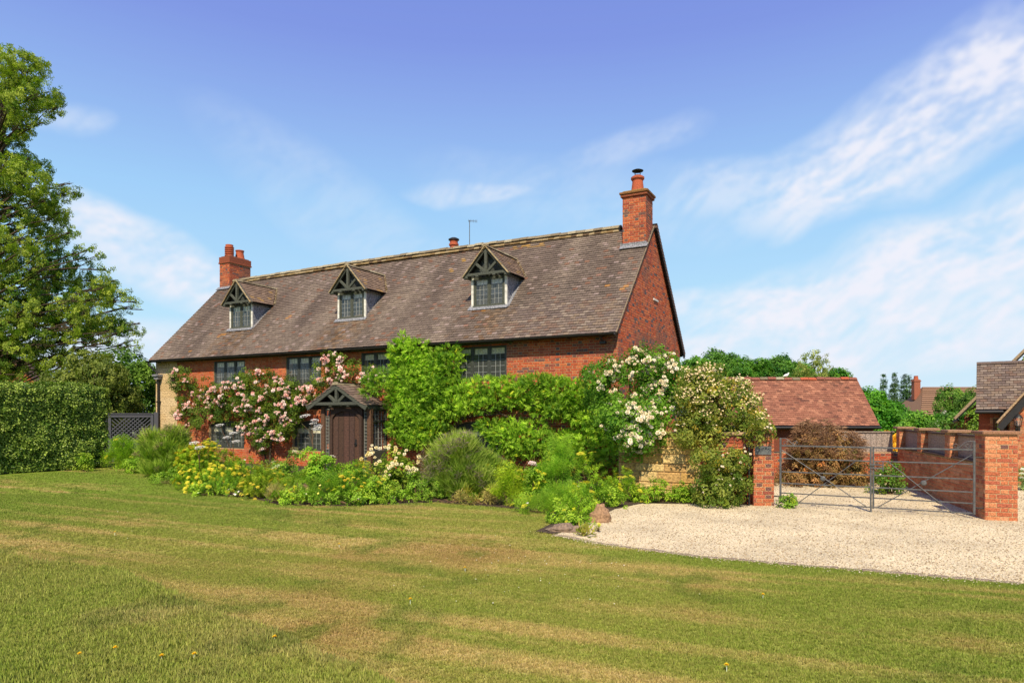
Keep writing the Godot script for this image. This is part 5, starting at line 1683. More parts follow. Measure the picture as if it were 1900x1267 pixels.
	bush("corner_weeds", "thin weeds growing beside the mossy rock at the lawn corner", "weeds", at(1085, 9.75), 0.16, 0.14, 0.1, "grass", C(110, 120, 50), C(150, 120, 70), 120.0, 0.12)
	bush("gate_weed", "dark green leafy weed in the gravel below the left gate", "weed", at(1466, 12.75), 0.17, 0.24, 0.14, "cluster", C(48, 92, 30), C(96, 134, 52), 120.0, 0.15)
	for q in [[250, 20.6, 0.9, 0.55, "low green plants between fern and lavender at the far lawn edge", 0], [330, 17.2, 0.8, 0.5, "dark green filler between lavender and the largest yellow mound", 1], [440, 16.4, 0.9, 0.85, "leafy plants behind the yellow mound beneath the pink rose", 0], [500, 16.0, 0.6, 0.8, "green growth around the foot of the pink rose", 1], [640, 15.4, 0.9, 0.8, "green plants lining the path before the front door", 0], [690, 13.4, 0.5, 0.5, "leafy plants between gold flower patch and cream roses", 0], [775, 13.9, 0.55, 0.6, "dark leafy plants between cream roses and round lavender", 1], [930, 14.6, 0.7, 0.95, "green plants behind the yellow stemmed fennel", 0], [1020, 14.4, 0.7, 0.9, "green plants under the right part of the wisteria", 1], [1045, 12.3, 0.55, 0.6, "grassy green plants at the turn of the border", 2], [1010, 12.1, 0.6, 0.35, "low feathery plants along the lawn at the turn of the border", 2], [1058, 11.7, 0.35, 0.5, "green plants behind the boulder by the drive", 0], [1120, 12.9, 0.6, 0.45, "lime coloured low plants in front of the stone wall", 0], [390, 14.75, 0.7, 0.28, "dense low edging plants below the largest yellow mound", 0], [545, 13.35, 0.6, 0.3, "low edging plants beneath the sparse yellow spurge", 0], [650, 13.15, 0.7, 0.3, "low edging plants below the gold flower patch", 1], [735, 13.6, 0.6, 0.28, "low edging plants beneath the cream roses", 0]]:
		bush("border_plant", q[4], "border plant", at(q[0], q[1]), q[2], q[3], minf(0.4, q[2] * 0.6), ["cluster", "cluster", "feather"][q[5]], [C(78, 118, 32), C(58, 100, 30), C(84, 128, 36)][q[5]], [C(136, 162, 50), C(108, 144, 48), C(142, 170, 60)][q[5]], 72.0, [0.13, 0.13, 0.2][q[5]], [["umbel", yel, yel2, 0.05, 0.11, "flower_head"], ["floret", white, white, 0.02, 0.06, "small_flower"]])
	# tall cow parsley with white heads in front of the window left of the door
	var cp := thing("angelica", "tall stalk with white flat flower heads before the ground floor window", "wild flower", at(578, 15.0))
	var cs := B.new()
	cs.tube([V(0, 0, 0), V(0.03, 0.9, 0), V(0.0, 1.6, 0)], [0.012, 0.01, 0.006], 6)
	for k in 4: cs.tube([V(0.02, 1.1 + k * 0.08, 0), V(rf(-0.2, 0.2), 1.35 + k * 0.08, rf(-0.1, 0.15))], [0.006, 0.004], 5)
	obj("stem", cs, M.twig, cp)
	for k in 5:
		var m: Material = M.paint_white
		put("flower_head", SP.umbel, m, cp, pose(V(rf(-0.16, 0.16), 1.38 + k * 0.07, rf(-0.1, 0.15)), V(rf(-0.2, 0.2), 1, 0.3), rf(0.16, 0.24)))
	var co := thing("angelica", "stalk with two grey white flower heads over the yellow mound", "wild flower", at(372, 15.6))
	var cs2 := B.new()
	cs2.tube([V(0, 0, 0), V(0.0, 0.8, 0.1), V(-0.05, 1.12, 0.2)], [0.012, 0.01, 0.006], 6)
	cs2.tube([V(0, 0.7, 0.08), V(0.1, 1.02, 0.25)], [0.008, 0.005], 6)
	obj("stem", cs2, M.twig, co)
	for k in 2: put("flower_head", SP.umbel, M.paint_white, co, pose([V(-0.05, 1.05, 0.2), V(0.1, 0.95, 0.25)][k], V(0, 1, 0.3), 0.22))
	var cq := thing("angelica", "stalk with white flower heads before the arched window at left", "wild flower", at(432, 16.6))
	var cs3 := B.new()
	cs3.tube([V(0, 0, 0), V(0.0, 0.8, 0), V(0.02, 1.3, 0.05)], [0.012, 0.01, 0.006], 6)
	cs3.tube([V(0, 0.8, 0), V(-0.3, 1.5, 0.05)], [0.008, 0.005], 6)
	obj("stem", cs3, M.twig, cq)
	for k in 4: put("flower_head", SP.umbel, M.paint_white, cq, pose([V(0.02, 1.25, 0.05), V(-0.3, 1.45, 0.05), V(0.12, 1.05, 0.1), V(-0.1, 1.15, 0.1)][k], V(0, 1, 0.3), 0.2))
	for q in [[1062, 10.75, 0.3, 0.26, "low green leaves filling the corner between the two rocks"], [1088, 11.75, 0.3, 0.34, "leafy green plants just behind the pointed boulder"], [1040, 10.9, 0.3, 0.3, "grassy weeds at the lawn edge behind the flat mossy rock"]]:
		bush("corner_plant", q[4], "border plant", at(q[0], q[1]), q[2], q[3], q[2] * 0.8, "cluster", C(84, 122, 34), C(140, 164, 52), 95.0, 0.1, [["umbel", yel, yel2, 0.06, 0.07, "flower_head"]])
	lime = 0.0
	# rocks
	for q in [[1112, 11.05, 0.2, 0.3, "pointed brown boulder at the corner of the drive"], [1043, 10.2, 0.26, 0.13, "flat mossy rock at the lawn corner of the border"], [1070, 10.1, 0.14, 0.1, "small grey rock next to the flat mossy rock"], [560, 14.05, 0.24, 0.34, "weathered flat stone half hidden in the border plants"]]:
		var rk := B.new()
		rk.col = C(164, 130, 98) if q[1] > 11.0 else C(140, 118, 100)
		rock(rk, q[2], q[3])
		var o := obj("rock", rk, M.stone, self)
		o.name = numbered("rock")
		o.position = at(q[0], q[1])
		o.set_meta("label", q[4]); o.set_meta("category", "rock")
func rock(b: B, r: float, h: float) -> void:
	var n := 10
	var rings: Array = []
	for j in 5:
		var ring: Array = []
		var t := j / 4.0
		for k in n:
			var a := TAU * k / n
			var rr := r * (1.0 - t * t * 0.65) * rf(0.8, 1.15)
			ring.append(V(cos(a) * rr + t * r * 0.15, h * t * rf(0.85, 1.05), sin(a) * rr * 0.75))
		rings.append(ring)
	for j in 4:
		for k in n:
			var m := (k + 1) % n
			b.qo(rings[j][k], rings[j][m], rings[j + 1][m], rings[j + 1][k], V(0, h * 0.4, 0))
	for k in n: b.to(V(r * 0.15, h, 0), rings[4][k], rings[4][(k + 1) % n], V(0, 0, 0))

# ---------------------------------------------------------------- hedge, trellis gate, the tree and what stands behind them
func left_side() -> void:
	rng.seed = 140
	var a := V(-17.0, 0, -16.2); var e := V(-13.82, 0, -22.7)
	var hd := thing("clipped_hedge", "tall clipped beech hedge at the left edge of the lawn", "hedge", V(-14.2, 0, -22.0))
	var dir := (e - a).normalized()
	var nrm := V(-dir.z, 0, dir.x)
	if nrm.x < 0.0: nrm = -nrm
	var xf: Array = []; var cols: Array = []
	var l := a.distance_to(e)
	for i in 15500:
		var s := rf(0, l); var y := rf(0.05, 2.64)
		var r := rng.randf()
		var p: Vector3; var d: Vector3
		var bump := noi.get_noise_2d(s * 70.0, y * 70.0) * 0.2 + noi.get_noise_2d(s * 24.0 + 90.0, y * 30.0) * 0.25
		if r < 0.66:
			p = a + dir * s + V(0, y, 0) + nrm * (bump - rf(0.0, 0.14)); d = nrm
		elif r < 0.83:
			p = a + dir * s - nrm * rf(0, 1.1) + V(0, 2.64 + bump * 0.7 - rf(0, 0.08), 0); d = Vector3.UP
		else:
			p = e - nrm * rf(0, 1.1) + V(0, y, 0) + dir * (bump - rf(0, 0.1)); d = dir
		xf.append(pose(p - V(-14.2, 0, -22.0), d + V(0, 0.35, 0) + ball() * 0.6, rf(0.12, 0.2)))
		cols.append(C(58, 90, 26).lerp(C(150, 168, 74), pow(rng.randf(), 1.2)) * rf(1.1, 1.5))
	scatter("foliage", SP.hedge, M.leaf_gloss, xf, cols, hd)
	var core := B.new()
	core.box(Transform3D(Basis(nrm, Vector3.UP, -dir).orthonormalized(), (a + e) * 0.5 - nrm * 0.55 + V(14.2, 1.25, 22.0)), V(0.6, 2.35, l - 0.5))
	obj("branch_core", core, M.bark, hd)
	# trellis gate
	var g0 := V(-15.35, 0, -25.5); var g1 := V(-14.05, 0, -26.3)
	var g := thing("trellis_gate", "dark grey garden gate with a lattice panel between hedge and house", "gate", g0, -atan2(g1.z - g0.z, g1.x - g0.x))
	var gl := g0.distance_to(g1)
	var fr := B.new()
	fr.cx(0, 0.1, 0, 1.82, -0.04, 0.04); fr.cx(gl - 0.1, gl, 0, 1.82, -0.04, 0.04)
	fr.cx(0.1, gl - 0.1, 1.7, 1.82, -0.035, 0.035); fr.cx(0.1, gl - 0.1, 0.62, 0.74, -0.035, 0.035); fr.cx(0.1, gl - 0.1, 0.02, 0.14, -0.035, 0.035)
	fr.cx(-0.03, gl + 0.03, 1.82, 1.86, -0.06, 0.06)
	fr.cx(gl + 0.02, gl + 0.16, 0, 1.9, -0.07, 0.07); fr.cx(-0.4, -0.03, 0, 1.85, -0.05, 0.03)
	var gm := mat("gate_paint", S(78, 80, 88), 0.75)
	obj("gate_frame", fr, gm, g)
	for k in 8:
		var w := (gl - 0.2) / 8.0
		var b := B.new()
		b.cx(0.1 + k * w + 0.004, 0.1 + (k + 1) * w - 0.004, 0.14, 0.62, -0.012, 0.012)
		obj("plank", b, gm, g)
	for k in 14:
		for s in [-1, 1]:
			var x0 := 0.1 + (gl - 0.2) * (k - 3) / 9.0
			var p := Vector2(x0, 0.74); var q := Vector2(x0 + 0.96, 1.7)
			if s < 0:
				p = Vector2(gl - x0, 0.74); q = Vector2(gl - x0 - 0.96, 1.7)
			var c := clip_x(p, q, 0.1, gl - 0.1)
			if c.size() == 2 and c[0].distance_to(c[1]) > 0.08:
				var b := B.new()
				b.bar(V(c[0].x, c[0].y, s * 0.008), V(c[1].x, c[1].y, s * 0.008), 0.02, 0.035, Vector3.UP, 0.002)
				obj("lattice_slat", b, gm, g)
	# the big tree: most of it stands left of the frame
	rng.seed = 150
	var base := V(-25.5, 0, -30.5)
	var bl: Array = []
	for q in [[15, 130, 45], [55, 145, 35], [75, 185, 34], [30, 190, 45], [95, 180, 16], [40, 225, 28], [12, 250, 30], [10, 300, 36], [40, 300, 22], [70, 310, 18], [30, 350, 40], [80, 365, 22], [120, 360, 16], [140, 357, 8], [20, 400, 45], [70, 410, 34], [110, 395, 14], [60, 460, 50], [20, 470, 50], [115, 450, 26], [100, 505, 40], [150, 490, 16], [180, 475, 8], [40, 540, 55], [100, 560, 46], [150, 545, 34], [190, 530, 22], [215, 555, 20], [240, 570, 12], [175, 590, 34], [220, 600, 24], [250, 610, 14], [40, 610, 50], [110, 615, 40], [150, 630, 26], [70, 650, 32], [25, 660, 30], [200, 635, 14], [262, 575, 6], [255, 640, 6], [165, 520, 18], [20, 690, 26], [60, 684, 26], [100, 672, 24], [130, 660, 18], [-20, 680, 30], [185, 565, 26], [135, 590, 30], [90, 520, 36], [60, 580, 40], [130, 430, 10], [140, 470, 12], [165, 462, 7], [195, 500, 9], [212, 520, 8], [232, 545, 8], [250, 560, 7], [258, 600, 7], [246, 630, 8], [232, 612, 10], [225, 640, 7], [205, 615, 14], [186, 640, 12], [160, 655, 14], [130, 340, 8], [100, 350, 12], [85, 330, 10], [105, 200, 9], [112, 172, 7], [75, 228, 9], [62, 300, 9], [-40, 200, 60], [-60, 350, 80], [-60, 500, 80], [-50, 620, 70], [-120, 300, 80], [-130, 450, 90], [-110, 590, 70], [-60, 130, 50], [-130, 180, 60], [-220, 380, 90], [-220, 540, 80]]:
		var n := 3 if q[2] > 20 else 1
		for k in n:
			var d := 30.5 + rf(-2.0, 2.4)
			var r: float = q[2] * d / PX * (rf(0.55, 0.9) if n > 1 else 1.0)
			var c := at(q[0] + (rf(-1, 1) * q[2] * 0.55 if n > 1 else 0.0), d, hgt(q[1] + (rf(-1, 1) * q[2] * 0.5 if n > 1 else 0.0), d))
			bl.append([c - base, V(r, r * 0.7, r)])
	gaps = 0.0
	tree("leaning_lime_tree", "large leafy tree reaching in from the left edge over the hedge", base, 0.42, bl, "cluster", C(60, 94, 26), C(146, 156, 62), 40.0, 0.22, -0.15, "leaf", 0.22)
	gaps = -2.0
	# behind hedge and gate
	rng.seed = 160
	tree("garden_tree", "round dark green tree behind the trellis gate", at(236, 28.8), 0.18, crown(16, V(0, 2.7, 0), V(1.8, 2.1, 1.5), 0.75), "cluster", C(44, 80, 26), C(104, 132, 48), 22.0, 0.32)
	tree("garden_tree", "olive green bushy tree behind the end of the hedge", at(172, 26.4), 0.18, crown(16, V(0, 2.4, 0), V(2.0, 2.0, 1.5), 0.75), "cluster", C(72, 88, 34), C(124, 132, 62), 22.0, 0.3)
	bush("bare_shrub", "brown twiggy shrub beside the house behind the trellis gate", "shrub", at(277, 29.2), 0.6, 2.5, 0.6, "needle", C(112, 84, 70), C(150, 122, 100), 34.0, 0.34, [], 0.4, "leaf_dull")
	bush("laurel", "light green shrub just behind the trellis gate", "shrub", at(212, 27.2), 0.7, 2.6, 0.6, "cluster", C(62, 104, 44), C(112, 142, 70), 34.0, 0.22)
	bush("evergreen_shrub", "dense shrubbery under the big tree behind the hedge", "shrub", at(85, 26.5), 2.6, 2.9, 0.8, "cluster", C(48, 78, 28), C(100, 120, 48), 20.0, 0.3, [], 0.3, "leaf", 0.8)
	var cot := thing("distant_brick_house", "glimpse of an orange brick house through the big tree", "house", at(8, 62.0), 0.3)
	var cw := B.new()
	cw.col = C(176, 98, 62)
	cw.prism(PackedVector2Array([Vector2(-2.0, 0), Vector2(2.4, 0), Vector2(2.4, 5.0), Vector2(0.2, 7.2), Vector2(-2.0, 5.0)]), -6.0, 0.0)
	obj("wall", cw, M.brick, cot)
	var cr := B.new()
	cr.col = C(110, 78, 66)
	for s in [-1, 1]: cr.bar(V(0.2 + s * 1.25, 6.05, -6.2), V(0.2 + s * 1.25, 6.05, 0.2), 3.3, 0.12, V(s * 1.0, 1.0, 0))
	obj("roof", cr, M.tile, cot)
	window(cot, -0.5, 0.8, 3.0, 4.2, 0.03, 2, 2, 3, 0.0, "blind", 0.0, "paint_white")
func clip_x(p: Vector2, q: Vector2, x0: float, x1: float) -> Array:
	var lo := minf(p.x, q.x); var hi := maxf(p.x, q.x)
	if hi <= x0 or lo >= x1: return []
	var f := func(x: float) -> Vector2: return p.lerp(q, (x - p.x) / (q.x - p.x))
	return [f.call(clampf(p.x, x0, x1)), f.call(clampf(q.x, x0, x1))]

# ---------------------------------------------------------------- walls and gates by the drive
# a brick pier w x dp with its front face towards turn; bricks one by one
func pier(o: Node3D, w: float, dp: float, h: float, singles: int, course := 0.075, mode := 2) -> void:
	var core := B.new()
	core.bx(-w / 2 + 0.006, w / 2 - 0.006, -0.1, h, -dp + 0.006, -0.006)
	obj("mortar_core", core, M.mortar, o)
	var fr := bond(w, 0.0, h - 0.02, course)
	lay(fr, Transform3D(Basis(), V(-w / 2, 0, 0)), o, singles, mode, course)
	lay(bond(dp, 0.0, h - 0.02, course), Transform3D(Basis(V(0, 0, 1), Vector3.UP, V(-1, 0, 0)), V(-w / 2, 0, -dp)), o, singles, mode, course)
	lay(bond(dp, 0.0, h - 0.02, course), Transform3D(Basis(V(0, 0, -1), Vector3.UP, V(1, 0, 0)), V(w / 2, 0, 0)), o, 0, mode, course)
	lay(bond(w, 0.0, h - 0.02, course), Transform3D(Basis(V(-1, 0, 0), Vector3.UP, V(0, 0, -1)), V(w / 2, 0, -dp)), o, 0, mode, course)

func drive_walls() -> void:
	rng.seed = 200
	# stone wall from the house corner to the gate pier
	var a := V(2.3, 0, -14.47); var e := V(4.72, 0, -13.28)
	var l := a.distance_to(e)
	var w := thing("stone_wall", "low wall of yellow sandstone blocks half covered by roses", "wall", a, -atan2(e.z - a.z, e.x - a.x))
	var core := B.new()
	core.bx(0, l, -0.1, 1.36, -0.33, -0.012)
	obj("mortar_core", core, M.mortar, w)
	var y := 0.0
	var row := 0
	while y < 1.3:
		var hh: float = [0.2, 0.16, 0.22, 0.17, 0.2, 0.15, 0.21][row % 7]
		var x := -0.1 if row % 2 else 0.0
		while x < l - 0.02:
			var sw := rf(0.24, 0.52)
			var xa := maxf(x, 0.0); var xb := minf(x + sw, l)
			if xb - xa > 0.06:
				var b := B.new()
				b.cb(Transform3D(Basis.from_euler(V(rf(-0.02, 0.02), rf(-0.02, 0.02), rf(-0.008, 0.008))), V((xa + xb) * 0.5, y + hh * 0.5, -0.06)), V(xb - xa - 0.012, hh - 0.012, 0.15), 0.016)
				if xb < l - 0.8: put("stone", b.mesh(), M["stone_%d" % (rng.randi() % 5)], w)
			x += sw
		y += hh
		row += 1
	lay(bond(0.98, 0.0, 1.36), Transform3D(Basis(), V(l - 0.98, 0, 0.008)), w, 70, 0)
	var cp := B.new()
	cp.col = C(176, 148, 112)
	for k in 9: cp.cx(l * k / 9.0 + 0.004, l * (k + 1) / 9.0 - 0.004, 1.36, 1.43, -0.38, 0.05, 0.02)
	obj("coping", cp, M.stone, w)
	# left pier
	rng.seed = 201
	var p := thing("gate_pier", "narrow red brick gate pier with a slate plate, half under the faded rose", "gate pier", V(4.885, 0, -13.02), -0.1)
	pier(p, 0.39, 0.39, 1.42, 100, 0.075, 5)
	var cap := B.new()
	cap.col = C(150, 100, 76)
	cap.cx(-0.22, 0.22, 1.42, 1.48, -0.415, 0.025, 0.012)
	obj("coping", cap, M.brick, p)
	var pl := thing("name_plate", "blank looking grey slate plate fixed to the left gate pier", "sign", V(4.885, 1.0, -13.02), -0.1)
	var pb := B.new()
	pb.cx(-0.17, 0.14, 0.0, 0.17, 0.004, 0.02, 0.004)
	obj("plate", pb, M.slate, pl)
	var jp := thing("drain_pipe", "thin black iron pipe running down beside the left gate pier", "pipe", V(4.62, 0, -13.08))
	var jb := B.new()
	jb.tube([V(0, 0.0, 0), V(0, 1.3, 0)], [0.022, 0.022], 8)
	obj("pipe", jb, M.black_iron, jp)
	# right pillar
	rng.seed = 202
	var q := thing("gate_pillar", "broad orange brick gate pillar at the right edge of the drive", "gate pier", V(8.15, 0, -11.18), -0.311)
	pier(q, 0.47, 0.5, 1.44, 130, 0.075, 2)
	var c2 := B.new()
	c2.col = C(158, 116, 88)
	c2.cx(-0.28, 0.28, 1.44, 1.5, -0.54, 0.045, 0.012)
	obj("coping", c2, M.brick, q)
	# wall with boarded openings running back from the pillar
	rng.seed = 203
	var g0 := V(8.16, 0, -11.68); var g1 := V(10.05, 0, -17.5)
	var gl := g0.distance_to(g1)
	var turn := -atan2(g1.z - g0.z, g1.x - g0.x)
	# x runs back along the wall, its seen face is -z turned: mirror by laying on the far side
	var wall := thing("panel_wall", "brick wall with board filled openings between short piers, right of the drive", "wall", g1, turn + PI)
	# from the far end to the pillar
	var body := B.new()
	body.bx(0, gl, -0.3, 0.92, -0.22, -0.007)
	obj("mortar_core", body, M.mortar, wall)
	var wl: Array = bond(gl, 0.0, 0.93)
	wl.reverse()
	wl.sort_custom(func(s, t): return s[0] > t[0])
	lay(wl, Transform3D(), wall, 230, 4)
	var ps: Array = [gl - 1.75, gl - 3.85, gl - 5.9]
	for k in ps.size():
		var x: float = ps[k]
		var pb2 := B.new()
		pb2.bx(x - 0.16, x + 0.16, 0.92, 1.42, -0.26, 0.034)
		var po := obj("pilaster", pb2, M.mortar, wall)
		var tmp := Node3D.new()
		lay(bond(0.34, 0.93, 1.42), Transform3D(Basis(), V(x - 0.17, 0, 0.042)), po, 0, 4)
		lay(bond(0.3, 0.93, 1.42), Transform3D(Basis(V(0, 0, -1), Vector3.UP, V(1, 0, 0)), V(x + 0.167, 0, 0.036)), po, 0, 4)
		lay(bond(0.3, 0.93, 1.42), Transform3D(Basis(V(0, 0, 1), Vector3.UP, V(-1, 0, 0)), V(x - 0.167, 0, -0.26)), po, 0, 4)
		tmp.free()
		var pc := B.new()
		pc.col = C(158, 122, 94)
		pc.cx(x - 0.24, x + 0.24, 1.42, 1.48, -0.32, 0.1, 0.01)
		obj("pilaster_coping", pc, M.brick, wall)
	var xs: Array = [gl, gl - 1.59, gl - 1.91, gl - 3.69, gl - 4.01, gl - 5.74]
	for k in 3:
		var xb: float = xs[k * 2]; var xa: float = xs[k * 2 + 1]
		var bd := B.new()
		bd.col = C(96, 74, 60)
		bd.cx(xa, xb, 0.93, 0.965, -0.2, 0.03, 0.006)
		bd.cx(xa, xb, 1.37, 1.41, -0.17, -0.06, 0.006)
		var rail := obj("rail", bd, M.boards, wall)
		var n := 12
		for i in n:
			var b := B.new()
			var f0 := lerpf(xa, xb, float(i) / n); var f1 := lerpf(xa, xb, float(i + 1) / n)
			b.col = C(172, 150, 134) * rf(0.9, 1.1)
			b.cx(f0 + 0.002, f1 - 0.002, 0.965, 1.37, -0.13 + rf(-0.002, 0.002), -0.1, 0.004)
			obj("board", b, M.boards, rail)
	# brick wall across the back of the drive, with a fence panel on it
	rng.seed = 204
	var bw := thing("yard_wall", "old low brick wall behind the gates at the back of the drive", "wall", V(5.4, -0.05, -17.6))
	var bb := B.new()
	bb.bx(0, 4.8, -0.9, 0.86, -0.24, -0.007)
	obj("mortar_core", bb, M.mortar_grey, bw)
	var bl := bond(4.8, 0.0, 0.86)
	bl.sort_custom(func(s, t): return s[0] > t[0])
	lay(bl, Transform3D(), bw, 200, 0)
	var fp := thing("fence_panel", "weathered grey board fence standing on the low wall behind the brown bush", "fence", V(8.15, 0.81, -17.7))
	for i in 13:
		var b := B.new()
		b.col = C(168, 152, 142) * rf(0.88, 1.08)
		b.cx(i * 0.145 + 0.003, (i + 1) * 0.145 - 0.003, 0.0, 0.5 + rf(-0.01, 0.01), -0.012, 0.012, 0.004)
		obj("board", b, M.boards, fp)
	var fb := B.new()
	fb.col = C(150, 134, 120)
	fb.cx(-0.02, 1.92, 0.5, 0.54, -0.04, 0.04, 0.006)
	obj("cap_rail", fb, M.boards, fp)
	gates()
	rng.seed = 205
	bush("brown_clematis", "big brown half dry climber heaped over the wall behind the gates", "climbing plant", at(1535, 16.7), 1.32, 1.72, 0.6, "cluster", C(84, 78, 40), C(138, 104, 66), 62.0, 0.13, [["needle", C(130, 96, 70), C(176, 140, 108), 0.35, 0.26, "dry_shoot"]], 0.3, "leaf_dull", 0.3)
	bush("drive_shrub", "small green shrub with pale flowers inside the right gate", "shrub", at(1652, 15.0), 0.42, 0.74, 0.4, "rose", C(62, 98, 34), C(112, 140, 56), 62.0, 0.14, [["floret", C(226, 214, 170), C(240, 232, 200), 0.12, 0.06, "small_flower"]])
	bush("wall_weeds", "green weeds at the foot of the wall behind the left gate", "weeds", at(1462, 17.2), 0.22, 0.3, 0.14, "cluster", C(84, 112, 40), C(130, 150, 66), 80.0, 0.12)

func gates() -> void:
	# both leaves hang between the piers: h of each bar as in the photograph
	var p0 := V(5.16, 0, -12.98); var p1 := V(7.86, 0, -11.36)
	var mid := p0.lerp(p1, 0.505)
	for k in 2:
		var a: Vector3 = p0 if k == 0 else p1
		var l: float = a.distance_to(mid) - 0.02
		var turn: float = -atan2(mid.z - a.z, mid.x - a.x)
		var g := thing("metal_gate", ["left leaf of the grey estate gate, hung on the narrow pier", "right leaf of the grey estate gate, hung on the broad pillar"][k], "gate", a, turn, "the two leaves of the drive gate")
		var top := 1.19
		var hs := B.new()
		hs.bar(V(0.03, 0.08, 0), V(0.03, top + 0.14, 0), 0.035, 0.045, Vector3.BACK)
		obj("hanging_stile", hs, M.steel, g)
		var cs := B.new()
		cs.bar(V(l, 0.0 if k == 0 else 0.08, 0), V(l, top + 0.01, 0), 0.03, 0.035, Vector3.BACK)
		obj("closing_stile", cs, M.steel, g)
		for y in [0.1, 0.27, 0.46, 0.68, 0.935, top - 0.01]:
			var b := B.new()
			b.bar(V(0.04, y, 0), V(l, y, 0), 0.012, 0.022 if y < top - 0.02 else 0.028)
			obj("bar", b, M.steel, g)
		for s in 2:
			var d := B.new()
			if s == 0: d.tube([V(0.05, 1.1, 0.014), V(l - 0.06, 0.1, 0.014)], [0.009, 0.009], 6)
			else: d.tube([V(0.35, 0.1, -0.014), V(l - 0.25, 0.92, -0.014)], [0.009, 0.009], 6)
			obj("brace", d, M.steel, g)
		var bo := B.new()
		bo.lathe(Transform3D(Basis(Vector3.RIGHT, PI / 2), V(l * 0.495, 0.58, 0.006)), [Vector2(0.0, 0.03), Vector2(0.032, 0.026), Vector2(0.048, 0.012), Vector2(0.048, -0.012), Vector2(0.032, -0.03), Vector2(0.0, -0.034)], 16)
		obj("boss", bo, M.steel, g)
		var sc := B.new()
		var pts: Array = []; var rad: Array = []
		for i in 14:
			var t := i / 13.0
			pts.append(V(0.03 + 0.36 * t, top + 0.12 * (1.0 - t) + 0.04 * sin(t * PI * 2.0), 0)); rad.append(0.007)
		sc.tube(pts, rad, 6)
		for c in 2:
			pts = []; rad = []
			for i in 16:
				var an := i / 15.0 * TAU * 1.1
				var rr := 0.045 - 0.028 * i / 15.0
				pts.append(V(0.12 + c * 0.17 + cos(an) * rr, top + 0.045 + sin(an) * rr, 0)); rad.append(0.006)
			sc.tube(pts, rad, 5)
		obj("scroll", sc, M.steel, g)
		var hb := B.new()
		for y in [0.2, 1.05]: hb.tube([V(-0.12, y, 0), V(0.03, y, 0)], [0.014, 0.014], 6)
		obj("hinge", hb, M.black_iron, g)
		if k == 0:
			var la := B.new()
			la.cx(l - 0.02, l + 0.2, 0.86, 0.885, 0.02, 0.035, 0.004)
			la.cx(l - 0.02, l + 0.2, 0.8, 0.825, 0.02, 0.035, 0.004)
			la.cx(l + 0.185, l + 0.205, 0.76, 0.93, 0.018, 0.037, 0.004)
			obj("latch", la, M.steel, g)

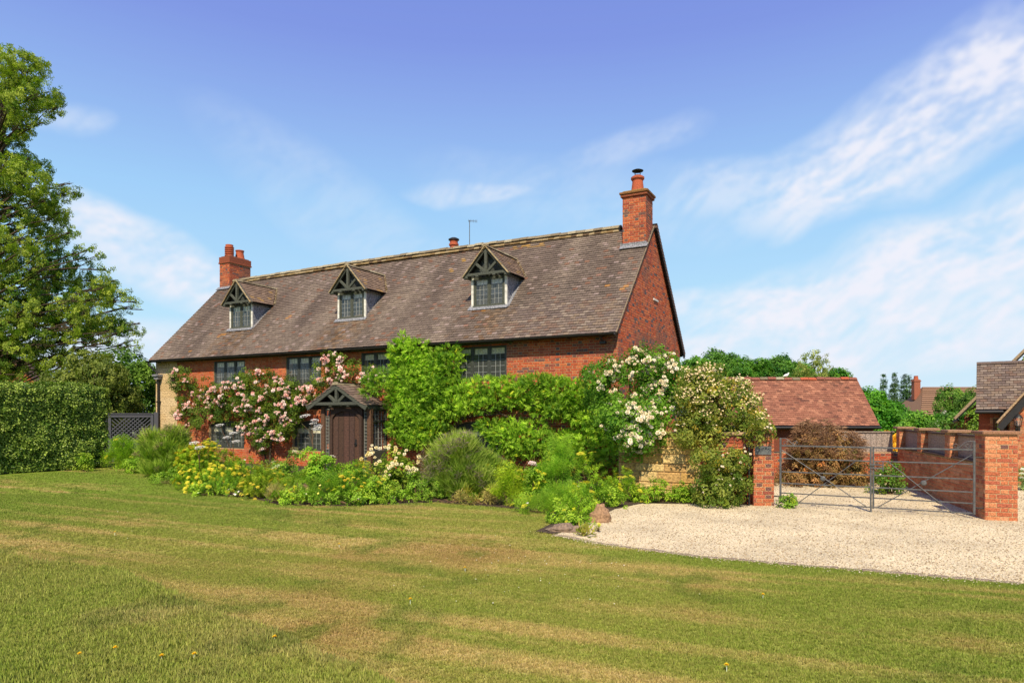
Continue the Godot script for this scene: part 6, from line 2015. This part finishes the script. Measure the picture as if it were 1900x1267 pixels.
# ---------------------------------------------------------------- buildings on the right and beyond
func right_side() -> void:
	rng.seed = 220
	# the barn
	var b := thing("tiled_barn", "low barn with a long red tiled roof behind the gates", "barn", V(9.0, -0.9, -24.4))
	var x1 := 4.35; var x0 := -1.3
	var ye := 2.28; var yr := 4.06; var zr := -1.62
	var wb := B.new()
	wb.col = C(130, 70, 50)
	wb.bx(x0 + 0.15, x1 - 0.1, -0.3, ye + 0.05, -0.45, -0.2)
	wb.bx(x0 + 0.15, x1 - 0.1, -0.3, ye + 0.05, -3.2, -2.95)
	for x in [x0 + 0.15, x1 - 0.3]: wb.prism(PackedVector2Array([Vector2(0.25, -0.3), Vector2(3.1, -0.3), Vector2(3.1, ye + 0.05), Vector2(-zr, yr - 0.2), Vector2(0.25, ye + 0.05)]), 0.0, 0.2, Transform3D(Basis(V(0, 0, -1), V(0, 1, 0), V(1, 0, 0)), V(x, 0, 0)))
	obj("wall", wb, M.brick, b)
	var rp := B.new()
	rp.prism(PackedVector2Array([Vector2(0, ye), Vector2(-zr, yr), Vector2(-zr * 2.0, ye), Vector2(-zr * 2.0, ye - 0.06), Vector2(-zr, yr - 0.07), Vector2(0, ye - 0.06)]), x0, x1, Transform3D(Basis(V(0, 0, -1), V(0, 1, 0), V(1, 0, 0)), Vector3.ZERO))
	var rn := obj("roof", rp, M.dark, b)
	var up := V(0, yr - ye, zr).normalized()
	var sl := Vector2(yr - ye, zr).length()
	var g := func(x: float, y: float) -> Color:
		var c: Color = C(146, 94, 74).lerp(C(172, 116, 92), rng.randf())
		if noi.get_noise_2d(x * 60.0, y * 60.0) > 0.2: c = c.lerp(C(130, 78, 64), rng.randf() * 0.7)
		if rng.randf() < 0.1: c = c.lerp(C(204, 146, 116), 0.5)
		if rng.randf() < 0.06: c = c.lerp(C(96, 62, 52), 0.6)
		return c * rf(0.85, 1.1)
	tiled(rn, V(x0, ye + 0.01, 0.03), Vector3.RIGHT, up, int(sl / 0.1), 0.1, 0.165, func(_r): return [0.0, x1 - x0], g, never)
	for k in 18:
		var rb := B.new()
		for i in 6:
			var a0 := PI * i / 6.0; var a1 := PI * (i + 1) / 6.0
			rb.quad(V(0, sin(a0) * 0.1, cos(a0) * 0.13), V(0.3, sin(a0) * 0.1, cos(a0) * 0.13), V(0.3, sin(a1) * 0.1, cos(a1) * 0.13), V(0, sin(a1) * 0.1, cos(a1) * 0.13))
			rb.tri(V(0.3, 0, 0), V(0.3, sin(a1) * 0.1, cos(a1) * 0.13), V(0.3, sin(a0) * 0.1, cos(a0) * 0.13))
		put("ridge_tile", rb.mesh(), M.terracotta if k in [11, 12, 16] else M["ridge_%d" % (rng.randi() % 2 + 2)] if rng.randf() < 0.3 else M.barn_1, rn, Transform3D(Basis.from_euler(V(0, 0, rf(-0.03, 0.03))), V(x0 + k * 0.313, yr + rf(-0.02, 0.01), zr)))
	var gu := B.new()
	gu.tube([V(x0, ye - 0.05, 0.07), V(x1 + 0.02, ye - 0.05, 0.07)], [0.055, 0.055], 8)
	obj("gutter", gu, M.black_iron, b)
	# a white bird on its ridge
	var bird := thing("pigeon", "white bird sitting on the ridge of the red barn roof", "bird", V(10.63, -0.9 + yr + 0.06, -24.4 + zr), 0.5)
	var bs := B.new()
	bs.col = C(226, 226, 226)
	bird_body(bs)
	obj("body", bs, M.petal, bird)
	var bl := B.new()
	bl.col = C(190, 110, 90)
	for s in [-1, 1]: bl.tube([V(0.0, 0.0, s * 0.02), V(0.0, 0.06, s * 0.025)], [0.006, 0.008], 5)
	obj("legs", bl, M.petal, bird)
	neighbour()
	far_things()
func bird_body(b: B) -> void:
	var sec: Array = [[-0.19, 0.075, 0.006], [-0.12, 0.085, 0.022], [-0.05, 0.1, 0.05], [0.03, 0.115, 0.058], [0.08, 0.135, 0.045], [0.105, 0.165, 0.027], [0.12, 0.19, 0.03], [0.145, 0.195, 0.026], [0.165, 0.188, 0.01], [0.19, 0.183, 0.002]]
	for i in sec.size() - 1:
		for k in 10:
			var a := TAU * k / 10; var c := TAU * (k + 1) / 10
			var p: Array = sec[i]; var q: Array = sec[i + 1]
			b.qo(V(p[0], p[1] + sin(a) * p[2], cos(a) * p[2]), V(p[0], p[1] + sin(c) * p[2], cos(c) * p[2]), V(q[0], q[1] + sin(c) * q[2], cos(c) * q[2]), V(q[0], q[1] + sin(a) * q[2], cos(a) * q[2]), V((p[0] + q[0]) * 0.5, (p[1] + q[1]) * 0.5, 0))

func neighbour() -> void:
	rng.seed = 230
	# brick outbuilding: x along its eave to the right and nearer, z towards us
	var o := thing("brick_outbuilding", "red brick outbuilding with mossy dark roof at the right edge", "house", V(12.65, -0.1, -18.3), deg_to_rad(-35.2))
	var ye := 2.0; var yr := 3.36; var zr := -2.69 * 0.62
	var L := 5.0
	var wl := B.new()
	wl.bx(0.12, 0.33, -0.6, ye, -0.5, -0.46)
	obj("wall", wl, M.mortar, o)
	var fw := put("front_wall", slab(1.5, -0.6, ye - 0.02, [[0.3, 0.54, 0.75, 1.78, 0.0]], 0.2).mesh(), M.mortar, o, Transform3D(Basis(), V(0.08, 0, -0.25)))
	lay(bond(1.5, 0.0, ye - 0.05, 0.075, [[0.3, 0.54, 0.75, 1.78, 0.0]]), Transform3D(), fw, 60, 2)
	window(o, 0.38, 0.62, 0.75, 1.78, -0.3, 1, 2, 4, 0.0, "blind", 0.0, "oak_frame")
	var sd := B.new()
	sd.col = C(176, 90, 58)
	sd.prism(PackedVector2Array([Vector2(0.25, -0.6), Vector2(-zr * 2.0 - 0.2, -0.6), Vector2(-zr * 2.0 - 0.2, ye), Vector2(-zr, yr - 0.1), Vector2(0.25, ye)]), 0.0, 0.25, Transform3D(Basis(V(0, 0, -1), V(0, 1, 0), V(1, 0, 0)), V(0.06, 0, 0)))
	obj("side_wall", sd, M.brick, o)
	var rp := B.new()
	rp.prism(PackedVector2Array([Vector2(0, ye), Vector2(-zr, yr), Vector2(-zr * 2.0, ye), Vector2(-zr * 2.0, ye - 0.08), Vector2(-zr, yr - 0.1), Vector2(0, ye - 0.08)]), 0.0, L, Transform3D(Basis(V(0, 0, -1), V(0, 1, 0), V(1, 0, 0)), Vector3.ZERO))
	var rn := obj("roof", rp, M.dark, o)
	var up := V(0, yr - ye, zr).normalized()
	var sl := Vector2(yr - ye, zr).length()
	var g := func(_x: float, _y: float) -> Color:
		var c: Color = C(92, 70, 66).lerp(C(128, 102, 94), rng.randf())
		if rng.randf() < 0.22: c = C(178, 162, 144)
		return c * rf(0.85, 1.1)
	tiled(rn, V(0, ye + 0.01, 0.03), Vector3.RIGHT, up, int(sl / 0.115), 0.115, 0.168, func(_r): return [0.0, L], g, never, func(x, _y): return x < 2.2, "tile_", 7)
	for k in 12:
		var rb := B.new()
		for i in 6:
			var a0 := PI * i / 6.0; var a1 := PI * (i + 1) / 6.0
			rb.quad(V(0, sin(a0) * 0.08, cos(a0) * 0.12), V(0.32, sin(a0) * 0.08, cos(a0) * 0.12), V(0.32, sin(a1) * 0.08, cos(a1) * 0.12), V(0, sin(a1) * 0.08, cos(a1) * 0.12))
			rb.tri(V(0, 0, 0), V(0, sin(a0) * 0.08, cos(a0) * 0.12), V(0, sin(a1) * 0.08, cos(a1) * 0.12))
		put("ridge_tile", rb.mesh(), M.tile_2, rn, Transform3D(Basis(), V(k * 0.325, yr - 0.01, zr)))
	var gu := B.new()
	gu.tube([V(-0.02, ye - 0.04, 0.07), V(0.6, ye - 0.04, 0.07)], [0.05, 0.05], 8)
	gu.tube([V(0.54, ye - 0.06, 0.07), V(0.56, ye - 0.2, 0.02), V(0.66, ye - 0.36, -0.18), V(0.66, -0.4, -0.18)], [0.035, 0.035, 0.035, 0.035], 8)
	obj("gutter", gu, M.black_iron, o)
	# gabled wing that stands forward
	var gx := 0.72; var gz := 1.0
	var rise := 1.35; var ge := 1.95; var half := 1.3
	var gb := B.new()
	gb.prism(PackedVector2Array([Vector2(gx, -0.6), Vector2(gx + half * 2.0, -0.6), Vector2(gx + half * 2.0, ge), Vector2(gx + half, ge + half * rise), Vector2(gx, ge)]), -0.3, gz - 0.007)
	var gw := obj("gable_wall", gb, M.mortar, o)
	var list: Array = []
	for q in bond(half, 0.0, ge + half * rise):
		var a := maxf(q[0], (q[2] + 0.07 - ge) / rise)
		if q[1] - a > 0.03: list.append([a, q[1], q[2]])
	lay(list, Transform3D(Basis(), V(gx, 0, gz)), gw, 40, 2)
	lay(bond(1.2, 0.0, ge), Transform3D(Basis(V(0, 0, 1), Vector3.UP, V(-1, 0, 0)), V(gx, 0, gz - 1.2)), gw, 0, 2)
	var vr := B.new()
	vr.bar(V(gx - 0.22, ge - 0.3 - 0.12, gz + 0.16), V(gx + half, ge + half * rise - 0.1, gz + 0.16), 0.035, 0.15)
	vr.bar(V(gx - 0.2, ge - 0.38, gz - 0.9), V(gx - 0.2, ge - 0.38, gz + 0.15), 0.05, 0.1)
	obj("bargeboard", vr, M.black_iron, o)
	var gr := B.new()
	gr.col = C(120, 96, 84)
	gr.bar(V(gx - 0.26, ge - 0.3, gz - 0.95), V(gx + half, ge + half * rise + 0.06, gz - 0.95), 2.2, 0.07)
	gr.col = C(178, 150, 116)
	gr.bar(V(gx - 0.27, ge - 0.27, gz + 0.19), V(gx + half, ge + half * rise + 0.1, gz + 0.19), 0.08, 0.05)
	obj("gable_roof", gr, M.tile, o)
	# lantern on the gable wall
	var lt := o.transform * V(gx + 0.16, 1.6, gz)
	var ln := thing("wall_lantern", "dark carriage lantern on the brick gable at the right edge", "lantern", lt, o.rotation.y)
	var lb := B.new()
	lb.cx(-0.05, 0.05, -0.16, 0.0, 0.0, 0.03)
	lb.tube([V(0, -0.1, 0.02), V(0, -0.14, 0.1), V(0, -0.04, 0.16)], [0.014, 0.014, 0.014], 6)
	lb.lathe(Transform3D(Basis(), V(0, 0, 0.16)), [Vector2(0.03, -0.05), Vector2(0.06, 0.0), Vector2(0.062, 0.015)], 6)
	lb.lathe(Transform3D(Basis(), V(0, 0, 0.16)), [Vector2(0.1, 0.2), Vector2(0.085, 0.24), Vector2(0.04, 0.29), Vector2(0.015, 0.31), Vector2(0.0, 0.33)], 6)
	for k in 6: lb.tube([V(cos(k * TAU / 6) * 0.06, 0.0, 0.16 + sin(k * TAU / 6) * 0.06), V(cos(k * TAU / 6) * 0.09, 0.2, 0.16 + sin(k * TAU / 6) * 0.09)], [0.006, 0.006], 4)
	obj("bracket", lb, M.black_iron, ln)
	var lg := B.new()
	lg.lathe(Transform3D(Basis(), V(0, 0, 0.16)), [Vector2(0.056, 0.0), Vector2(0.086, 0.2)], 6)
	obj("lamp_glass", lg, M.glass, ln)
	# tall ivy clad house behind
	var h := thing("ivy_clad_house", "tall gabled house covered in ivy behind the outbuilding", "house", at(1780, 22.6), -0.6)
	var hb := B.new()
	hb.col = C(150, 84, 58)
	hb.prism(PackedVector2Array([Vector2(0.15, -1.0), Vector2(8.0, -1.0), Vector2(8.0, 1.8), Vector2(4.1, 6.4), Vector2(0.15, 1.75)]), -5.0, 0.0)
	obj("wall", hb, M.brick, h)
	var hr := B.new()
	hr.col = C(172, 150, 120)
	hr.bar(V(-0.12, 1.66, -2.4), V(4.1, 6.62, -2.4), 5.4, 0.08)
	hr.bar(V(8.3, 1.66, -2.4), V(4.1, 6.62, -2.4), 5.3, 0.14)
	obj("roof", hr, M.tile, h)
	var hg := B.new()
	hg.bar(V(-0.16, 1.56, 0.27), V(4.1, 6.56, 0.27), 0.03, 0.07)
	hg.tube([V(-0.1, 1.58, 0.3), V(-0.1, 1.58, -4.5)], [0.07, 0.07], 8)
	obj("bargeboard", hg, M.black_iron, h)
	var iv := thing("ivy", "green ivy covering the gable of the house behind the outbuilding", "ivy", h.position, h.rotation.y)
	var xf: Array = []; var cols: Array = []
	for i in 5200:
		var x := rf(0.2, 4.2); var y := rf(-0.6, 6.2)
		if y > 1.6 + x * 1.17 - 0.12: continue
		if noi.get_noise_2d(x * 60.0, y * 60.0) < -0.32: continue
		xf.append(pose(V(x, y, rf(0.02, 0.18)), V(0, 0.4, 1) + ball() * 0.6, rf(0.13, 0.22)))
		cols.append(C(60, 98, 26).lerp(C(132, 160, 56), rng.randf()) * rf(1.1, 1.5))
	scatter("foliage", SP.hedge, M.leaf_gloss, xf, cols, iv)
	bush("white_hydrangea", "rounded white flowering shrub beside the gate pillar at the right edge", "shrub", at(1905, 15.8), 0.36, 0.82, 0.35, "cluster", C(96, 122, 70), C(150, 164, 110), 62.0, 0.12, [["umbel", C(220, 220, 190), C(244, 242, 228), 0.3, 0.13, "flower_head"]])

func far_things() -> void:
	rng.seed = 240
	# band of trees behind the barn
	var rows: Array = [[1292, 665, 34, 52.0, "round green tree just right of the house gable", 0], [1338, 655, 42, 56.0, "tallest dark green tree behind the barn roof, near the gable", 1], [1392, 668, 36, 54.0, "broad green tree above the middle of the faded rose", 0], [1440, 662, 38, 55.0, "dense green tree behind the left of the barn ridge", 1], [1483, 672, 30, 58.0, "smaller green tree behind the middle of the barn ridge", 0], [1552, 682, 22, 52.0, "small round tree behind the right end of the barn ridge", 0]]
	for q in rows:
		var d: float = q[3]
		var h := hgt(q[1], d) + 0.9
		var r: float = q[2] * d / PX
		tree("field_tree", q[4], at(q[0], d, -0.9), 0.22, crown(20, V(0, h - r * 0.95, 0), V(r, r * 1.0, r), r * 0.36), "cluster", [C(48, 96, 28), C(40, 84, 30)][q[5]], [C(108, 146, 52), C(92, 130, 52)][q[5]], 13.0, 0.5)
	# beyond the hedge, left of the frame: what the window panes mirror
	for q in [[-25.0, -13.5, 9.0, "leafy tree beyond the hedge mirrored dark in the window panes"], [-28.0, -8.0, 10.0, "tall tree beyond the hedge mirrored in the house windows"], [-26.0, -2.5, 8.5, "rounded tree beyond the hedge mirrored in the lower panes"]]:
		tree("boundary_tree", q[3], V(q[0], 0, q[1]), 0.25, crown(26, V(0, q[2] * 0.58, 0), V(3.4, q[2] * 0.45, 3.4), 1.2), "cluster", C(48, 84, 28), C(104, 134, 50), 7.0, 0.55)
	# wispy willow
	var wb: Array = []
	for q in [[1512, 690, 16], [1500, 675, 12], [1520, 665, 9], [1508, 660, 6], [1530, 685, 10], [1490, 690, 10], [1528, 660, 4], [1516, 700, 18]]:
		var d := 48.0
		var r: float = q[2] * d / PX
		wb.append([at(q[0], d, hgt(q[1], d)) - at(1512, d, -0.9), V(r, r * 1.3, r)])
	tree("willow", "thin wispy tree standing above the barn ridge", at(1512, 48.0, -0.9), 0.1, wb, "cluster", C(96, 112, 54), C(148, 152, 84), 8.0, 0.34, -0.3)
	# poplars
	for q in [[1639, 698, 5, "leftmost of the slim dark poplars beyond the garden"], [1660, 697, 6, "second slim poplar from the left beyond the garden"], [1678, 699, 6, "third slim poplar, close to the farmhouse chimney"], [1689, 700, 5, "slim poplar right beside the farmhouse chimney"]]:
		var d := 110.0
		var bl: Array = []
		var h := hgt(q[1], d) + 0.9
		for k in 9:
			var t := k / 8.0
			var r: float = q[2] * d / PX * (0.5 + 0.7 * sin(PI * clampf(t * 0.9 + 0.1, 0, 1)))
			bl.append([V(rf(-0.15, 0.15), 1.2 + t * (h - 1.7), rf(-0.1, 0.1)), V(r, 0.75, r)])
		tree("poplar", q[3], at(q[0], d, -0.9), 0.14, bl, "cluster", C(46, 76, 42), C(82, 108, 66), 9.0, 0.55, 0.8)
	# bushes and trees between barn, walls and far house
	bush("garden_bush", "large bright green bush right of the barn roof", "shrub", at(1618, 31.0, -0.9), 1.6, 4.1, 1.2, "cluster", C(44, 102, 24), C(98, 150, 44), 24.0, 0.34, [], 0.3, "leaf", 0.55)
	bush("garden_bush", "dark green round bush below the poplars", "shrub", at(1655, 36.0, -0.9), 1.6, 3.8, 1.1, "cluster", C(40, 88, 28), C(92, 136, 48), 22.0, 0.36, [], 0.3, "leaf", 0.55)
	bush("garden_bush", "light green shrub behind the far end of the panel wall", "shrub", at(1700, 30.0, -0.9), 1.2, 3.1, 0.9, "cluster", C(64, 112, 34), C(120, 158, 58), 28.0, 0.28, [], 0.3, "leaf", 0.5)
	bush("garden_bush", "mid green hedge like shrub in front of the far house", "shrub", at(1752, 40.0, -0.9), 2.2, 2.9, 1.0, "cluster", C(52, 98, 30), C(106, 146, 54), 20.0, 0.36, [], 0.3, "leaf", 0.6)
	bush("garden_bush", "tall leafy bush in front of the far house chimney", "shrub", at(1690, 34.0, -0.9), 0.9, 3.2, 0.9, "cluster", C(46, 98, 28), C(102, 148, 50), 24.0, 0.32, [], 0.3, "leaf", 0.5)
	bush("garden_bush", "spreading green bush left of the ivy clad house", "shrub", at(1770, 31.0, -0.9), 1.2, 3.2, 0.9, "cluster", C(52, 94, 32), C(104, 140, 54), 24.0, 0.3, [], 0.3, "leaf", 0.5)
	bush("golden_shrub", "orange yellow leaved shrub above the panel wall", "shrub", at(1663, 21.5, -0.9), 0.5, 2.95, 0.4, "cluster", C(190, 140, 30), C(222, 178, 60), 60.0, 0.16, [], 0.3, "leaf", 0.2)
	bush("flowering_shrub", "green shrub dotted with small white flowers behind the panel wall", "shrub", at(1738, 21.0, -0.9), 0.62, 2.75, 0.5, "cluster", C(52, 90, 34), C(104, 136, 60), 52.0, 0.16, [["floret", C(226, 226, 206), C(244, 244, 232), 0.25, 0.08, "flower"]], 0.3, "leaf", 0.26)
	bush("copper_shrub", "reddish brown shrub beside the ivy clad house", "shrub", at(1778, 21.0, -0.9), 0.4, 2.7, 0.4, "cluster", C(120, 84, 44), C(160, 116, 62), 50.0, 0.16, [], 0.3, "leaf", 0.2)
	tree("fruit_tree", "loose green tree partly hiding the far tiled house", at(1775, 44.0, -0.9), 0.14, crown(16, V(0, 3.3, 0), V(1.5, 1.4, 1.0), 0.55), "cluster", C(62, 98, 36), C(116, 142, 58), 12.0, 0.36)
	tree("fruit_tree", "small olive tree in front of the end of the far tiled house", at(1806, 42.0, -0.9), 0.14, crown(12, V(0, 3.3, 0), V(0.9, 1.3, 0.8), 0.5), "cluster", C(56, 92, 36), C(108, 134, 58), 12.0, 0.34)
	# far house
	var f := thing("far_tiled_house", "distant old house with brown hipped roof, chimney and white gable", "house", at(1717, 62.0, -0.9))
	var wl := B.new()
	wl.col = C(200, 192, 180)
	wl.bx(0.3, 8.0, 0.0, 2.8, -5.0, -0.2)
	obj("wall", wl, M.paint_white, f)
	var rf2 := B.new()
	rf2.col = C(150, 116, 92)
	var e0 := V(-0.6, 2.6, 0.3); var e1 := V(8.4, 2.6, 0.3); var r0 := V(1.3, 5.45, -2.5); var r1 := V(7.4, 5.45, -2.5)
	for k in 14:
		var a := k / 14.0; var c := (k + 1.15) / 14.0
		var lift := V(0, 0.06, 0.06)
		rf2.col = C(150, 116, 92) * rf(0.9, 1.15)
		rf2.quad(e0.lerp(r0, a) + lift, e1.lerp(r1, a) + lift, e1.lerp(r1, minf(c, 1.0)), e0.lerp(r0, minf(c, 1.0)))
	rf2.tri(V(-0.6, 2.6, -5.3), e0, r0)
	rf2.tri(e1, V(8.4, 2.6, -5.3), r1)
	rf2.quad(V(8.4, 2.6, -5.3), V(-0.6, 2.6, -5.3), r0, r1)
	obj("roof", rf2, M.tile, f)
	var cw := B.new()
	cw.col = C(168, 100, 76)
	cw.cx(0.35, 0.95, 4.2, 6.15, -2.7, -2.2, 0.02)
	cw.cx(0.3, 1.0, 5.95, 6.05, -2.75, -2.15, 0.02)
	var cho := obj("chimney", cw, M.brick, f)
	var cpt := B.new()
	cpt.lathe(Transform3D(Basis(), V(0.65, 6.15, -2.45)), [Vector2(0.22, 0), Vector2(0.17, 0.3), Vector2(0.2, 0.34), Vector2(0.14, 0.36)], 10)
	obj("chimney_pot", cpt, M.terracotta, cho)
	for k in 2:
		var gb := B.new()
		var x := 1.75 + k * 4.0
		gb.col = C(232, 232, 228)
		gb.prism(PackedVector2Array([Vector2(x - 0.9, 2.3), Vector2(x + 0.9, 2.3), Vector2(x + 0.9, 2.7), Vector2(x, 3.75), Vector2(x - 0.9, 2.7)]), -2.0, 0.7)
		var go := obj("gable", gb, M.paint_white, f)
		var gr := B.new()
		gr.col = C(120, 88, 70)
		for s in [-1, 1]: gr.bar(V(x + s * 1.05, 2.58, -0.6), V(x, 3.86, -0.6), 2.8, 0.09)
		obj("gable_roof", gr, M.tile, go)
	var far: Array = [[-60, 120.0, 5.0], [1960, 90.0, 6.0]]
	for k in far.size():
		var q: Array = far[k]
		bush("distant_trees", ["far trees at the left edge behind the brick house", "far trees beyond the right edge of the picture"][k], "trees", at(q[0], q[1], -0.9), 14.0, q[2], 3.0, "cluster", C(56, 90, 36), C(98, 124, 60), 2.2, 1.1, [], 0.3, "leaf", 1.8)

# ---------------------------------------------------------------- small things
func small_things() -> void:
	rng.seed = 260
	var ad := 18.0 - 0.8825 * -3.3 + 0.4703 * 7.0
	var ae := thing("tv_aerial", "thin television aerial on a pole above the house ridge", "aerial", house.transform * V(-7.0, 7.5, -3.75))
	var ab := B.new()
	ab.tube([V(0, -0.1, 0), V(0, 1.42, 0)], [0.016, 0.014], 6)
	obj("mast", ab, M.steel, ae)
	var am := B.new()
	am.tube([V(-0.05, 1.4, 0.0), V(0.28, 1.35, 0.1)], [0.009, 0.009], 5)
	for k in 6: am.tube([V(-0.03 + k * 0.06, 1.4 - k * 0.009 - 0.06, k * 0.02), V(-0.03 + k * 0.06, 1.4 - k * 0.009 + 0.06, k * 0.02)], [0.005, 0.005], 4)
	obj("antenna", am, M.steel, ae)
	var wm := thing("wall_plaque", "small pale tie plate on the brick gable below the chimney", "wall fitting", house.transform * V(0.0, 5.35, -3.25), house.rotation.y)
	var wb := B.new()
	wb.cx(-0.01, 0.035, 0.0, 0.06, -0.5, 0.0, 0.01)
	obj("plate", wb, M.paint_white, wm)
	# dandelions in the lawn
	var dn: Array = [[147, 1227, "dandelion nearest the lower left corner of the lawn"], [212, 1215, "dandelion above and right of the lower left one"], [299, 1230, "larger dandelion in the row at the bottom left"], [359, 1227, "dandelion at the right end of the bottom left row"], [212, 994, "lone dandelion on the dry lawn left of the border"], [629, 1017, "dandelion on the dry lawn below the front door"], [863, 1062, "dandelion on the lawn below the round lavender"], [761, 1122, "dandelion in the middle of the lawn"], [508, 1194, "dandelion at the edge of the longer grass"], [1349, 1248, "dandelion near the bottom edge right of centre"], [1416, 1113, "small dandelion on the lawn below the left gate"]]
	for q in dn:
		var d: float = EYE * PX / (q[1] - HOR)
		var o := thing("dandelion", q[2], "dandelion", at(q[0], d, 0.0), rf(0, 6.0), "yellow dandelions in the lawn")
		var sb := B.new()
		sb.tube([V(0, 0, 0), V(0.003, 0.05, 0)], [0.003, 0.003], 5)
		obj("stem", sb, M.leaf, o)
		var fb := B.new()
		for ring in 3:
			for k in 11:
				var a := TAU * k / 11.0 + ring * 0.3
				fb.col = C(236, 196, 10) * rf(0.9, 1.1)
				fb.leaf(V(0.003, 0.052 + ring * 0.002, 0), V(cos(a), 0.25 + ring * 0.45, sin(a)), Vector3.UP, 0.022 - ring * 0.004, 0.009, 0.0, 0.0)
		obj("flower", fb, M.petal, o)

# ---------------------------------------------------------------- the scene
func _ready() -> void:
	var cam := Camera3D.new()
	cam.name = "camera"
	add_child(cam)
	cam.position = V(0, EYE, 0)
	cam.set_frustum(2.0 * 0.1 * 633.5 / PX, Vector2(0, 0.1 * (HOR - 633.5) / PX), 0.1, 2000.0)
	cam.current = true
	var env := Environment.new()
	env.background_mode = Environment.BG_SKY
	env.sky = Sky.new()
	env.sky.sky_material = make_sky()
	env.background_energy_multiplier = 0.8
	env.tonemap_mode = Environment.TONE_MAPPER_LINEAR
	env.tonemap_exposure = 1.25
	env.sdfgi_enabled = true
	env.ssao_enabled = true
	env.ssil_enabled = true
	var we := WorldEnvironment.new()
	we.name = "world"
	we.environment = env
	add_child(we)
	var sun := DirectionalLight3D.new()
	sun.name = "sun"
	sun.light_energy = 1.6
	sun.light_color = Color(1.0, 0.94, 0.82)
	sun.light_angular_distance = 0.5
	sun.shadow_enabled = true
	var az := deg_to_rad(-6.0); var el := deg_to_rad(48.0)
	sun.basis = Basis.looking_at(-V(sin(az) * cos(el), sin(el), cos(az) * cos(el)), Vector3.UP)
	add_child(sun)
	noi.seed = 77
	noi.frequency = 0.01
	noi.fractal_octaves = 4
	materials()
	mat("oak_frame", S(110, 74, 50), 0.8)
	sprigs()
	make_ground()
	make_house()
	drive_walls()
	right_side()
	left_side()
	climbers()
	border()
	small_things()
